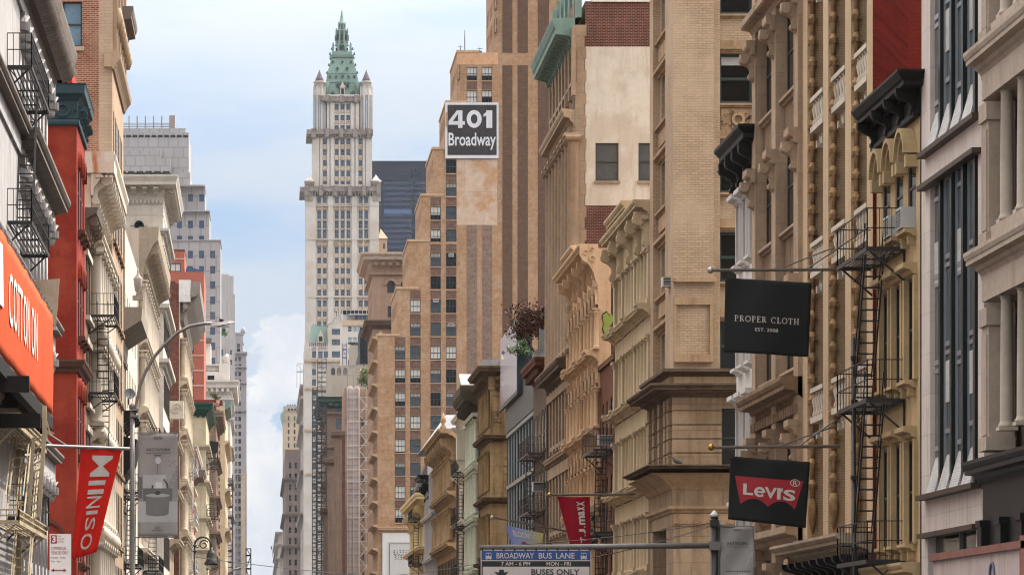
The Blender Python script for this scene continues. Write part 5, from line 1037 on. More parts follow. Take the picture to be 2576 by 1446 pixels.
# ---- pieces between tower and skyscraper
def block(name, label, x0, x1, yt, Y, dep, m, winr=None, glass=G_gray, frame=F_grey, cat='building', top=None, street=True, base=0.):
    t = Thing(name, label, cat, (PX(x0, Y), Y, 0)); f = Fr((0, Y, 0), (1, 0, 0), (0, -1, 0)); X = lambda x: PX(x, Y); Zf = lambda y: PZ(y, Y); hs = []
    if winr:
        for cx, w, y0, y1 in winr: hs.append((X(cx - w / 2), X(cx + w / 2), Zf(y1), Zf(y0)))
    wall(t.mb('wall', m), f, X(x0), X(x1), base, Zf(yt), hs, .35); t.mb('roof', m).box(LOC, X(x0) + .03, X(x1) - .03, base, Zf(yt) - .05, -(Y + .42), -(Y + dep)); t.f, t.X, t.Zf = f, X, Zf
    for i, h in enumerate(hs):
        gm, _ = winmesh(h[1] - h[0] - .01, h[3] - h[2] - .01, glass if i % 3 else G_gray, frame, fw=.1, one=True)
        if i < 100: t.inst('window', gm, f, (h[0] + h[1]) / 2, h[2] + .005, -.3)
        else: t.mb('window_rows', glass).box(f, h[0], h[1], h[2], h[3], -.35, -.3)
    return t
mbe = mat('plain_beige_wall', (178, 168, 154), var=.07, scale=.2, streak=.08)
t = block('beige_block', 'plain beige block with three round headed openings high up', 824, 894, 918, 950, 22, mbe, [(838, 10, 925, 943), (853, 10, 925, 943), (869, 10, 925, 943)], plain('dull_glass', (150, 140, 134), .4), F_brown)
for x in (838, 853, 869): archfill(t.mb('wall', mbe), t.f, t.X(x), t.X(10) - t.X(0), t.Zf(925), -.3, .0, 6)
t.mb('lift_housing', mbe).box(t.f, t.X(880), t.X(908), t.Zf(920), t.Zf(868), -10, .2); t.mb('vent_cap', F_black).lathe(t.f, t.X(893), -4, [(.9, t.Zf(868)), (.9, t.Zf(864)), (1.6, t.Zf(862)), (1.6, t.Zf(858)), (.4, t.Zf(857))], 10); t.done()
mwh = mat('white_brick_far', (222, 212, 202), var=.07, scale=.2, streak=.05)
t = block('penthouse_block', 'white block with pale blue windows and a dark glass penthouse', 860, 936, 805, 1150, 25, mwh, [(x, 10, y, y + 14) for x in (880, 893, 905, 918) for y in (820, 848, 876, 904)], mat('pale_blue_pane', (170, 192, 204), rough=.2, streak=0, bump=0), F_white)
t.mb('salmon_band', mat('salmon_band', (226, 196, 170), streak=0)).box(t.f, t.X(860), t.X(936), t.Zf(818), t.Zf(805), .003, .3); t.mb('penthouse', F_white).box(t.f, t.X(862), t.X(934), t.Zf(805), t.Zf(779), -14, -1)
t.mb('penthouse_glass', G_blue).box(t.f, t.X(892), t.X(932), t.Zf(804), t.Zf(793), -.99, -.8); t.mb('penthouse_glass', mn).box(t.f, t.X(863), t.X(934), t.Zf(790), t.Zf(780), -.99, -.8); t.mb('roof_slab', F_white).box(t.f, t.X(876), t.X(936), t.Zf(792.5), t.Zf(790.5), -2, 1.5)
for i in range(7): t.mb('penthouse_post', F_white).box(t.f, t.X(872 + 10 * i), t.X(873 + 10 * i), t.Zf(804), t.Zf(780), -.79, -.5)
t.done()
t = block('dark_roof_house', 'black clad roof structure above the yellow green tree', 906, 940, 823, 800, 20, mat('black_cladding', (40, 44, 50), rough=.6, streak=.05), None, base=PZ(918, 800)); t.mb('ribs', F_black).box(t.f, t.X(918), t.X(919), t.Zf(918), t.Zf(823), .0, .15); t.mb('side_ramp', F_grey).exn(t.f, [(t.X(893), t.Zf(918)), (t.X(906), t.Zf(918)), (t.X(906), t.Zf(872))], -6, -.5); t.mb('rail', F_grey).box(t.f, t.X(900), t.X(940), t.Zf(917), t.Zf(915.5), .1, .3); t.mb('lower_roof', mbe).box(t.f, t.X(893), t.X(945), 0, t.Zf(918), -20, .4); t.done()
tree('roof_shrub', 'round green shrub on top of the black roof structure', 'shrub', P3(922, 823, 806), 2, P3(922, 815, 806), (1.1, 1, .8), L_grn, 500, .2, 9, 8)
tree('willow_tree', 'yellow green feathery tree on a rooftop behind the netted scaffold', 'tree', P3(922, 985, 772), 5, P3(920, 948, 772), (1.75, 1.6, 2.3), L_wil, 2200, .2, 10, 24)
mnet = mat('pinkish_white_netting', (198, 182, 176), var=.1, scale=.3, streak=.2); mnb = mat('brown_netted_wall', (176, 146, 124), var=.1, scale=.3, streak=.25, patch=((150, 120, 100), .5, .25))
t = block('netted_building', 'building wrapped in pinkish white scaffold netting', 867, 938, 978, 760, 26, mnb, [(x, 9, y, y + 22) for x in (912, 928) for y in range(1050, 1440, 48)], plain('netted_window', (140, 112, 98), .6), mnb)
nt = MB()
nt.grid(lambda a, c: Vector((t.X(872 + 32 * a), 759.2 - .04 * math.sin(a * 9 + c * 3) - .05 * math.sin(c * 60), t.Zf(976 - 5 * abs(math.sin(a * 6.2))) * (1 - c))), 24, 90)
o = t.add('netting', nt, mnet); md = o.modifiers.new('thick', 'SOLIDIFY'); md.thickness = .08
sc = t.mb('scaffold_pole', F_white)
for y in range(1000, 1460, 30): sc.box(t.f, t.X(872), t.X(937), t.Zf(y + .9), t.Zf(y), 1.5, 1.6)
for y in range(990, 1460, 15): t.mb('net_ledger', mat('net_brown_pole', (150, 130, 124))).box(t.f, t.X(872), t.X(904), t.Zf(y + .6), t.Zf(y), .95, 1.0)  # thin brown grey scaffold poles in front of the net
for x in (877, 887.5, 898): t.mb('net_ledger', MT['net_brown_pole']).box(t.f, t.X(x), t.X(x + .7), 0, t.Zf(978), .95, 1.02)
for x in (872, 888, 904, 920, 936): sc.box(t.f, t.X(x), t.X(x + .8), 0, t.Zf(978), 1.5, 1.6)
for k in range(10): sc.bar(t.f.p(t.X(905), t.Zf(1000 + 45 * k), 1.55), t.f.p(t.X(936), t.Zf(1040 + 45 * k), 1.55), .09); sc.bar(t.f.p(t.X(936), t.Zf(1000 + 45 * k), 1.55), t.f.p(t.X(905), t.Zf(1040 + 45 * k), 1.55), .09)
t.mb('corner_strip', mnb).box(t.f, t.X(866), t.X(872), 0, t.Zf(976), -.3, .6); t.mb('roof_scaffold', plain('scaffold_blue', (108, 112, 136), .5)).box(t.f, t.X(872), t.X(890), t.Zf(945), t.Zf(944), 0, .2); t.mb('roof_scaffold', MT['scaffold_blue']).box(t.f, t.X(888), t.X(889), t.Zf(978), t.Zf(945), 0, .2); t.mb('roof_scaffold', MT['scaffold_blue']).box(t.f, t.X(874), t.X(875), t.Zf(978), t.Zf(945), 0, .2); t.done()
md_ = mat('dim_brown_stone', (134, 112, 98), var=.15, streak=.25); mgc = mat('dark_green_cornice', (56, 80, 74), streak=.2)
b = Bld('green_cornice_building', 'brown block under a dark green projecting cornice left of scaffold netting', 'R', PX(823, 900), 900, 965, 8, PZ(1000, 900)); b.core(md_); h = [(PX(x - 6, 900) - b.X, PX(x + 7, 900) - b.X, PZ(y + 27, 900), PZ(y, 900)) for x in (851,) for y in (1018, 1052, 1100, 1140, 1180, 1220, 1260, 1300)]
wall(b.mb('wall', md_), b.N, 0, 8, 0, b.H, h, .5); cols = [(4 + 5 * i, 2) for i in range(12)]; rows = [(4 + 4 * k, 2.4) for k in range(14)]; wall(b.mb('wall', md_), b.S, 0, b.L, 0, b.H, cells(cols, rows), .5)
for q in h: b.inst('window', winmesh(q[1] - q[0] - .01, q[3] - q[2] - .01, G_sky, F_brown, one=True)[0], b.N, (q[0] + q[1]) / 2, q[2], -.4)
b.ring('cornice', mgc, [(0, 0), (.4, .3), (.6, 1.0), (1.8, 1.4), (1.8, 2.0), (2.2, 2.5), (0, 2.5)], b.H - 2.4); dent(b.mb('cornice_dentils', mgc), b.N, 0, 8, b.H - 1.9, .7, .5, 1.6, 1.3, .7)
for y in (1045, 1130, 1215, 1300): b.ring('ledge', md_, lprof(.9, .8), PZ(y, 900))
b.mb('roof_box', mbe).box(LOC, PX(836, 900), PX(868, 900), b.H, PZ(962, 900), -905, -915); b.done()
t = Thing('brick_corner_block', 'dark brown terraced block lower down beside the netted scaffold', 'building', (PX(828, 720), 720, 0)); f = Fr((0, 720, 0), (1, 0, 0), (0, -1, 0)); x_ = lambda x: PX(x, 720); z_ = lambda y: PZ(y, 720)
for x0, yt, Yq in ((848, 1085, 0), (836, 1140, 20), (829, 1260, 36)):
    f2 = Fr((0, 720 + Yq, 0), (1, 0, 0), (0, -1, 0)); t.mb('wall', mat('dark_redbrown_wall', (112, 78, 66), var=.2)).box(f2, x_(x0), x_(868), 0, z_(yt), -14, 0); t.mb('cornice', md_).mould(f2, x_(x0) - 1.2, x_(868), cprof(1.2, 1.4), z_(yt) - 1.3)
    t.mb('pilaster', md_).box(f2, x_(x0) - .5, x_(x0) + .9, 0, z_(yt) - 1.4, .003, .5)
t.done()
def lattice(name, label, x0, x1, yt, Y, dep, m, stepz, w=.12, zb=0, cat='scaffold'):
    t = Thing(name, label, cat, (PX(x0, Y), Y, zb)); X0, X1, zt = PX(x0, Y), PX(x1, Y), PZ(yt, Y); mb = t.mb('poles', m); dk = t.mb('deck', m); ya, yb_ = Y, Y + dep; k = max(1, round((X1 - X0) / 1.3))
    for i in range(k + 1):
        x = X0 + (X1 - X0) * i / k
        for y in (ya, yb_): mb.box(LOC, x - w / 2, x + w / 2, zb, zt, -y - w / 2, -y + w / 2)
    z = zb + stepz; i = 0
    while z < zt:
        for y in (ya, yb_): mb.box(LOC, X0, X1, z, z + w, -y - w / 3, -y + w / 3); mb.box(LOC, X0, X1, z + stepz * .5, z + stepz * .5 + w * .7, -y - w / 3, -y + w / 3)
        dk.box(LOC, X0 + .1, X1 - .1, z - .08, z - .01, -yb_ + .1, -ya - .1); a, c = (X0, X1) if i % 2 else (X1, X0); mb.bar((a, ya - .02, z), (c, ya - .02, min(zt, z + stepz)), w * .7); z += stepz; i += 1
    t.done()
lattice('scaffold_tower', 'tall dark scaffold tower rising up the front of the white terracotta wing', 786, 797, 975, 1050, 6, IRON, 2.2, .16); lattice('hoist_tower', 'purplish black hoist mast tower beside the tall dark scaffold', 799, 821, 902, 1000, 3, plain('purplish_steel', (62, 58, 72), .5), 2.4, .15); lattice('hoist_tower', 'thin roof hoist frame left of the beige block vents', 862, 872, 862, 1145, 3, plain('indigo_steel', (84, 84, 118), .5), 2.4, .14, PZ(920, 1145)); lattice('scaffold_tower', 'broad dark scaffold against the brown block with green cornice', 797, 822, 1020, 885, 10, IRON, 2.2, .16)
# ---- far buildings at the end of the right side
mtn = mat('tan_far_wall', (200, 178, 152), var=.06, scale=.05, streak=.05, joint=(60, 14.5, .8, .9)); mgf = mat('grey_far_stone', (182, 170, 162), var=.12, scale=.1, streak=.15)
t = block('tan_tower', 'tan tower with paired dark windows and a mint cornice at far right end', 712, 756, 1034, 1900, 40, mtn, [(x, 4.5, y, y + 11) for x in (726, 741) for y in range(1046, 1440, 17)], G_dark, F_grey); t.mb('crown', mgf).box(t.f, t.X(713), t.X(756), t.Zf(1034), t.Zf(1021), -30, .3)
for x in (722, 728, 734, 740): t.mb('roof_tank', F_grey).box(t.f, t.X(x), t.X(x + 4), t.Zf(1021), t.Zf(1015), -8, -4)
for x in (724, 732, 740): t.mb('crown_window', G_dark).box(t.f, t.X(x), t.X(x + 5), t.Zf(1032), t.Zf(1027.5), .3, .4)
t.mb('mint_cornice', mat('mint_copper', (150, 184, 172))).prism([Vector((t.X(712), 1898, t.Zf(1062))), Vector((t.X(712), 1898, t.Zf(1036))), Vector((t.X(706), 1898, t.Zf(1040)))], [Vector((t.X(712), 1935, t.Zf(1062))), Vector((t.X(712), 1935, t.Zf(1036))), Vector((t.X(706), 1935, t.Zf(1040)))]); t.done()
b = Bld('grey_cornice_tower', 'grey stone block with a curved cornice at the foot of white skyscraper', 'R', PX(767, 1500), 1500, 1660, 12, PZ(972, 1500)); b.core(mgf); cols = [(6 + 10 * i, 3) for i in range(15)]; rows = [(20 + 5 * k, 3) for k in range(15)]; wall(b.mb('wall', mgf), b.S, 0, b.L, 0, b.H, cells(cols, rows), .6); wall(b.mb('wall', mgf), b.N, 0, 12, 0, b.H)
for y in (980, 1010, 1075, 1190, 1300): b.ring('cornice', mgf, cprof(1.9, 2.0), PZ(y, 1500))
b.done()
lattice('roof_antenna_frame', 'thin wire antenna frame standing at the far roof edge', 747, 763, 916, 1480, 2, F_grey, 6, .13, PZ(975, 1480), 'antenna frame')
b = Bld('dark_far_block', 'dark brown soot stained block in front of the tan tower', 'R', PX(718, 1700), 1700, 1880, 9, PZ(1130, 1700)); mdf = mat('dark_far_wall', (128, 112, 106), var=.2, scale=.1, streak=.3); b.core(mdf); rows = [(10 + 4.6 * k, 2.6) for k in range(17)]; wall(b.mb('wall', mdf), b.N, 0, 9, 0, b.H, cells([(2 + 2.4 * i, 1.1) for i in range(3)], rows), .5); wall(b.mb('wall', mdf), b.S, 0, b.L, 0, b.H)
for i in range(3):
    for zb, h in rows: b.inst('window', winmesh(1.1, h, G_dark, F_grey, one=True)[0], b.N, 2 + 2.4 * i, zb, -.4)
for y in (1210, 1300, 1380): b.ring('cornice', mdf, cprof(1.4, 1.4), PZ(y, 1700))
b.done()
b = Bld('pale_far_block', 'small pale stone block lowest and farthest on the right side', 'R', PX(701, 2100), 2100, 2500, 12, PZ(1342, 2100)); b.core(mgf); wall(b.mb('wall', mgf), b.N, 0, 12, 0, b.H, cells([(1.5 + 2.5 * i, 1.2) for i in range(4)], [(20 + 5 * k, 3) for k in range(8)]), .5); wall(b.mb('wall', mgf), b.S, 0, b.L, 0, b.H)
for y in (1345, 1375, 1410): b.ring('cornice', mgf, cprof(1.8, 1.8), PZ(y, 2100))
b.done()
t = block('pyramid_topped_tower', 'small tan tower top with pale pyramid roof by the dark slab', 953, 974, 600, 1500, 4, mat('tan_turret_wall', (196, 160, 130), streak=.1), [(966, 6, 612, 626)], G_sky); t.mb('pyramid_roof', mat('pale_roof_tiles', (214, 188, 158))).prism([Vector(p) for p in ((t.X(951), 1499.5, t.Zf(600)), (t.X(976), 1499.5, t.Zf(600)), (t.X(958), 1502, t.Zf(574)))], [Vector(p) for p in ((t.X(951), 1504.5, t.Zf(600)), (t.X(976), 1504.5, t.Zf(600)), (t.X(958), 1502.1, t.Zf(574)))]); t.done()
fl_ = Thing('flag', 'tiny flag on a staff over the pale far block', 'flag', P3(686, 1395, 2090)); fl_.mb('staff', F_grey).tube([P3(686, 1400, 2090), P3(684, 1372, 2090)], .15, 6); fl_.mb('cloth', plain('flag_red', (170, 74, 70), .8)).box(Fr((0, 2090, 0), (1, 0, 0), (0, -1, 0)), PX(681, 2090), PX(685, 2090), PZ(1381, 2090), PZ(1373, 2090), -.05, .05); fl_.done()
# ================================================================ LEFT SIDE, near to far
ml1 = mat('white_grey_cast_iron', (192, 187, 186), var=.1, streak=.3); ml1c = mat('taupe_cornice', (138, 126, 118), var=.12, streak=.2)
b = Bld('fluted_front_building', 'pale grey building with fluted columns and a big rope moulded cornice at left edge', 'L', -7.5, 98, 141, 14, 23.9); b.core(ml1, .9); b.mb('wall', ml1).box(b.S, 0, b.L, 0, 23, -.85, -.35)
b.mb('plain_pier', ml1).box(b.S, 8, 23.4, 0, 22.4, -.35, .22)
def flutecol(w, h, mt):
    mb = MB(); k = 7
    mb.box(LOC, -w / 2, w / 2, .35, h - .75, -.3, 0)
    for i in range(k): u = -w / 2 + w * (i + .5) / k; mb.lathe(LOC, u, 0, [(w / k * .36, .4), (w / k * .36, h - .8)], 8)
    mb.box(LOC, -w * .58, w * .58, 0, .35, -.3, .12); mb.lathe(LOC, 0, -.02, [(w * .46, h - .8), (w * .56, h - .6), (w * .5, h - .52), (w * .66, h - .3), (w * .56, h - .26), (w * .74, h - .1)], 10); mb.box(LOC, -w * .66, w * .66, h - .1, h, -.3, .3)
    for a in range(9):
        t = math.pi * a / 8; mb.box(LOC, w * .6 * math.cos(t) - .06, w * .6 * math.cos(t) + .06, h - .55, h - .3, w * .6 * math.sin(t) - .08, w * .6 * math.sin(t) + .06)
    return mb.mesh('column', mt)
fc = flutecol(.62, 3.55, ml1); gm, fm = winmesh(1.2, 3.0, G_gray, F_grey)
for z in (18.75, 14.25, 9.75, 5.25):
    for i in range(9): b.inst('column', fc, b.S, 24.2 + 2.2 * i, z, .05); b.inst('window', gm, b.S, 25.3 + 2.2 * i, z + .2, -.28, [('window_frame', fm)])
    b.mb('entablature', ml1).box(b.S, 0, b.L, z + 3.55, z + 4.1, -.5, .3)
b.mb('cornice', ml1c).mould(b.S, 0, b.L, [(0, 0), (.14, 0), (.14, .12), (.3, .2), (.34, .5), (.6, .58), (.66, .72), (.8, .76), (1.0, 1.0), (1.08, 1.32), (1.08, 1.42), (0, 1.42)], 22.45)
rp = b.mb('rope_moulding', ml1c)
for i in range(74): rp.tube([b.S.p(.3 + i * .58, 23.0, .52), b.S.p(.3 + i * .58, 23.06, .76), b.S.p(.3 + i * .58, 23.3, .95)], .17, 7)
for z in (18.0, 13.5, 9.0): b.mb('cornice', ml1c).mould(b.S, 0, b.L, cprof(.62, .55), z + .1)
b.mb('cornice', ml1c).mould(b.S, 23, b.L, cprof(.85, .8), 17.85)
so_ = b.mb('hood', ml1c)
for i in range(20): so_.box(b.S, 23 + .9 * i, 23.5 + .9 * i, 17.5, 17.85, .0, .4)
b.done()
# red brick corner house
mr = mat('red_brick', (152, 52, 36), var=.12, scale=.8, streak=.12, brick=((150, 48, 33), (114, 40, 30), .22, .07), patch=((172, 76, 54), .6, .6)); mtl = mat('teal_painted_cornice', (62, 80, 86), var=.12, streak=.12, rough=.6); mbr = mat('brownstone_ledge', (104, 72, 60), streak=.25)
b = Bld('red_brick_house', 'deep red brick corner house with a dark teal wreath cornice', 'L', -7.5, 164, 172, 12, 26.6); b.core(mr, .4); N = b.N; nx = lambda x: PX(x, 164) + 19.5
wall(b.mb('wall', mr), N, 0, 12, 0, 24.8)
cols = [(1.7, 1.3), (3.9, 1.3), (6.1, 1.3)]; rows = [(20.3, 3.2), (15.9, 3.0), (11.0, 3.0), (6.5, 3.0)]; wl = b.mb('wall', mr); wall(wl, b.S, 0, b.L, 0, 24.8, cells(cols, rows), .1); windows(b, b.S, cols, rows, .1, [dict(glass=G_dark, frame=F_black)], fd=.02)
for c, w in cols:
    for zb, h in rows: archfill(wl, b.S, c, w, zb + h, -.08, -.004); archband(b.mb('arch_moulding', mr), b.S, c, zb + h - .65, .65, .82, 0, .14); b.mb('sill', mbr).mould(b.S, c - .65, c + .65, lprof(.3, .3), zb - .32)
b.ring('cornice', mtl, [(0, 0), (.05, 0), (.05, .22), (.0, .26), (.0, .28)] + [(.04, .28), (.04, 1.0), (.12, 1.1), (.2, 1.2), (.34, 1.3), (.36, 1.62), (.4, 1.7), (0, 1.7)], 24.45)
b.ring('cornice_bead', mtl, [(0, 0), (.1, 0), (.12, .1), (.1, .2), (0, .2)], 24.5)
wr = b.mb('wreath', mtl); cz, cu = 25.1, nx(158); archband(wr, N, cu, cz, .2, .29, .04, .13, 0, 2 * math.pi, 16)
for s_ in (-1, 1):
    for k in range(3): archband(wr, N, cu + s_ * (.5 + .27 * k), cz + (.06 if k % 2 else -.06), .07, .13, .04, .1, R(200 if k % 2 else 20), R(430 if k % 2 else 250), 8)
bm = bracketmesh(.2, .6, .3, mtl)
for u in (.4, 2.4, 4.4, 6.4, 7.7): b.inst('bracket', bm, b.S, u, 24.7, .05)
b.mb('parapet', mat('orange_red_parapet', (184, 62, 40), var=.2)).box(LOC, -9.6, -7.7, 26.1, 26.9, -164.4, -171); b.mb('roof_pipe', MT['orange_red_parapet']).lathe(Fr((-8.2, 165, 0), (1, 0, 0), (0, -1, 0)), 0, 0, [(.2, 26.8), (.2, 27.5), (.3, 27.5), (.3, 27.65)], 10)
b.ring('ledge', mbr, [(0, 0), (.08, 0), (.12, .12), (.25, .22), (.3, .32), (.36, .42), (.36, .5), (0, .5)], 14.3)
lb = b.mb('label_mould', mbr); archband(lb, N, nx(118), PZ(1352, 164), .62, .74, 0, .1, R(0), R(88), 12); lb.box(N, nx(118) + .58, nx(118) + .8, PZ(1352, 164) - .35, PZ(1352, 164), 0, .14)
b.done()
# narrow brown house + white ornate building
mnb_ = mat('dim_brown_house', (132, 112, 96), var=.15, streak=.3); mcr = mat('creamy_white_iron', (216, 202, 184), var=.07, streak=.14, stain=((176, 146, 112), .3)); mrust = mat('rust_stained_plaster', (226, 214, 200), var=.08, streak=.15, stain=((190, 104, 48), .9), patch=((214, 160, 110), .6, .5))
b = Bld('brown_narrow_house', 'narrow brown house with a dark bracketed cornice beside red brick', 'L', -7.5, 172, 178, 10, 21.9); b.core(mnb_); cols = [(1.3, 1.35), (3.0, 1.35), (4.7, 1.35)]; rows = [(17.4, 2.6), (13.6, 2.6), (9.8, 2.6), (6, 2.6)]; wall(b.mb('wall', mnb_), b.S, 0, b.L, 0, 21.6, cells(cols, rows), .1); windows(b, b.S, cols, rows, .1, [dict(glass=G_dark, frame=F_black)], fd=.02); sills(b, b.S, cols, rows, mcr, .2, .2, .15, .25)
b.mb('cornice', ml1c).mould(b.S, 0, b.L, [(0, 0), (.06, 0), (.06, .9), (.2, 1.0), (.5, 1.15), (.58, 1.4), (0, 1.4)], 20.6); bm = bracketmesh(.35, 1.1, .45, mnb_)
for u in (.3, 2.2, 4.0, 5.7): b.inst('bracket', bm, b.S, u, 20.5, .05)
b.done()
b = Bld('white_ornate_building', 'creamy white building with rust stained parapet and deep coffered cornice', 'L', -7.5, 178, 196, 12, 24.9); b.core(mcr, .6); wall(b.mb('side_wall', mrust), b.N, 0, 12, 0, 24.3)
cols = [(1.6 + 2.45 * i, 1.3) for i in range(7)]; rows = [(17.6, 2.9), (13.2, 2.9), (8.8, 2.9), (4.6, 2.9)]; wall(b.mb('wall', mcr), b.S, 0, b.L, 0, 24.3, cells(cols, rows), .1); windows(b, b.S, cols, rows, .1, [dict(glass=G_dark, frame=F_white)], fd=.02)
cm = colmesh(.3, 3.6, mcr, 'ion')
for z in (17.3, 12.9, 8.5, 4.2):
    for i in range(8): b.inst('column', cm, b.S, .4 + 2.45 * i, z, .2)
    b.mb('cornice', mcr).mould(b.S, 0, b.L, cprof(.6, .55), z + 3.6)
    for i in range(8): b.mb('scroll', mcr).lathe(Fr(b.S.p(.4 + 2.45 * i, 0, .35), (0, 1, 0), (1, 0, 0)), 0, 0, [(.3, z - .7), (.42, z - .35), (.3, z - .05)], 8)
b.mb('cornice', mcr).mould(b.S, -.1, b.L, [(0, 0), (.1, 0), (.14, .35), (.4, .7), (.5, 1.0), (1.0, 1.12), (1.0, 1.45), (1.12, 1.7), (1.12, 1.85), (0, 1.85)], 23.2)
b.mb('parapet', mrust).box(b.S, -.15, 3.0, 24.2, 25.15, -4, 1.05)
bm = bracketmesh(.42, 1.5, .95, mcr)
for i in range(11): b.inst('bracket', bm, b.S, .35 + 1.72 * i, 22.7, .02)
dent(b.mb('cornice_dentils', mcr), b.S, 0, b.L, 24.35, .16, .4, .98, .34, .2); dent(b.mb('cornice_dentils', mcr), b.N, 12.2, 13.0, 24.0, .1, .1, .16, .2, .12); b.done()
# tall brown brick tower with limestone corner
ml5 = mat('brown_mixed_brick', (150, 104, 84), var=.2, scale=.8, streak=.12, brick=((138, 74, 56), (190, 166, 144), .26, .10), patch=((170, 134, 110), .6, .45)); ml5q = mat('buff_limestone', (196, 170, 146), var=.1, streak=.12, joint=(1.2, .16, .82)); ml5s = mat('light_limestone_front', (182, 156, 130), var=.1, streak=.18)
b = Bld('tall_brick_tower', 'tall brown brick tower with buff limestone corner strip and rounded ledges', 'L', -7.2, 196, 212, 14, 43); b.core(ml5, .5); nx = lambda x: PX(x, 196) + 21.2; wn5 = (nx(158), nx(207), PZ(118, 196), PZ(5, 196))
wall(b.mb('wall', ml5), b.N, 0, nx(249), 0, 43, [wn5], .3); wall(b.mb('corner_strip', ml5q), b.N, nx(249), 14, 0, 43)
gm, fm = winmesh(wn5[1] - wn5[0] - .01, wn5[3] - wn5[2] - .01, mat('curtained_glass', (120, 146, 168), rough=.15, streak=0, bump=0, var=.15), F_black, fw=.07); b.inst('window', gm, b.N, (wn5[0] + wn5[1]) / 2, wn5[2] + .005, -.2, [('window_frame', fm)]); b.mb('sill', ml5q).box(b.N, wn5[0] - .1, wn5[1] + .1, wn5[2] - .2, wn5[2] - .004, .003, .12)
cols = [(1.7 + 2.3 * i, 1.5) for i in range(6)]; rows = [(4.5 + 3.75 * k, 2.7) for k in range(7)] + [(33.2, 3.2), (37.4, 3.2)]; wall(b.mb('street_wall', ml5s), b.S, 0, b.L, 0, 43, cells(cols, rows), .08); windows(b, b.S, cols, rows, .08, [dict(glass=G_dark, frame=F_black)], fd=.02); sills(b, b.S, cols, rows, m5d, .16, .2, .1)
b.mb('cornice', ml5s).mould(b.S, -.35, b.L, [(0, 0), (.1, 0), (.2, .25), (.4, .5), (.45, .7), (.3, .9), (0, .9)], 31.5, 0, 0); b.mb('cornice', ml5s).box(b.N, 13.6, 14.2, 31.6, 32.35, 0.003, .34); b.mb('cornice', ml1c).mould(b.S, 9, b.L, cprof(.75, 1.3), 34.8)
for i in range(7): b.mb('pilaster', ml5s).box(b.S, .3 + 2.3 * i, .75 + 2.3 * i, 32.5, 43, 0, .22); b.mb('scroll', ml5s).lathe(Fr(b.S.p(.5 + 2.3 * i, 0, .3), (0, 1, 0), (1, 0, 0)), 0, 0, [(.1, 33.6), (.25, 34.0), (.1, 34.6)], 8)
for z in (36.2, 40): b.mb('quoin_block', ml5q).box(b.N, nx(278), 14.1, z, z + 1.2, 0.003, .12)
b.done()
# low grey house with a stone cornice end and the urn
mgl = mat('grey_beige_stucco', (170, 158, 144), var=.08, streak=.15); mdkr = mat('dark_red_party_brick', (100, 60, 52), brick=((86, 50, 44), (128, 100, 88), .24, .085), var=.2)
b = Bld('low_stucco_house', 'low grey beige stucco house whose cornice end slopes out over the street', 'L', -7.5, 214, 226, 9, 21.3); b.core(mgl); wall(b.mb('wall', mgl), b.N, 0, 9, 0, 21.3); cols = [(1.5 + 2.2 * i, 1.1) for i in range(5)]; rows = [(16.2, 2.6), (12, 2.6), (8, 2.6), (4.2, 2.6)]; wall(b.mb('wall', mgl), b.S, 0, b.L, 0, 21.3, cells(cols, rows), .1); windows(b, b.S, cols, rows, .1, [dict(glass=G_dark, frame=F_brown)], fd=.02); sills(b, b.S, cols, rows, ml1c, .2, .2, .2, .3)
b.mb('cornice', mgl).exu(b.S, [(-.2, 19.2), (.05, 19.2), (.1, 20.0), (1.2, 20.7), (1.25, 21.4), (-.2, 21.4)], 0.02, b.L); bm = bracketmesh(.3, .9, .8, mblk)
for i in range(5): b.inst('bracket', bm, b.S, 1 + 2.5 * i, 15.0, .02)
b.mb('dark_awning', mblk).exu(b.S, [(0, 14.6), (.9, 14.4), (.7, 13.2), (0, 12.0)], 2, 8); b.done()
u_ = Thing('roof_urn', 'pale lantern shaped urn standing on the grey beige cornice', 'urn', P3(347, 755, 222)); u_.mb('base', mgl).box(Fr(P3(347, 755, 222), (1, 0, 0), (0, -1, 0)), -.3, .3, 0, .25, -.3, .3); u_.mb('body', mat('pale_stone_urn', (176, 166, 158))).lathe(Fr(P3(347, 755, 222), (1, 0, 0), (0, -1, 0)), 0, 0, [(.16, .25), (.08, .4), (.18, .55), (.26, 1.2), (.22, 1.26), (.1, 1.4), (.05, 1.6), (.02, 1.8)], 12); u_.done()
b = Bld('dark_brick_party_house', 'dark red brick and cream party wall house behind the urn', 'L', -7.6, 226, 250, 8, 27); b.core(mdkr, .4); wall(b.mb('upper_wall', mdkr), b.N, 0, 8, 25.0, 27); wall(b.mb('lower_wall', mcr), b.N, 0, 7.9, 0, 25.0, n=.03); wall(b.mb('street_wall', mcr), b.S, 0, b.L, 0, 26.9, cells([(2 + 3 * i, 1.2) for i in range(7)], [(5 + 4 * k, 2.4) for k in range(5)]), .4)
for i in range(7):
    for k in range(5): b.inst('window', winmesh(1.2, 2.4, G_dark, F_brown, one=True)[0], b.S, 2 + 3 * i, 5 + 4 * k, -.34)
b.done()
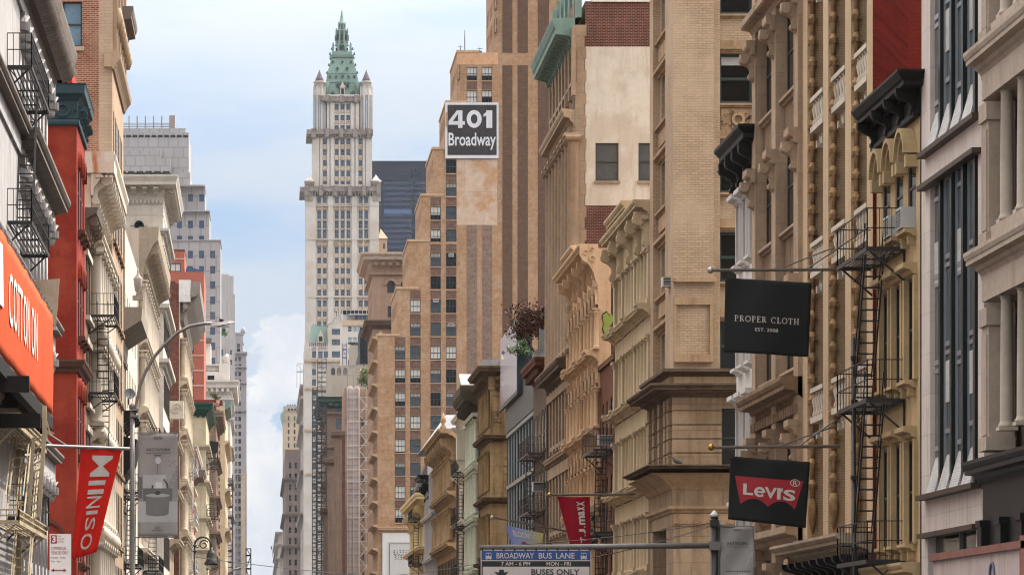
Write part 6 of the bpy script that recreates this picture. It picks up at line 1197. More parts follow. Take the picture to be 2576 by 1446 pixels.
# cream building with the ribbed cornice end
mc6 = mat('cream_stone_front', (212, 196, 176), var=.07, streak=.16)
b = Bld('ribbed_cornice_building', 'cream building whose ribbed bracket cornice leans over the street', 'L', -7.5, 250, 283, 10, 29.5); b.core(mc6, .5); wall(b.mb('side_wall', mc6), b.N, 0, 10, 0, 29.4); cols = [(1.8 + 2.7 * i, 1.3) for i in range(12)]; rows = [(23.0, 2.9), (18.6, 2.9), (14.2, 2.9), (9.8, 2.9), (5.4, 2.9)]; wall(b.mb('wall', mc6), b.S, 0, b.L, 0, 29.4, cells(cols, rows), .1); windows(b, b.S, cols, rows, .1, [dict(glass=G_dark, frame=F_brown)], fd=.02)
cm = colmesh(.24, 3.7, mc6)
for i in range(13):
    for z in (22.6, 18.2, 13.8): b.inst('column', cm, b.S, .45 + 2.68 * i, z, .2)
for z in (22.1, 17.7, 13.3, 8.9): b.mb('ledge', mc6).mould(b.S, 0, b.L, cprof(.6, .55), z)
b.mb('cornice', mat('taupe_ribbed_cornice', (176, 160, 140), streak=.2)).exu(b.S, [(0, 26.2), (.2, 26.4), (.35, 27.4), (.9, 28.5), (1.2, 28.8), (1.25, 29.6), (0, 29.6)], -.02, b.L); bm = bracketmesh(.4, 2.2, 1.1, MT['taupe_ribbed_cornice'])
for i in range(26): b.inst('bracket', bm, b.S, .6 + 1.27 * i, 26.5, .12)
b.done()
# tall white brick building with classical cornice
mw7 = mat('white_glazed_brick', (218, 206, 192), var=.06, streak=.12, joint=(.9, .3, .86)); mc7 = mat('pale_cornice_stone', (202, 192, 180), var=.1, streak=.18)
b = Bld('white_brick_building', 'white brick building with tall classical dentil cornice and stacked ledges', 'L', -7.2, 300, 322, 12, 38.9); b.core(mw7, .4); nx = lambda x: PX(x, 300) + 19.2; zz = lambda y: PZ(y, 300)
wl = b.mb('wall', mw7); hs = [(nx(338), nx(362), zz(610), zz(555))]; wall(wl, b.N, 0, 12, 0, 36, hs, .4); archfill(wl, b.N, nx(350), nx(362) - nx(338), hs[0][3], -.38, -.004); gm, fm = winmesh(.7, 1.64, G_dark, F_brown, arch=True); b.inst('window', gm, b.N, nx(350), hs[0][2], -.35, [('window_frame', fm)]); archband(b.mb('arch_moulding', mc7), b.N, nx(350), hs[0][3] - .36, .37, .6, 0, .12)
cols = [(1.8 + 2.6 * i, 1.1) for i in range(8)]; rows = [(31.2, 2.6), (26.2, 2.4), (21.5, 2.6), (17.5, 2.6), (13.5, 2.6), (9.5, 2.6), (5, 2.6)]; wall(wl, b.S, 0, b.L, 0, 36, cells(cols, rows), .1); windows(b, b.S, cols, rows, .1, [dict(glass=G_gray, frame=F_brown, one=True)])
b.ring('cornice', mc7, [(0, 0), (.1, 0), (.15, .5), (1.0, .7), (1.0, .95), (1.15, 1.3), (1.15, 1.45), (0, 1.45)], 37.4); b.mb('frieze', mc7).box(b.N, 0, 12, 35.9, 37.4, -.2, .03); b.mb('frieze', mc7).box(b.S, 0, b.L, 35.9, 37.4, -.2, .03); bm = bracketmesh(.34, .5, .8, mc7)
for i in range(8): b.inst('bracket', bm, b.N, 5.6 + i * .84, 37.45, .1)
for i in range(22): b.inst('bracket', bm, b.S, .5 + i, 37.45, .1)
dent(b.mb('cornice_dentils', mc7), b.N, 5, 12, 36.8, .25, .03, .2, .3, .18); b.ring('ledge', mc7, lprof(.45, .5), 34.4)
for y in (768, 905): b.ring('ledge', mc7, lprof(.5, .7), zz(y + 20))
for u in (9.3, 11.5): b.mb('pilaster', mw7).box(b.N, u, u + .45, 0, 33.9, .003, .1)
b.done()
# brick wall with white bracket cornice
mb8 = mat('purple_brown_brick', (124, 82, 68), var=.2, streak=.15, brick=((104, 62, 52), (134, 98, 82), .4, .16)); mc8 = mat('weathered_cream_front', (206, 188, 164), var=.2, scale=1.2, streak=.35, stain=((150, 120, 90), .5))
b = Bld('ornate_cream_house', 'weathered cream house with purple brown brick flank and drooping cornice', 'L', -6.8, 345, 385, 12, 35.3); b.core(mb8, .4); nx = lambda x: PX(x, 345) + 18.8; wall(b.mb('brick_wall', mb8), b.N, 0, nx(450), 0, 35.0); wall(b.mb('corner_pier', mc8), b.N, nx(450), 12, 0, 33.5, n=.05); b.mb('white_parapet', mat('white_parapet', (232, 228, 224), streak=.08)).box(b.N, nx(450), 12.9, 33.4, 35.3, -3, .12)
cols = [(2 + 2.7 * i, 1.3) for i in range(14)]; rows = [(5 + 4.4 * k, 2.8) for k in range(6)]; wall(b.mb('wall', mc8), b.S, 0, b.L, 0, 34, cells(cols, rows), .45); cm = colmesh(.3, 3.6, mc8)
for i in range(14):
    for zb, h in rows: b.inst('window', winmesh(1.3, 2.8, G_gray, F_brown, one=True)[0], b.S, 2 + 2.7 * i, zb, -.4)
for i in range(13):
    for k in range(6): b.inst('column', cm, b.S, .65 + 2.7 * i, 4.7 + 4.4 * k, .25)
for k in range(6): b.mb('ledge', mc8).mould(b.S, 0, b.L, cprof(.7, .6), 4.0 + 4.4 * k)
b.mb('cornice', mat('grey_taupe_cornice', (150, 140, 132), streak=.2)).exu(b.S, [(0, 31.8), (.3, 31.9), (.5, 32.6), (1.2, 33.4), (1.7, 34.2), (1.75, 35.2), (0, 35.2)], .6, b.L); bm = bracketmesh(.5, 2.0, 1.4, MT['grey_taupe_cornice'])
for i in range(22): b.inst('bracket', bm, b.S, .3 + 1.75 * i, 32.6, .25)
b.done()
# low house with a spiral scroll block
b = Bld('scroll_block_house', 'low cream house topped by a white block with a spiral scroll', 'L', -7.3, 326, 343, 8, 20.8); b.core(mc8); nx = lambda x: PX(x, 326) + 15.3; wall(b.mb('wall', mc8), b.N, 0, 8, 0, 20.8); wall(b.mb('wall', mc8), b.S, 0, b.L, 0, 20.8, cells([(2 + 2.6 * i, 1.2) for i in range(6)], [(4.5 + 4 * k, 2.6) for k in range(4)]), .4)
for i in range(6):
    for k in range(4): b.inst('window', winmesh(1.2, 2.6, G_dark, F_brown, one=True)[0], b.S, 2 + 2.6 * i, 4.5 + 4 * k, -.34)
sb = b.mb('scroll_block', mat('white_scroll_stone', (236, 226, 208), streak=.1)); sb.box(b.N, nx(424), nx(462), PZ(1052, 326), PZ(1008, 326), -1, .1)
for i in range(22):
    a0, a1 = i * .5, (i + 1) * .5; r0 = .5 - .02 * i; u0, z0 = nx(443), PZ(1028, 326); sb.bar(b.N.p(u0 + r0 * math.cos(a0), z0 + r0 * math.sin(a0), .14), b.N.p(u0 + (r0 - .02) * math.cos(a1), z0 + (r0 - .02) * math.sin(a1), .14), .08)
for k in range(4): b.mb('ledge', mc8).mould(b.S, 0, b.L, cprof(.9, .7), 7.6 + 4 * k, 0, 0)
b.mb('ledge', mc8).mould(b.N, 4, 8.3, cprof(.5, .6), PZ(1074, 326)); b.done()
# red brick apartment block
mrb = mat('orange_red_apartment_brick', (182, 104, 84), var=.08, scale=.3, streak=.06); mwl = mat('pale_floor_line', (214, 188, 172))
t = Thing('apartment_block', 'orange red brick apartment block with white framed windows', 'building', (PX(512, 760), 760, 0)); f = Fr((0, 760, 0), (1, 0, 0), (0, -1, 0)); X = lambda x: PX(x, 760); Zf = lambda y: PZ(y, 760); hs = [(X(428), X(455), Zf(683), Zf(662))] + [(X(472), X(488), Zf(y + 22), Zf(y)) for y in [790 + 37.8 * k for k in range(12)]] + [(X(416), X(432), Zf(y + 22), Zf(y)) for y in [790 + 37.8 * k for k in range(12)]]
wall(t.mb('wall', mrb), f, X(380), X(464), Zf(684), Zf(630), hs[:1], .3); wall(t.mb('wall', mrb), f, X(380), X(513), 0, Zf(684), hs[1:], .3); t.mb('roof', mrb).box(LOC, X(380), X(512.8), 0, Zf(684.5), -760.4, -790); t.mb('roof', mrb).box(LOC, X(380), X(463.8), Zf(684), Zf(630.5), -760.4, -780); t.mb('coping', F_brown).box(f, X(380), X(465), Zf(630), Zf(627.5), -20, .15)
for h in hs: gm, fm = winmesh(h[1] - h[0] - .01, h[3] - h[2] - .01, G_gray, F_black, (1, 0), blind=.9 if h is hs[0] else random.choice((.0, .55, .8)), fw=.13); t.inst('window', gm, f, (h[0] + h[1]) / 2, h[2] + .005, -.22, [('window_frame', fm)])
for y in [650] + [779 + 37.8 * k for k in range(12)]: t.mb('floor_line', mwl).box(f, X(380), X(464 if y < 684 else 513), Zf(y + 3), Zf(y), .003, .12)
t.mb('glass_roof', G_blue).prism([f.p(X(466), Zf(684), -1), f.p(X(512), Zf(684), -1), f.p(X(512), Zf(679), -1), f.p(X(470), Zf(669), -1)], [f.p(X(466), Zf(684), -9), f.p(X(512), Zf(684), -9), f.p(X(512), Zf(679), -9), f.p(X(470), Zf(669), -9)]); t.done()
# grey granite stepped tower
mgt = mat('grey_granite_panels', (174, 168, 168), var=.05, scale=.08, streak=.06, joint=(2.6, 3.65, .74, .2)); mgt2 = mat('smooth_granite', (178, 174, 174), var=.05, scale=.1, streak=.05, joint=(2.4, 2.5, .78, .18)); Yg = 950
t = Thing('granite_tower', 'grey granite stepped tower with blue windows and a finned crown', 'building', (PX(440, Yg), Yg, 0)); f = Fr((0, Yg, 0), (1, 0, 0), (0, -1, 0)); X = lambda x: PX(x, Yg); Zf = lambda y: PZ(y, Yg); cnt_ = 0
def gwin(cols, rows, y0, y1, x0, x1, n=0, w=12.5, h=19):
    hs = [(X(c - w / 2), X(c + w / 2), Zf(r + h), Zf(r)) for c in cols for r in rows if x0 + 4 < c < x1 - 4]; wall(t.mb('wall', mgt), f, X(x0), X(x1), Zf(y1) if y1 < 1655 else 0, Zf(y0), hs, .3, n)
    for i, q in enumerate(hs): t.inst('window', winmesh(round(q[1] - q[0], 2), round(q[3] - q[2], 2), G_blue if (i * 7) % 5 else G_sky, F_brown, (1, 0), fw=.1, one=True)[0], f, (q[0] + q[1]) / 2, q[2], n - .25)
    t.mb('roof', mgt).box(LOC, X(x0), X(x1) - .05, Zf(y1) if y1 < 1655 else 0, Zf(y0) - .1, -(Yg - n + .4), -(Yg - n + 30))
CG = [423, 451, 479, 507, 535]; RG = [554 + 38.4 * k for k in range(16)]
gwin(CG, [486], 466, 530, 380, 515, -2); gwin(CG, RG[:2], 530, 604, 380, 526.5, -1); gwin(CG, RG[2:], 604, 1655, 380, 554.5)
for y, x in ((530, 528), (604, 556), (466, 516)): t.mb('coping', mgt2).box(f, X(380), X(x), Zf(y + 2), Zf(y - .8), -20, .25)
t.mb('upper_wall', mgt2).box(f, X(300), X(474), Zf(470), Zf(328), -34, -4); t.mb('upper_wall', mgt2).box(f, X(300), X(466), Zf(328), Zf(316), -33, -5); t.mb('upper_wall', mgt2).box(f, X(300), X(478), Zf(466), Zf(430), -34, -3)
t.mb('curved_bay', mgt2).box(f, X(300), X(429), Zf(434), Zf(398), -4, .2); t.mb('curved_bay', mgt2).box(f, X(300), X(404), Zf(398), Zf(378), -4, 0)
for i in range(6): t.mb('louvre', MT['dark_slot']).box(f, X(300 + 22 * i), X(316 + 22 * i), Zf(441), Zf(431), -3.0, .3)
for i in range(11): t.mb('louvre', MT['dark_slot']).box(f, X(300 + 16 * i), X(312 + 16 * i), Zf(340), Zf(334.5), -4.2, -3.9)
t.mb('crown_end', mat('taupe_crown', (168, 150, 142), streak=.1)).box(f, X(425), X(439), Zf(316), Zf(282), -12, -6)
for i in range(7): t.mb('crown_fin', MT['taupe_crown']).box(f, X(300 + 20.7 * i), X(303 + 20.7 * i), Zf(316), Zf(282), -8, -7)
for i in range(4): t.mb('crown_rail', F_grey).box(f, X(300), X(425), Zf(314 - 4.4 * i), Zf(312.6 - 4.4 * i), -7.8, -7.4)
t.done(); lattice('roof_rail', 'thin white roof rail on the granite tower shoulder', 478, 512, 461, 945, 3, F_white, 1.2, .1, PZ(466, 945), 'railing')
# distant grey towers on the left
mgw = mat('pale_grey_tower', (188, 182, 182), var=.06, scale=.06, streak=.25); mg15 = mat('blue_grey_stone', (172, 166, 170), var=.08, scale=.08, streak=.1)
t = block('plain_grey_tower', 'plain pale grey tower with a few narrow windows just past the granite one', 540, 588, 694, 1300, 30, mgw, [(559, 5, y, y + 17) for y in (826, 878)] + [(581, 5, y, y + 12) for y in (880, 905)], G_blue); t.mb('side_pier', mgw).box(t.f, t.X(588), t.X(591), 0, t.Zf(740), -10, -.4); t.mb('roof_box', mgw).box(t.f, t.X(557), t.X(575), t.Zf(694), t.Zf(687), -10, -3); t.done()
t = block('stepped_grey_tower', 'blue grey stepped stone tower farthest down the left side', 545, 611, 860, 1500, 34, mg15, [(x, 8, y, y + 11) for x in (558, 572, 586, 600) for y in (864, 876)], G_dark, F_grey); wall(t.mb('wall', mg15), t.f, t.X(545), t.X(611), t.Zf(860), t.Zf(836), [], n=-.5)
t.f2 = Fr((0, 1497, 0), (1, 0, 0), (0, -1, 0)); hs = [(PX(x - 3.4, 1497), PX(x + 3.4, 1497), PZ(y + 11, 1497), PZ(y, 1497)) for y in [897 + 18.8 * k for k in range(30)] for x in (560, 571, 592, 603)]; wall(t.mb('wall', mg15), t.f2, PX(540, 1497), PX(620, 1497), 0, PZ(885, 1497), hs, .5); t.mb('roof', mg15).box(LOC, PX(540, 1497), PX(619.8, 1497), 0, PZ(886, 1497), -1497.6, -1530)
for i, h in enumerate(hs):
    if i < 92: t.inst('window', winmesh(round(h[1] - h[0], 2), round(h[3] - h[2], 2), G_dark if i % 3 else G_gray, F_grey, one=True)[0], t.f2, (h[0] + h[1]) / 2, h[2], -.4)
for y, x in ((836, 613), (860, 613), (885, 622), (920, 620.5), (960, 620.5), (1030, 620.5), (1190, 620.5)): t.mb('ledge', mg15).box(t.f2, PX(540, 1497), PX(x, 1497), PZ(y + 4, 1497), PZ(y, 1497), -10, .8 if y > 870 else -3.3)
t.mb('corner_finial', mg15).lathe(t.f2, PX(611, 1497), -6, [(.9, PZ(836, 1497)), (.9, PZ(826, 1497)), (.1, PZ(818, 1497))], 8); t.mb('beige_annex', mat('beige_annex', (206, 184, 162))).box(t.f2, PX(606, 1497), PX(618, 1497), 0, PZ(1190, 1497), .9, 6); t.done()
tree('terrace_tree', 'green tree on a setback of the far grey tower', 'tree', P3(565, 845, 1290), 4, P3(565, 834, 1290), (1.6, 1.4, 1.5), L_grn, 500, .35, 21, 9)
# white classical building with eagle parapet
mw11 = mat('white_marble_far', (224, 214, 204), var=.08, scale=.3, streak=.2)
b = Bld('balustrade_building', 'white stone building with balustrade parapet and heavy corner cornice far down left', 'L', -6.3, 900, 960, 20, PZ(960, 900)); b.core(mw11, .6); zz = lambda y: PZ(y, 900); nx = lambda x: PX(x, 900) + 26.3; wall(b.mb('wall', mw11), b.N, 0, 20, 0, b.H, [(nx(522), nx(538), zz(1445), zz(1420))], .4); wall(b.mb('street_wall', mw11), b.S, 0, b.L, 0, b.H)
b.ring('cornice', mw11, [(0, 0), (.3, 0), (.4, .8), (1.5, 1.3), (1.6, 2.0), (2.0, 2.6), (2.0, 3.0), (0, 3.0)], zz(990)); dent(b.mb('cornice_dentils', mw11), b.N, 8, 20, zz(985), .8, .3, 1.3, 1.1, .6); b.mb('attic', mw11).box(b.N, 0, nx(577), zz(960), zz(938), -8, -.5); b.mb('attic_window', G_dark).box(b.N, nx(522), nx(539), zz(957), zz(944), -.5, -.4)
ba = b.mb('balustrade', mw11); ba.box(b.N, 0, nx(551), zz(919), zz(915), -2, -.6); ba.box(b.N, 0, nx(551), zz(938), zz(934), -2, -.6)
for i in range(12): ba.lathe(b.N, nx(514 + 3.2 * i), -1.2, [(.12, zz(934)), (.2, zz(929)), (.1, zz(922)), (.14, zz(919))], 6)
ba.box(b.N, nx(551), nx(578), zz(938), zz(913), -6, -.5); b.mb('eagle_sculpture', mw11).lathe(b.N, nx(571), -2, [(.9, zz(913)), (.6, zz(906)), (.8, zz(899)), (.5, zz(893)), (.32, zz(890)), (.1, zz(888))], 9); b.mb('eagle_sculpture', mw11).exn(b.N, [(nx(560), zz(900)), (nx(571), zz(906)), (nx(582), zz(900)), (nx(578), zz(890)), (nx(571), zz(895)), (nx(564), zz(890))], -2.5, -1.6)
b.mb('roof_pavilion', mw11).box(b.N, nx(500), nx(529), zz(915), zz(856), -20, -9); b.mb('pavilion_cornice', ml1c).mould(b.N, nx(500), nx(531), cprof(1.4, 1.2), zz(856), n=-9); b.mb('pavilion_glass', plain('pale_green_glass', (150, 180, 178), .1)).box(b.N, nx(502), nx(530), zz(842), zz(835), -9, -8.9)
for y in (1010, 1060, 1130, 1210, 1300): b.ring('ledge', mw11, lprof(.7, .8), zz(y))
b.done()
tree('cornice_shrub', 'wispy yellow green shrub growing on a roof before white balustrade building', 'shrub', P3(541, 1006, 650), 2.2, P3(541, 995, 650), (1.0, .8, .8), L_wil, 420, .16, 31, 8)
# green cornice house, brown houses, quoined brick
mgn = mat('bottle_green_cornice', (24, 74, 58), streak=.1, rough=.5); myl = mat('pale_yellow_stone', (210, 192, 162), var=.14, streak=.3, joint=(3, .8, .8)); mbn2 = mat('rough_brown_stone', (156, 130, 112), var=.2, streak=.3, joint=(2, .7, .72))
b = Bld('green_cornice_house', 'pale yellow stone house under a bottle green cornice', 'L', -6.6, 500, 535, 10, PZ(1014, 500)); b.core(myl); wall(b.mb('wall', myl), b.N, 0, 10, 0, b.H); wall(b.mb('wall', myl), b.S, 0, b.L, 0, b.H, cells([(3 + 3.2 * i, 1.5) for i in range(10)], [(6 + 4.2 * k, 2.6) for k in range(6)]), .5); b.ring('cornice', mgn, cprof(.9, 1.6), b.H - 1.6); bm = bracketmesh(.3, .8, .5, mgn)
for i in range(6): b.inst('bracket', bm, b.N, 6.2 + .7 * i, b.H - 1.8, .05)
for y in (1130, 1220, 1310, 1390): b.ring('ledge', myl, lprof(.5, .6), PZ(y, 500))
for i in range(10):
    for k in range(6): b.inst('window', winmesh(1.5, 2.6, G_dark, F_brown, one=True)[0], b.S, 3 + 3.2 * i, 6 + 4.2 * k, -.44)
b.done()
b = Bld('rough_brown_house', 'rough brown stone house with a dark box sign beyond yellow stone', 'L', -6.0, 560, 600, 10, PZ(1036, 560)); b.core(mbn2); wall(b.mb('wall', mbn2), b.N, 0, 10, 0, b.H); wall(b.mb('wall', mbn2), b.S, 0, b.L, 0, b.H, cells([(3 + 3.4 * i, 1.5) for i in range(11)], [(6 + 4.2 * k, 2.6) for k in range(6)]), .5); b.ring('cornice', mbn2, cprof(1.1, 1.6), b.H - 1.5)
for y in (1060, 1165, 1260, 1350): b.ring('ledge', mbn2, lprof(.6, .8), PZ(y, 560))
b.mb('dark_box_sign', mblk).exn(b.N, [(PX(518, 560) + 16, PZ(1142, 560)), (PX(548, 560) + 16, PZ(1138, 560)), (PX(550, 560) + 16, PZ(1112, 560)), (PX(518, 560) + 16, PZ(1108, 560))], .1, 1.4)
for i in range(11):
    for k in range(6): b.inst('window', winmesh(1.5, 2.6, G_dark, F_brown, one=True)[0], b.S, 3 + 3.4 * i, 6 + 4.2 * k, -.44)
b.done()
mq = mat('crimson_brick', (134, 60, 52), var=.15, streak=.15); mqs = mat('buff_quoin_stone', (222, 196, 160), streak=.2)
b = Bld('quoined_brick_house', 'crimson brick house edged with toothed buff quoins and painted lettering', 'L', -5.4, 640, 700, 12, PZ(1005, 640)); b.core(mq, .4); nx = lambda x: PX(x, 640) + 17.4; zz = lambda y: PZ(y, 640); wall(b.mb('wall', mq), b.N, 0, nx(553), 0, b.H); wall(b.mb('buff_wall', mqs), b.N, nx(553), 12, 0, b.H - 1, n=.02); wall(b.mb('street_wall', mqs), b.S, 0, b.L, 0, b.H - 1, cells([(3 + 3.6 * i, 1.6) for i in range(15)], [(6 + 4.4 * k, 2.8) for k in range(7)]), .5)
for k in range(24): b.mb('quoin', mqs).box(b.N, nx(553) - .55, nx(553), zz(1014 + 17 * k), zz(1006 + 17 * k), .003, .1)
b.mb('copper_cap', mcu).exu(b.S, [(0, zz(1030)), (.9, zz(1022)), (1.0, zz(1008)), (0, zz(1006))], 0, 30); lt = MB(); fnq = lambda x, y: Vector((PX(x, 640), 639.9, PZ(y, 640))); puttext(lt, 'IMARIM AR', fnq, 522, 552, 1021, 1012, .0); b.add('lettering', lt, plain('chalk_paint', (226, 206, 196), .8))
for i in range(15):
    for k in range(7):
        if i * 7 + k < 99: b.inst('window', winmesh(1.6, 2.8, G_dark, F_brown, one=True)[0], b.S, 3 + 3.6 * i, 6 + 4.4 * k, -.44)
for y in (1120, 1240, 1340): b.mb('ledge', mqs).mould(b.S, 0, b.L, cprof(.8, .8), zz(y))
b.done()
b = Bld('red_white_house', 'low red brick house striped with white stone window heads', 'L', -7.0, 400, 440, 10, PZ(1120, 400)); mrw = mat('bright_red_brick', (160, 56, 46), streak=.15); b.core(mrw); wall(b.mb('wall', mrw), b.N, 0, 10, 0, b.H); cols = [(2.2 + 3.2 * i, 1.4) for i in range(12)]; rows = [(5 + 3.9 * k, 2.3) for k in range(5)]; wall(b.mb('wall', mrw), b.S, 0, b.L, 0, b.H, cells(cols, rows), .45); sills(b, b.S, cols, rows, mcr, .3, .3, .3, .5)
for c, w in cols:
    for zb, h in rows: b.inst('window', winmesh(w, h, G_dark, F_white, one=True)[0], b.S, c, zb, -.38)
b.ring('cornice', mcr, cprof(.9, 1.0), b.H - 1.0); b.mb('cornice', ml1c).mould(b.S, 10, 22, cprof(1.5, 1.6), PZ(1230, 420)); b.done()
# sloping cables and a fire tower strip far left
for spec in (('far_scaffold', 'rusty dark scaffold strip climbing the far left facades', 546, 585, 1192, 720, 6, plain('rust_dark_steel', (62, 44, 42), .6)), ('roof_ladder', 'small dark lattice ladder standing alone at the far left kerb', 619, 631, 1378, 600, 1, IRON)):
    lattice(spec[0], spec[1], spec[2], spec[3], spec[4], spec[5], spec[6], spec[7], 2.0, .16, 0)
# ================================================================ fire escapes, flags, lamps, signs, wires
frR3 = Fr((16.5, 106.1, 0), (0, -1, 0), (-1, 0, 0)); frL = lambda X, Y: Fr((X, Y, 0), (0, 1, 0), (1, 0, 0)); frRr = lambda X, Y: Fr((X, Y, 0), (0, -1, 0), (-1, 0, 0))
fire_escape('black fire escape with long leaning ladders on the ochre house', frR3, -.3, 4.9, 1.0, [12.95, 9.1, 5.0], IRON, ladders=[(1.1, 3.2, .55, 5.0, 9.1), (1.1, 3.2, .55, 9.1, 12.95)], rail=1.0)
pt = Thing('drop_pole', 'tall thin iron standpipe rising beside the ochre house fire escape', 'pipe', P3(2147, 1446, 105)); mb = pt.mb('pipe', IRON); mb.tube([P3(2150, 1500, 105), P3(2147, 850, 105)], .055, 6)
for y in (1380, 1200, 1010, 900): mb.box(Fr(P3(2149, y, 105), (1, 0, 0), (0, -1, 0)), -.09, .09, -.05, .05, -.09, .09)
pt.done()
fire_escape('black fire escape with one air conditioner on brown stucco house', frRr(16.6, 193), 1.2, 7.6, .95, [12.25, 8.4], IRON, ladders=[(5.2, 6.4, .5, 8.4, 12.25), (5.2, 6.4, .5, 4.5, 8.4)])
fire_escape('rusty red fire escape on narrow brown brick house', frRr(16.6, 240), 1.0, 9.5, .95, [14.4, 11.0, 7.4], plain('rusty_iron', (78, 48, 42), .7), ladders=[(3.5, 5, .5, 11, 14.4), (3.5, 5, .5, 7.4, 11)])
fire_escape('black fire escape on ivory house near mint green columns', frRr(16.4, 325), 8, 15.5, 1.0, [17.0, 12.8, 8.9], IRON, ladders=[(11, 13, .5, 12.8, 17), (11, 13, .5, 8.9, 12.8)])
fire_escape('black fire escape over the white advertisement by yellow house', frRr(16.5, 434), 26, 36, 1.1, [16.5, 12.0, 8.0], IRON, ladders=[(29, 32, .5, 12, 16.5), (29, 32, .5, 8, 12)], th=.05)
fire_escape('black fire escape high on the pale fluted front at left', frL(-7.5, 98), 17.2, 26.8, .92, [19.65, 15.15, 6.6], IRON, ladders=[(21.0, 23.5, .5, 15.15, 19.65)], rail=.95, gap=.16)
fire_escape('black fire escape in front of creamy white columns at left', frL(-7.5, 172), 3.0, 8.5, 1.15, [17.6, 14.2], IRON, ladders=[(6.5, 5.2, .55, 14.2, 17.6), (5.4, 7.0, .55, 9.6, 14.2)])
fire_escape('dark fire escape behind the lamp post on low stucco house', frL(-7.5, 214), 1, 10, 1.0, [11.5, 7.6], IRON, ladders=[(3, 6, .5, 7.6, 11.5)])
fire_escape('black fire escape low on ribbed cornice building', frL(-7.5, 250), 8, 20, 1.05, [16.5, 12.1, 8.2], IRON, ladders=[(12, 15, .5, 8.2, 12.1), (12, 15, .5, 12.1, 16.5)], th=.045)
fire_escape('white iron fire escape on weathered cream house', frL(-6.8, 345), 12, 26, 1.2, [19.5, 15, 10.5], F_white, ladders=[(16, 20, .6, 10.5, 15), (16, 20, .6, 15, 19.5)], th=.06)
fire_escape('black fire escape stack on pale yellow stone house', frL(-6.6, 500), 2, 14, 1.4, [27, 20.5, 14, 9], IRON, ladders=[(4, 8, .7, 14, 20.5), (4, 8, .7, 20.5, 27)], th=.08, rail=1.4, gap=.4)
tanm = mat('cream_painted_iron', (206, 188, 158), rough=.6, streak=.3, stain=((120, 84, 54), .5))
fire_escape('cream painted fire escape stair under orange banner', frL(-7.5, 98), 9.0, 22.6, 1.05, [8.8, 6.2], tanm, ladders=[(17.0, 20.8, .75, 6.2, 8.8), (13.5, 17, .75, 3.2, 6.2), (12.0, 16.4, .75, 6.2, 8.8)], rail=.3, th=.045, drop=1.3, gap=.34)
lp = Thing('drop_ladder', 'cream painted drop ladder standing upright at the end of stair', 'ladder', P3(112, 1446, 112)); mb = lp.mb('rails', tanm); a, c = P3(98, 1300, 112), P3(112, 1085, 112); mb.bar(P3(72, 1310, 112), P3(84, 1100, 112), .09); mb.bar(a, c, .11)
for i in range(11): s_ = i / 10.5; lp.mb('rungs', tanm).bar(P3(72, 1310, 112).lerp(P3(84, 1100, 112), s_), a.lerp(c, s_), .05)
mb.bar(P3(112, 1085, 112), P3(112, 1020, 112), .12); mb.bar(P3(112, 1085, 112), P3(136, 1090, 112), .07); mb.bar(P3(112, 1045, 112), P3(126, 1088, 112), .05); lp.done()
# orange shop banner on its sidewalk shed
mor = mat('orange_banner', (226, 92, 48), rough=.75, var=.12, scale=.6, streak=.2); mdkw = mat('dark_shed_timber', (48, 44, 42), var=.25); mslat = mat('shed_slats', (128, 84, 48), var=.25, streak=.2); mply = mat('plywood', (222, 198, 174), var=.08, streak=.0, patch=((186, 152, 124), .55, .9))
t = Thing('orange_banner', 'long orange cloth banner with white capital letters over the pavement', 'banner', (-6.3, 110, 9.6)); bn = MB(); XB = -6.3
def bp(Y, s): return Vector((XB + .010 * math.sin(Y * 1.3 + s * 1.5) + .004 * math.sin(Y * 3.7) + .03 * math.sin(s * 3.14), Y, 12.95 * (1 - s) + 9.88 * s + .02 * math.sin(Y * 2.0) * (1 - s)))
bn.grid(lambda a, c: bp(78 + 43 * a, c), 90, 10)
o = t.add('cloth', bn, mor); md = o.modifiers.new('thick', 'SOLIDIFY'); md.thickness = .02
lt = MB(); 
def bl(x, y): return bp(x, y) + Vector((.045, 0, 0))
xs = [(c, a, bq) for c, a, bq in zip('COTTON ON', [99.6, 101.2, 102.8, 104.2, 105.5, 107.1, 0, 109.4, 110.9], [100.9, 102.6, 104.0, 105.3, 106.9, 108.3, 0, 110.7, 112.0])]
for c, a, e in xs:
    if c != ' ': softtext(lt, c, bl, a, e, .68, .24, .004, 0, .35)
t.add('lettering', lt, plain('banner_white', (238, 226, 216), .8)); wp = MB(); q = [bl(Y, s) + Vector((.01, 0, 0)) for Y, s in ((78, .3), (96.9, .12), (96.9, .62), (78, .8))]; wp.poly(q); t.add('white_panel', wp, MT['banner_white'])
ed = t.mb('edge_rope', F_grey); ed.tube([bp(78 + i, 0) + Vector((0, 0, .03)) for i in range(44)], .035, 6); ed.tube([bp(78 + i, 1) - Vector((0, 0, .03)) for i in range(44)], .03, 6)
for i in range(30): ed.box(Fr(bp(80 + i * 1.4, 0) + Vector((.03, 0, .05)), (1, 0, 0), (0, -1, 0)), -.03, .03, -.03, .05, -.04, .04)
t.done()
t = Thing('sidewalk_shed', 'dark timber shed deck carrying the orange banner over the pavement', 'sidewalk shed', (-7, 110, 0)); sd_ = t.mb('slats', mslat)
for i in range(90): sd_.box(LOC, -9.2, -6.45, 9.72, 9.77, -(78.2 + i * .475), -(78 + i * .475 + .25))
t.mb('edge_beam', mdkw).box(LOC, -6.5, -6.26, 9.45, 9.84, -121.2, -78); t.mb('deck', mdkw).box(LOC, -9.3, -6.5, 9.8, 9.9, -121, -78); t.mb('back_beam', mdkw).box(LOC, -9.4, -9.2, 9.45, 9.8, -121, -78)
for y in (84, 96, 108, 120.5): t.mb('cross_beam', mdkw).box(LOC, -9.2, -6.52, 9.3, 9.7, -y - .15, -y + .15)
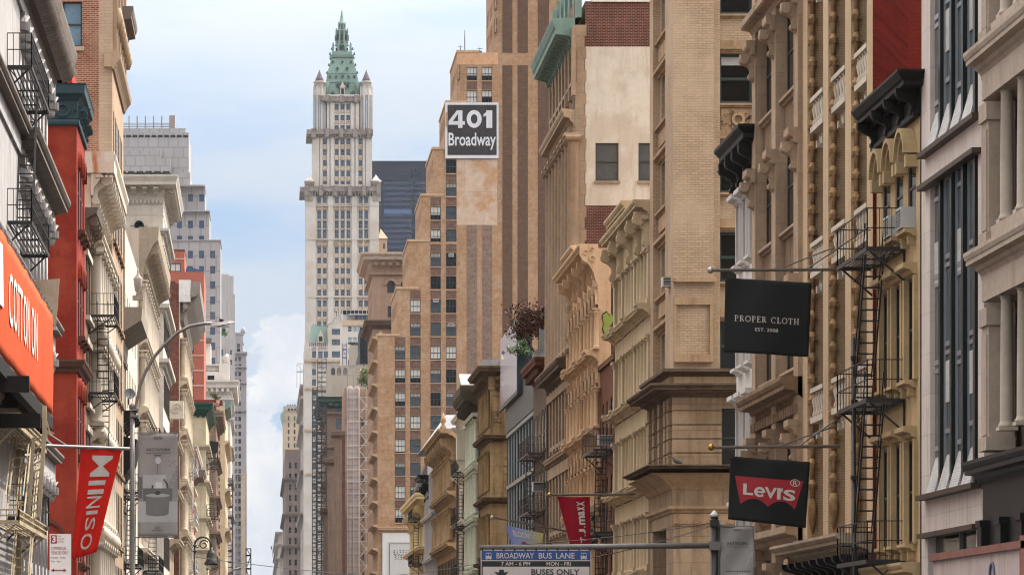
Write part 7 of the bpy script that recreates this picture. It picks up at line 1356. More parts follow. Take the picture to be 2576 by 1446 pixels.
t.mb('hanging_beam', mdkw).box(LOC, -8.4, PX(73, 99), PZ(985, 99), PZ(945, 99), -99.3, -99); t.mb('hanging_beam', mdkw).box(LOC, -8.4, PX(102, 106), PZ(1075, 106), PZ(1040, 106), -106.3, -106)
for y in (80, 93, 106, 119): t.mb('post', tanm).box(LOC, -7.25, -7.1, 0.0, 9.3, -y - .08, -y + .08)
t.done()
t = Thing('plywood_panel', 'bare plywood hoarding panel past the end of orange banner', 'panel', P3(113, 760, 122.5)); t.mb('sheet', mply).exn(Fr((0, 122.5, 0), (1, 0, 0), (0, -1, 0)), [(PX(x, 122.5), PZ(y, 122.5)) for x, y in ((60, 708), (150, 701), (141, 819), (60, 812))], -.03, .03); t.mb('bracket_foot', F_white).box(Fr((0, 122.5, 0), (1, 0, 0), (0, -1, 0)), PX(132, 122.5), PX(143, 122.5), PZ(830, 122.5), PZ(821, 122.5), -.1, .1); t.done()
# letting sign
t = Thing('letting_sign', 'blue and black letting board behind the cream fire escape', 'sign', P3(48, 1230, 122)); f = Fr((0, 122, 0), (1, 0, 0), (0, -1, 0)); t.mb('board', plain('sign_navy', (34, 48, 84), .5)).box(f, PX(30, 122), PX(66, 122), PZ(1292, 122), PZ(1172, 122), -.05, .05); t.mb('stripe', plain('sign_sky', (62, 160, 206), .5)).box(f, PX(31, 122), PX(65, 122), PZ(1238, 122), PZ(1216, 122), .05, .06); fn = lambda x, y: Vector((PX(x, 122), 121.9, PZ(y, 122))); lt = MB()
for s_, x0, x1, y0, y1 in (('Colliers', 36, 62, 1183, 1176), ('For', 37, 56, 1204, 1194), ('Lease', 37, 62, 1217, 1207), ('411', 38, 54, 1252, 1243), ('736', 40, 58, 1264, 1256)): puttext(lt, s_, fn, x0, x1, y0, y1, .0)
t.add('lettering', lt, plain('sign_white', (228, 228, 230), .6)); t.done()
# ---- flags
STEEL = plain('brushed_pole', (176, 170, 166), .35, .5); GOLD = plain('gilded_ball', (190, 140, 50), .3, .8)
def flag(name, label, cat, Y, pole, corners, cloth, marks, ball=None, r=.045, wav=.06, stays=(), nx_=28, ny_=22, sagx=0, fold=None, freq=2.2):
    t = Thing(name, label, cat, P3(*pole[0], Y)); a, c = P3(*pole[0], Y), P3(*pole[1], Y); pm = t.mb('pole', STEEL); pm.tube([a, c], r, 8)
    if ball: t.mb('ball', ball).lathe(Fr(a - Vector((r * 2.0, 0, r * 2.2)), (1, 0, 0), (0, -1, 0)), 0, 0, [(.01, 0), (r * 1.5, r * .7), (r * 2.1, r * 2.2), (r * 1.5, r * 3.7), (.01, r * 4.4)], 10)
    for s0, s1 in stays: pm.tube([P3(*s0, Y), P3(*s1, Y + .4)], r * .5, 6)
    TL, TR, BR, BL = [Vector((PX(x, Y), 0, PZ(y, Y))) for x, y in corners]
    def P(s, q, off=0):
        p = (TL * (1 - s) + TR * s) * (1 - q) + (BL * (1 - s) + BR * s) * q; w = math.sin(s * math.pi * freq + q * 2.1) * wav * (.25 + .75 * q) + math.sin(s * 9 + q * 5) * wav * .25
        p = p + Vector((sagx * math.sin(q * 3.14), 0, -.015 * math.sin(s * math.pi) * (1 - q)))
        y = Y + .03 + w - off
        if fold: y += fold(s, q)
        return Vector((p.x, y, p.z))
    mb = MB(); k = len(mb.v)
    for j in range(ny_ + 1):
        for i in range(nx_ + 1): mb.v.append(tuple(P(i / nx_, j / ny_)))
    for j in range(ny_):
        for i in range(nx_): q = j * (nx_ + 1) + i; mb.f.append((q, q + 1, q + nx_ + 2, q + nx_ + 1)); mb.mi.append(0); mb.sm.append(True)
    o = t.add('cloth', mb, cloth); md = o.modifiers.new('thick', 'SOLIDIFY'); md.thickness = .008
    for nm, mt_, fn_, off in marks:
        lm_ = MB(); fn_(lm_, lambda x, y: P(x, y, off)); t.add(nm, lm_, mt_)
    t.done(); return t
def grid_patch(mb, fn, x0, x1, top, bot, n=24, m=8):
    for i in range(n):
        for j in range(m):
            qs = []
            for a, c in ((i, j), (i + 1, j), (i + 1, j + 1), (i, j + 1)):
                s_ = a / n; q = c / m; x = x0(q) + (x1(q) - x0(q)) * s_; qs.append(fn(x, top(s_) + (bot(s_) - top(s_)) * q))
            mb.poly(qs, 0, True)
mblkc = mat('black_flag_cloth', (24, 28, 28), rough=.7, var=.1, streak=0, bump=0, spec=.25); mwt_ = plain('flag_print_white', (226, 218, 210), .8); mredp = plain('flag_print_red', (176, 24, 38), .7)
flag('black_flag', 'plain black flag with small white serif lettering, upper of the right pair', 'flag', 113, ((1795, 680), (2112, 678)), ((1825, 697), (2042, 711), (2035, 897), (1822, 885)), mblkc,
     [('lettering', mwt_, lambda m, f: (serif(m, 'PROPER CLOTH', f, .115, .872, .575, .495, .13), softtext(m, 'EST. 2008', f, .355, .625, .695, .650, .004)), .03)], STEEL, stays=(((1962, 676), (2104, 620)), ((2030, 676), (2140, 604))), wav=.09)
def lv(m, f):
    for s_, a, c, y0, y1 in (('L', .175, .30, .585, .41), ('V', .445, .60, .605, .435), ('I', .605, .65, .61, .435), ("'", .655, .675, .49, .435), ('S', .685, .84, .615, .445)): softtext(m, s_, f, a, c, y0 + .0, y1, .03)
    strokes(m, f, [(.036, arc(.383, .522, .052, .062, 0, -318, 16)), (.03, [(.335, .522), (.43, .522)])], .036)
    strokes(m, f, [arc(.825, .335, .058, .052, 0, 360, 18)], .010); softtext(m, 'R', f, .800, .855, .375, .30, .012)
flag('black_flag', 'black flag with red bat wing emblem and white lettering, lower of the right pair', 'flag', 113, ((1797, 1125), (2112, 1122)), ((1838, 1146), (2038, 1161), (2028, 1327), (1832, 1305)), mblkc,
     [('emblem', mredp, lambda m, f: grid_patch(m, f, lambda q: .065 + .085 * q, lambda q: .93 - .085 * q, lambda s_: .30 + .0 * s_, lambda s_: .70 + .045 - .11 * abs(math.sin(s_ * 2 * math.pi)) ** .8 + .0 * s_), .022), ('lettering', mwt_, lv, .045)], GOLD, stays=(((2010, 1121), (2125, 1040)), ((1960, 1121), (2110, 1068))), wav=.06)
mrc = mat('crimson_flag_cloth', (158, 22, 44), rough=.75, var=.08, streak=0, bump=0)
def mx(m, f):
    yy = [.12, .31, .42, .63, .71, .82, .93]
    for s_, y0, y1 in (('X', .075, .15), ('x', .16, .225), ('a', .235, .31), ('m', .315, .46), ('.', .485, .51), ('J', .535, .615), ('.', .63, .655), ('T', .67, .76)):
        softtext(m, s_, lambda a, c: f(c, a), y1, y0, .82 - .06 * y0, (.50 if s_ in 'JT' else .56) + .04 * y0 if s_ != '.' else .77 - .06 * y0, .03)
flag('crimson_flag', 'crimson flag with white lettering running down it', 'flag', 172, ((1388, 1244), (1597, 1243)), ((1402, 1248), (1484, 1249), (1487, 1400), (1443, 1400)), mrc, [('lettering', mwt_, mx, .03)], GOLD, r=.05, wav=.10, stays=(((1540, 1243), (1598, 1215)),))
def bloom_cols():
    m = bpy.data.materials.new('pastel_flag_cloth'); m.use_nodes = True; n = m.node_tree; bs = n.nodes['Principled BSDF']; bs.inputs['Roughness'].default_value = .8; g = n.nodes.new('ShaderNodeTexCoord'); sx = n.nodes.new('ShaderNodeSeparateXYZ'); n.links.new(g.outputs['Generated'], sx.inputs[0]); r = n.nodes.new('ShaderNodeValToRGB'); n.links.new(sx.outputs[0], r.inputs[0])
    r.color_ramp.elements[0].color = (*lin(112, 112, 178), 1); r.color_ramp.elements[1].color = (*lin(170, 166, 84), 1); e = r.color_ramp.elements.new(.5); e.color = (*lin(122, 138, 168), 1); n.links.new(r.outputs[0], bs.inputs['Base Color']); return m
flag('pastel_flag', 'pastel violet to yellow flag hanging from a sloping pole over the bus sign', 'flag', 205, ((1243, 1301), (1430, 1336)), ((1268, 1319), (1368, 1341), (1361, 1384), (1296, 1384)), bloom_cols(),
     [('lettering', mwt_, lambda m, f: softtext(m, 'BLOOMOO', f, .17, .82, .42, .14, .02), .03), ('red_print', mredp, lambda m, f: m.poly([f(.42 + .13 * math.cos(i * .5236), .82 + .24 * math.sin(i * .5236)) for i in range(12)]), .03)], STEEL, r=.05, wav=.08)
mrf = mat('bright_red_flag_cloth', (238, 44, 32), rough=.7, var=.1, streak=0, bump=0)
def mini(m, f):
    for s_, y0, y1, x0, x1 in (('M', .055, .255, .30, .82), ('I', .29, .335, .29, .76), ('I', .375, .42, .30, .76), ('N', .44, .55, .31, .73), ('I', .575, .61, .34, .70), ('S', .64, .76, .36, .68), ('O', .79, .94, .28, .70)):
        softtext(m, s_, lambda a, c: f(c, a), y0, y1, x0, x1, .006)
flag('red_flag', 'bright red flag with white lettering, folded over its lower half', 'flag', 128, ((92, 1120), (330, 1129)), ((204, 1128), (306, 1131), (243, 1388), (181, 1406)), mrf, [('lettering', mwt_, mini, .028)], None, r=.055, wav=.09, stays=(((170, 1122), (118, 1088)),), fold=lambda s, q: -.22 * max(0, s - (.95 - .38 * q)) + .05 * math.sin(s * 16 + q * 6) * q, freq=2.6)
# ---- street lamp with banner
GALV = plain('galvanised_steel', (134, 130, 126), .55, .2, var=.15); lampw = plain('lamp_housing', (192, 188, 182), .5)
Yl = 110; t = Thing('street_lamp', 'tall galvanised street lamp with a long curved arm reaching over the road', 'street lamp', (PX(333, Yl), Yl, .14)); p = lambda x, y: P3(x, y, Yl)
t.mb('pole', GALV).tube([Vector((PX(333, Yl), Yl, .14)), p(333, 1300), p(333, 1022)], .075, 10, 0, .065); t.mb('pole_cap', GALV).lathe(Fr(p(333, 1022), (1, 0, 0), (0, -1, 0)), 0, 0, [(.085, -.06), (.085, .03), (.02, .1)], 10)
t.mb('arm', GALV).tube([p(342, 1040), p(344, 1010), p(352, 970), p(366, 935), p(386, 900), p(412, 868), p(444, 838), p(478, 820), p(512, 814), p(534, 813)], .045, 8); ar = t.mb('clamp', GALV)
for y in (1030, 1046): ar.box(Fr(p(338, y), (1, 0, 0), (0, -1, 0)), -.12, .12, -.03, .03, -.1, .1)
hd = MB(); hp = [(530, 817, .09), (536, 818, .13), (552, 816, .17), (575, 812, .15), (590, 810, .05)]; 
k = 0
for (xa, ya, wa), (xb, yb, wb) in zip(hp, hp[1:]):
    ta, tb = (8 if xa > 530 else 6), (8 if xb < 588 else 3); A, B_ = p(xa, ya), p(xb, yb); z_ = lambda n_: Vector((0, 0, n_ * Yl / F)); yv = lambda w: Vector((0, w, 0))
    hd.hexa([A - yv(wa) - z_(ta * .4), A + yv(wa) - z_(ta * .4), A + yv(wa * .7) + z_(ta * .6), A - yv(wa * .7) + z_(ta * .6), B_ - yv(wb) - z_(tb * .4), B_ + yv(wb) - z_(tb * .4), B_ + yv(wb * .7) + z_(tb * .6), B_ - yv(wb * .7) + z_(tb * .6)])
t.add('lamp_head', hd, lampw); t.mb('photocell', F_black).lathe(Fr(p(557, 812), (1, 0, 0), (0, -1, 0)), 0, 0, [(.04, 0), (.04, .05), (.065, .05), (.065, .11), (.03, .12)], 8); t.mb('lens', plain('lamp_lens', (214, 212, 204), .3)).box(Fr(p(560, 819.5), (1, 0, 0), (0, -1, 0)), -.18, .18, -.03, 0, -.1, .1); t.done()
def softpoly(mb, pl, fn, L):
    st = [[pl[0], pl[i], pl[i + 1]] for i in range(1, len(pl) - 1)]
    while st:
        t = st.pop(); P = [fn(*p) for p in t]; e = [(P[i] - P[(i + 1) % 3]).length for i in range(3)]; i = e.index(max(e))
        if e[i] > L: a, c, d = t[i], t[(i + 1) % 3], t[(i + 2) % 3]; h = ((a[0] + c[0]) / 2, (a[1] + c[1]) / 2); st += [[a, h, d], [h, c, d]]
        else: mb.poly(P)
def gban(name, label, Y, x0, x1, y0, y1, scene):
    t = Thing(name, label, 'banner', P3((x0 + x1) / 2, y0, Y)); f = Fr((0, Y, 0), (1, 0, 0), (0, -1, 0)); w, h = x1 - x0, y1 - y0; mb = MB()
    G = lambda a, c: Vector((PX(x0 + w * a, Y), Y + .03 * math.sin(a * 7 + c * 9) + .04 * math.sin(c * 5), PZ(y0 + h * c, Y)))
    mb.grid(G, 14, 26)
    o = t.add('cloth', mb, mat('grey_banner_cloth', (168, 164, 160), rough=.8, var=.06, scale=1.4, streak=.05, bump=0)); md = o.modifiers.new('thick', 'SOLIDIFY'); md.thickness = .01
    fr1 = lambda off: (lambda a, c: G(a, c) - Vector((0, off, 0))); gk = lambda v: plain('banner_print_%d' % v, (v, v - 1, v - 3), .8)
    lt = MB(); puttext(lt, 'SOHO', fr1(.03), .385, .61, .048, .027, .02); puttext(lt, 'BROADWAY', fr1(.03), .39, .61, .06, .052, .0); softtext(lt, 'ART/WORK', fr1(.035), .19, .82, *(.168, .142) if h > 200 else (.255, .21), .004); yq = .195 if h > 200 else .29; puttext(lt, 'APPAREL ARTISANS & ARCHITECTURE', fr1(.03), .18, .83, yq, yq - .012, .0)
    if h > 200: puttext(lt, 'BROADWAY', fr1(.03), .35, .63, .945, .932, .0); puttext(lt, 'SOHO', fr1(.03), .42, .56, .925, .902, .0)
    t.add('lettering', lt, gk(56))
    for v, polys in scene:
        mp = MB()
        for pl in polys:
            n = 1
            softpoly(mp, pl, fr1(.004 + .003 * (scene.index((v, polys)) + 1)), .12)
        t.add('printed_picture', mp, gk(v))
    br = t.mb('bracket', GALV); br.bar(P3(x0 - 12, y0 - 2, Y), P3(x1, y0 - 2, Y), .03); br.bar(P3(x0 - 12, y1 + 2, Y), P3(x1, y1 + 2, Y), .03); t.done()
el = lambda cx, cy, rx, ry, n=16: [(cx + rx * math.cos(2 * math.pi * i / n), cy + ry * math.sin(2 * math.pi * i / n)) for i in range(n)]
gban('street_banner', 'grey street banner picturing a round reception desk, hung on lamp post', 110, 348, 447, 1090, 1349, [
    (150, [[(0, .24), (1, .24), (1, .62), (0, .62)], [(0, .62), (1, .62), (1, .66), (0, .66)]]), (140, [[(.72, .25), (1, .25), (1, .63), (.72, .63)]]), (186, [[(.12, .40), (.70, .40), (.70, .56), (.12, .56)], [(0, .66), (1, .66), (1, .86), (0, .86)]]), (108, [[(0, .42), (.10, .42), (.10, .63), (0, .62)], [(.12, .53), (.86, .53), (.86, .65), (.12, .65)]]),
    (214, [[(.43, .47), (.60, .47), (.60, .53), (.43, .53)], el(.50, .262, .07, .035)]), (84, [[(.41, .208), (.58, .208), (.58, .216), (.41, .216)], [(.488, .29), (.498, .29), (.498, .39), (.488, .39)], el(.66, .45, .03, .012, 8), el(.70, .47, .03, .012, 8), el(.73, .49, .03, .012, 8), el(.74, .51, .025, .02, 8)]),
    (118, [[(.19, .605), (.80, .605), (.77, .775)] + el(.48, .775, .29, .02)[1:8] + [(.20, .775)]]), (172, [el(.49, .60, .31, .018)]), (66, [el(.49, .575, .075, .02), [(.34, .50), (.38, .50), (.38, .53), (.34, .53)]])])
gban('street_banner', 'grey street banner picturing a white corridor ceiling, beside the dark post', 110, 1812, 1898, 1325, 1500, [
    (150, [[(.1, .60), (.92, .60), (.92, 1), (.1, 1)]]), (190, [[(.14, .66), (.90, .66), (.90, 1), (.14, 1)]]), (112, [[(.15, .625), (.88, .625), (.88, .64), (.15, .64)], [(.505, .60), (.515, .60), (.515, .74), (.505, .74)]]), (226, [[(.20 + .25 * i, .70 + .09 * j), (.38 + .25 * i, .70 + .09 * j), (.38 + .25 * i, .75 + .09 * j), (.20 + .25 * i, .75 + .09 * j)] for i in range(3) for j in range(3)] + [el(.04 + .04 * i, .37 + .035 * i, .012, .008, 6) for i in range(6)] + [el(.93 - .035 * i, .37 + .035 * i, .012, .008, 6) for i in range(6)]),
    (70, [[(.22 + .25 * i, .752 + .09 * j), (.36 + .25 * i, .752 + .09 * j), (.36 + .25 * i, .77 + .09 * j), (.22 + .25 * i, .77 + .09 * j)] for i in range(3) for j in range(3)])])
# ---- bus lane sign on its mast
Yb = 110; p = lambda x, y: P3(x, y, Yb); t = Thing('mast_pole', 'dark steel corner post with long mast arm holding the bus lane sign', 'mast pole', (PX(1797, Yb), Yb, .14)); dkp = plain('dark_bronze_steel', (52, 48, 44), .5, .2, var=.2)
t.mb('post', dkp).tube([Vector((PX(1797, Yb), Yb, .14)), p(1797, 1300)], .105, 10); t.mb('post_cap', lampw).lathe(Fr(p(1797, 1300), (1, 0, 0), (0, -1, 0)), 0, 0, [(.13, 0), (.13, .07), (.1, .09), (.02, .19)], 8); t.mb('arm', GALV).tube([p(1206, 1377), p(1500, 1374), p(1790, 1371)], .075, 10, 0, .085); t.mb('clamp', GALV).box(Fr(p(1797, 1372), (1, 0, 0), (0, -1, 0)), -.15, .15, -.12, .12, -.15, .15); t.mb('junction_box', IRON).lathe(Fr(p(1803, 1314), (0, 0, 1), (0, -1, 0)), 0, 0, [(.08, 0), (.08, .1)], 8); t.mb('junction_box', IRON).box(Fr(p(1797, 1318), (1, 0, 0), (0, -1, 0)), -.12, .12, -.05, .12, -.14, .14); t.mb('sensor_head', lampw).tube([p(1806, 1316), p(1816, 1318), p(1825, 1322)], .05, 8, 0, .03); t.done()
t = Thing('bus_lane_sign', 'blue black and white bus lane sign hanging below the mast arm', 'road sign', p(1347, 1383)); f = Fr((0, Yb, 0), (1, 0, 0), (0, -1, 0)); xx = lambda x: PX(x, Yb); zz = lambda y: PZ(y, Yb); sw = plain('sign_face_white', (222, 212, 204), .5); bw_ = plain('sign_ink_black', (26, 24, 26), .5)
t.mb('panel', sw).box(f, xx(1209), xx(1486), zz(1500), zz(1382), .05, .09); t.mb('black_field', bw_).box(f, xx(1211), xx(1484.5), zz(1500), zz(1384), .09, .096); t.mb('blue_band', plain('sign_blue', (28, 78, 150), .5)).box(f, xx(1211.5), xx(1484), zz(1408), zz(1384.5), .096, .102); t.mb('white_band', sw).box(f, xx(1211.5), xx(1484), zz(1410.4), zz(1408.2), .096, .102); t.mb('white_field', sw).box(f, xx(1214), xx(1482), zz(1500), zz(1424.5), .096, .102)
fn = lambda x, y: Vector((xx(x), Yb - .112, zz(y))); lt = MB(); lt2 = MB()
for s_, x0, x1, y0, y1 in (('BROADWAY', 1248.5, 1343, 1404, 1389.5), ('BUS', 1354.5, 1387.5, 1404, 1389.5), ('LANE', 1398, 1445, 1404, 1389.5), ('7 AM - 6 PM', 1260, 1333, 1422, 1412.2), ('MON - FRI', 1374, 1435, 1422, 1412.2)): puttext(lt, s_, fn, x0, x1, y0, y1, .012)
puttext(lt2, 'BUSES ONLY', fn, 1336, 1457, 1445.5, 1430.5, .018); lt2.poly([fn(x, y) for x, y in ((1255, 1432), (1267, 1432), (1267, 1439), (1279, 1437), (1270, 1446), (1261, 1452), (1252, 1446), (1242, 1437), (1255, 1439))])
for cx in (1228.5, 1467.5):
    bq = lambda m, pts: m.poly([fn(cx + x, 1396.5 + y) for x, y in pts])
    bq(lt, [(-6, 1), (6, 1), (7.5, 2), (7.5, 8), (-7.5, 8), (-7.5, 2)]); bq(lt, [(-6.5, 8), (-3.5, 8), (-3.5, 10), (-6.5, 10)]); bq(lt, [(3.5, 8), (6.5, 8), (6.5, 10), (3.5, 10)]); bq(lt, [(-6, -7), (6, -7), (6, -5.6), (-6, -5.6)]); bq(lt, [(-6.8, -6), (-5.6, -6), (-6.2, 1), (-7.2, 1)]); bq(lt, [(5.6, -6), (6.8, -6), (7.2, 1), (6.2, 1)]); bq(lt, [(-.4, -5.6), (.4, -5.6), (.4, 1), (-.4, 1)])
    for s_ in (-1, 1): m2 = t.mb('bus_lamp', MT['sign_blue']); m2.poly([fn(cx + s_ * 5 + .9 * math.cos(i), 1396.5 + 5.5 + .9 * math.sin(i)) - Vector((0, .004, 0)) for i in (0, 1, 2, 3, 4, 5)])
t.add('lettering', lt, sw); t.add('black_lettering', lt2, bw_)
for x in range(1213, 1484, 27): t.mb('hanger', dkp).box(f, xx(x) - .02, xx(x) + .02, zz(1384), zz(1378), -.02, .11)
t.done()
# ---- parking sign
Yk = 57; t = Thing('parking_sign', 'white parking sign with red lettering by the red flag', 'parking sign', (PX(152, Yk), Yk, .14)); f = Fr((0, Yk, 0), (1, 0, 0), (0, -1, 0)); xx = lambda x: PX(x, Yk); zz = lambda y: PZ(y, Yk); sr_ = plain('sign_dark_red', (150, 26, 36), .5); t.mb('panel', plain('parking_sign_white', (226, 214, 208), .5)).box(f, xx(125), xx(179), zz(1452), zz(1342), 0, .01); t.mb('post', GALV).box(f, xx(150), xx(156), .14, zz(1350), -.04, -.002); t.mb('red_square', sr_).box(f, xx(128), xx(143), zz(1366), zz(1345), .01, .013); lt = MB(); fn = lambda x, y: Vector((xx(x), Yk - .016, zz(y)))
for s_, x0, x1, y0, y1 in (('hour', 145, 155, 1349, 1345), ('metered', 145, 161, 1356, 1352), ('parking', 145, 160, 1364, 1359), ('COMMERCIAL', 129, 167, 1382, 1374), ('VEHICLES ONLY', 129, 173, 1393, 1385), ('Monday - Friday', 128, 165, 1405, 1399), ('7am - 6pm', 128, 154, 1414, 1408)): puttext(lt, s_, fn, x0, x1, y0, y1, .0)
lt.poly([fn(x, y) for x, y in ((134, 1432), (162, 1432), (162, 1434.5), (134, 1434.5))]); lt.poly([fn(x, y) for x, y in ((128, 1433.2), (136, 1429), (136, 1437.5))]); lt.poly([fn(x, y) for x, y in ((168, 1433.2), (160, 1429), (160, 1437.5))]); t.add('lettering', lt, sr_); lt = MB(); puttext(lt, '3', fn, 131.5, 140, 1363.5, 1347, .04); t.add('numeral', lt, sw); t.done()
# ---- bishop's crook lamps
def crook(label, xb, yt, x1, Y, flip=1, lampside=True, post_x=None, scale=1.0):
    t = Thing('crook_lamp', label, 'street lamp', (PX(xb, Y), Y, .14), 'crook lamps'); s = (x1 - xb) * Y / F / 2; z0 = PZ(yt, Y) - abs(s); x0 = PX(xb, Y); r = abs(s); V = lambda x, z: Vector((x, Y, z)); cx = x0 + s
    t.mb('post', IRON).tube([V(x0, .14), V(x0, 1.2), V(x0, z0)], .16, 8, 0, .07); t.mb('base', IRON).lathe(Fr((x0, Y, .14), (1, 0, 0), (0, -1, 0)), 0, 0, [(.32, 0), (.32, .2), (.24, .5), (.24, .9), (.14, 1.1)], 10)
    t.mb('crook', IRON).tube([V(cx - s * math.cos(a), z0 + r * math.sin(a)) for a in [math.pi * i / 14 for i in range(15)]] + [V(cx + s, z0 - .35 * r)], .065, 8); sc_ = t.mb('scroll', IRON); sc_.tube([V(cx + s * (.10 + (.62 - .025 * i) * math.cos(.45 * i + .5)), z0 + .05 * r + r * (.62 - .025 * i) * math.sin(.45 * i + .5)) for i in range(19)], .045, 6)
    sc_.tube([V(cx - s * .95, z0 - .1 * r), V(cx - s * .7, z0 - .3 * r), V(cx - s * .45, z0 - .2 * r), V(cx - s * .55, z0 + .05 * r)], .035, 6)
    for q in (-.1, -.45): sc_.lathe(Fr(V(x0, z0 + q), (1, 0, 0), (0, -1, 0)), 0, 0, [(.07, 0), (.13, .05), (.13, .1), (.07, .15)], 8)
    lz = z0 - .35 * r; t.mb('lamp_head', IRON).lathe(Fr(V(cx + s, lz), (1, 0, 0), (0, -1, 0)), 0, 0, [(.42, -1.05), (.44, -.95), (.3, -.75), (.26, -.4), (.2, -.2), (.09, -.1), (.09, .05)], 12); t.mb('lamp_glass', plain('lamp_glass', (196, 190, 176), .2)).lathe(Fr(V(cx + s, lz), (1, 0, 0), (0, -1, 0)), 0, 0, [(.05, -1.35), (.3, -1.2), (.36, -1.05)], 10); t.done()
crook('black scrolled crook lamp low down between the left facades', 490, 1350, 531, 250); crook('black scrolled crook lamp behind the mast arm near crimson flag', 1542, 1287, 1488, 195)
# a far cobra lamp and its arm
t = Thing('far_street_lamp', 'small far street lamp with arm at the left end of the street', 'street lamp', (PX(575, 260), 260, .14)); p = lambda x, y: P3(x, y, 260); t.mb('pole', GALV).tube([Vector((PX(566, 260), 260, .14)), p(568, 1470)], .1, 8); t.mb('arm', GALV).tube([p(568, 1470), p(572, 1448), p(586, 1433), p(606, 1427)], .06, 7); t.mb('lamp_head', lampw).box(Fr(p(612, 1426), (1, 0, 0), (0, -1, 0)), -.2, .22, -.05, .07, -.1, .1); t.done()
# ---- wires, conditioners, pigeon, small pieces
def wire(label, pts, r=.012): 
    mb = MB(); mb.tube(pts, r, 5); tag(link('overhead_wire', mb.mesh('overhead_wire', IRON)), label, 'wire', 'overhead wires')
def sagw(a, c, s, n=14): a, c = Vector(a), Vector(c); return [a.lerp(c, i / n) - Z3 * (s * 4 * (i / n) * (1 - i / n)) for i in range(n + 1)]
wire('upper thin wire running from mast post across the bus sign arm', sagw(P3(1795, 1313, 110), P3(1205, 1373, 110), .12)); wire('lower thin wire from the mast post drooping past the crook lamp', sagw(P3(1795, 1320, 110), P3(1390, 1420, 110), .10)); wire('long sagging wire low across the far street', sagw(P3(950, 1449, 150), P3(1208, 1416, 112), .05), .012); wire('wire from lower left toward the far road', sagw(P3(490, 1400, 120), P3(950, 1449, 150), .05), .012)
def acbox(label, p_, u, n, s=1.0):
    mb = MB(); f_ = Fr(p_, u, n); mb.box(f_, -.36 * s, .36 * s, 0, .48 * s, -.3, .35); mb.box(f_, -.31 * s, .31 * s, .05, .43 * s, .35, .36, 1); [mb.box(f_, -.31 * s, .31 * s, .07 + .06 * i, .085 + .06 * i, .36, .37) for i in range(6)]; tag(link('air_conditioner', mb.mesh('air_conditioner', [F_white, F_black])), label, 'air conditioner', 'window air conditioners')
acbox('white air conditioner on bracketed sill of the nearest ochre house window', frR3.p(5.75, 13.32, .0), frR3.u, frR3.n, 1.1); acbox('white air conditioner in the ochre house middle window behind fire escape rails', frR3.p(3.75, 13.32, .0), frR3.u, frR3.n, 1.1); acbox('white air conditioner on the brown stucco house fire escape', P3(1523, 1120, 187), (1, 0, 0), (0, -1, 0), 1.0); acbox('white air conditioner at a street window of tan corner building', P3(1683, 722, 159.5), (1, 0, 0), (0, -1, 0), .8); acbox('white air conditioner on the rusty red fire escape', P3(1358, 1236, 232), (1, 0, 0), (0, -1, 0), 1.2)
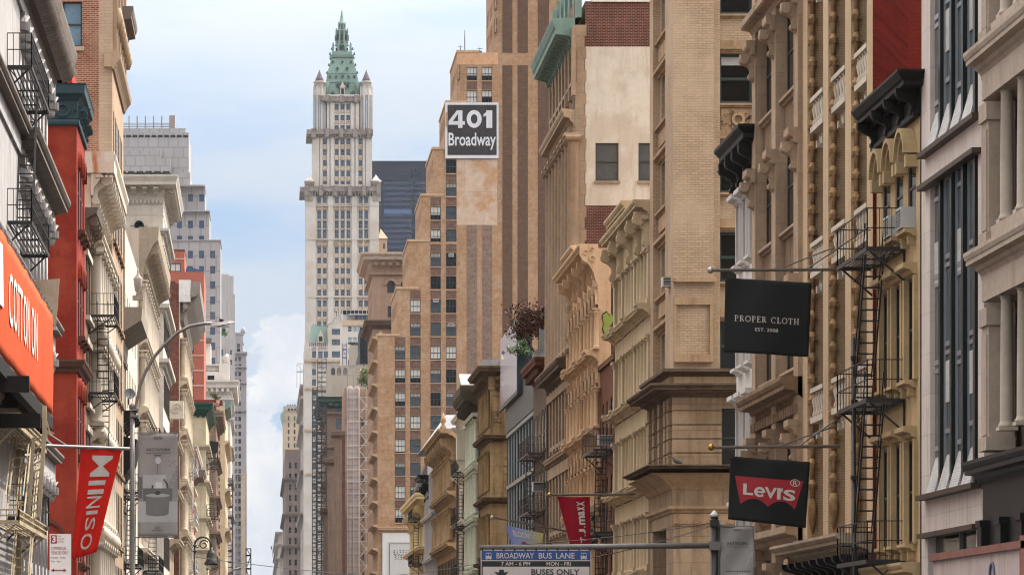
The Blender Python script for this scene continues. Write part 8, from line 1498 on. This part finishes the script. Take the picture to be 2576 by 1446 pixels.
def pigeon(p_):
    v = [((0, 0, .10), .07), ((-.10, 0, .085), .05), ((-.2, 0, .06), .02), ((.07, 0, .15), .05), ((.10, 0, .21), .032), ((.12, 0, .235), .035), ((.165, 0, .232), .008)]; me = bpy.data.meshes.new('pigeon'); me.from_pydata([q for q, _ in v], [(0, 1), (1, 2), (0, 3), (3, 4), (4, 5), (5, 6)], []); o = link('pigeon', me, None, Matrix.Translation(p_) @ Matrix.Rotation(R(150), 4, 'Z') @ Matrix.Scale(1.25, 4)); me.materials.append(plain('pigeon_grey', (52, 52, 56), .7)); sk = o.modifiers.new('skin', 'SKIN')
    for i, (_, r_) in enumerate(v): me.skin_vertices[0].data[i].radius = (r_, r_)
    me.skin_vertices[0].data[0].use_root = True; o.modifiers.new('sub', 'SUBSURF').levels = 2; tag(o, 'dark grey pigeon perched on the sooty stone cornice', 'pigeon'); mb = MB(); m_ = Matrix.Translation(p_)
    for s_ in (-.03, .03): mb.bar((.0, s_, .06), (.0, s_, 0), .014); mb.bar((-.02, s_, .004), (.05, s_, .004), .012)
    lg = bpy.data.objects.new('legs', mb.mesh('legs', plain('pigeon_leg', (150, 80, 70)))); COL.objects.link(lg); lg.parent = o
def ptop(x, Y, z): return Vector((PX(x, Y), Y, z))
pigeon(ptop(1702, 157.4, PZ(1190, 158) + .305))
# near sidewalk hoarding at the lower right corner
mh = mat('pinkish_hoarding', (214, 192, 184), var=.08, streak=.25, joint=(1.2, 3, .8)); t = Thing('hoarding', 'pale pink hoarding parapet with red brown cap and graffiti, bottom right', 'hoarding', (15.0, 78, 4)); f = frRr(14.6, 86); t.mb('panel', mh).box(f, 0, 10.0, 2.6, 4.6, -.08, 0); t.mb('panel_cap', mat('red_brown_cap', (150, 104, 92), streak=.2)).box(f, -.1, 10.1, 4.6, 4.75, -.15, .08); t.mb('deck', mdkw).box(f, 0, 10, 2.4, 2.6, -1.2, .0); t.mb('end_panel', MT['red_brown_cap']).box(f, 10.0, 10.1, 2.4, 4.85, -1.6, .05)
gq = t.mb('graffiti_mark', plain('blue_grey_ink', (96, 102, 130), .8)); gq.tube([f.p(7.0 + .25 * math.cos(i * .5), 4.1 + .3 * math.sin(i * .5), .02) for i in range(11)], .03, 5)
for u in (.5, 3.5, 6.5, 9.5): t.mb('post', mdkw).box(f, u - .07, u + .07, .14, 2.4, -.2, -.06)
t.done()
# ---- thin air: the far end of the street fades a little
hz = MB(); hz.box(LOC, -1500, 1500, -1.6, 330, 40, -2700); HM = bpy.data.materials.new('haze'); HM.use_nodes = True; hn = HM.node_tree; hn.nodes.clear(); ho = hn.nodes.new('ShaderNodeOutputMaterial'); hv = hn.nodes.new('ShaderNodeVolumePrincipled'); hv.inputs['Color'].default_value = (.86, .92, 1, 1); hv.inputs['Density'].default_value = .000018; hv.inputs['Anisotropy'].default_value = .2; hn.links.new(hv.outputs[0], ho.inputs['Volume'])
tag(link('haze', hz.mesh('haze', HM)), kind='stuff')
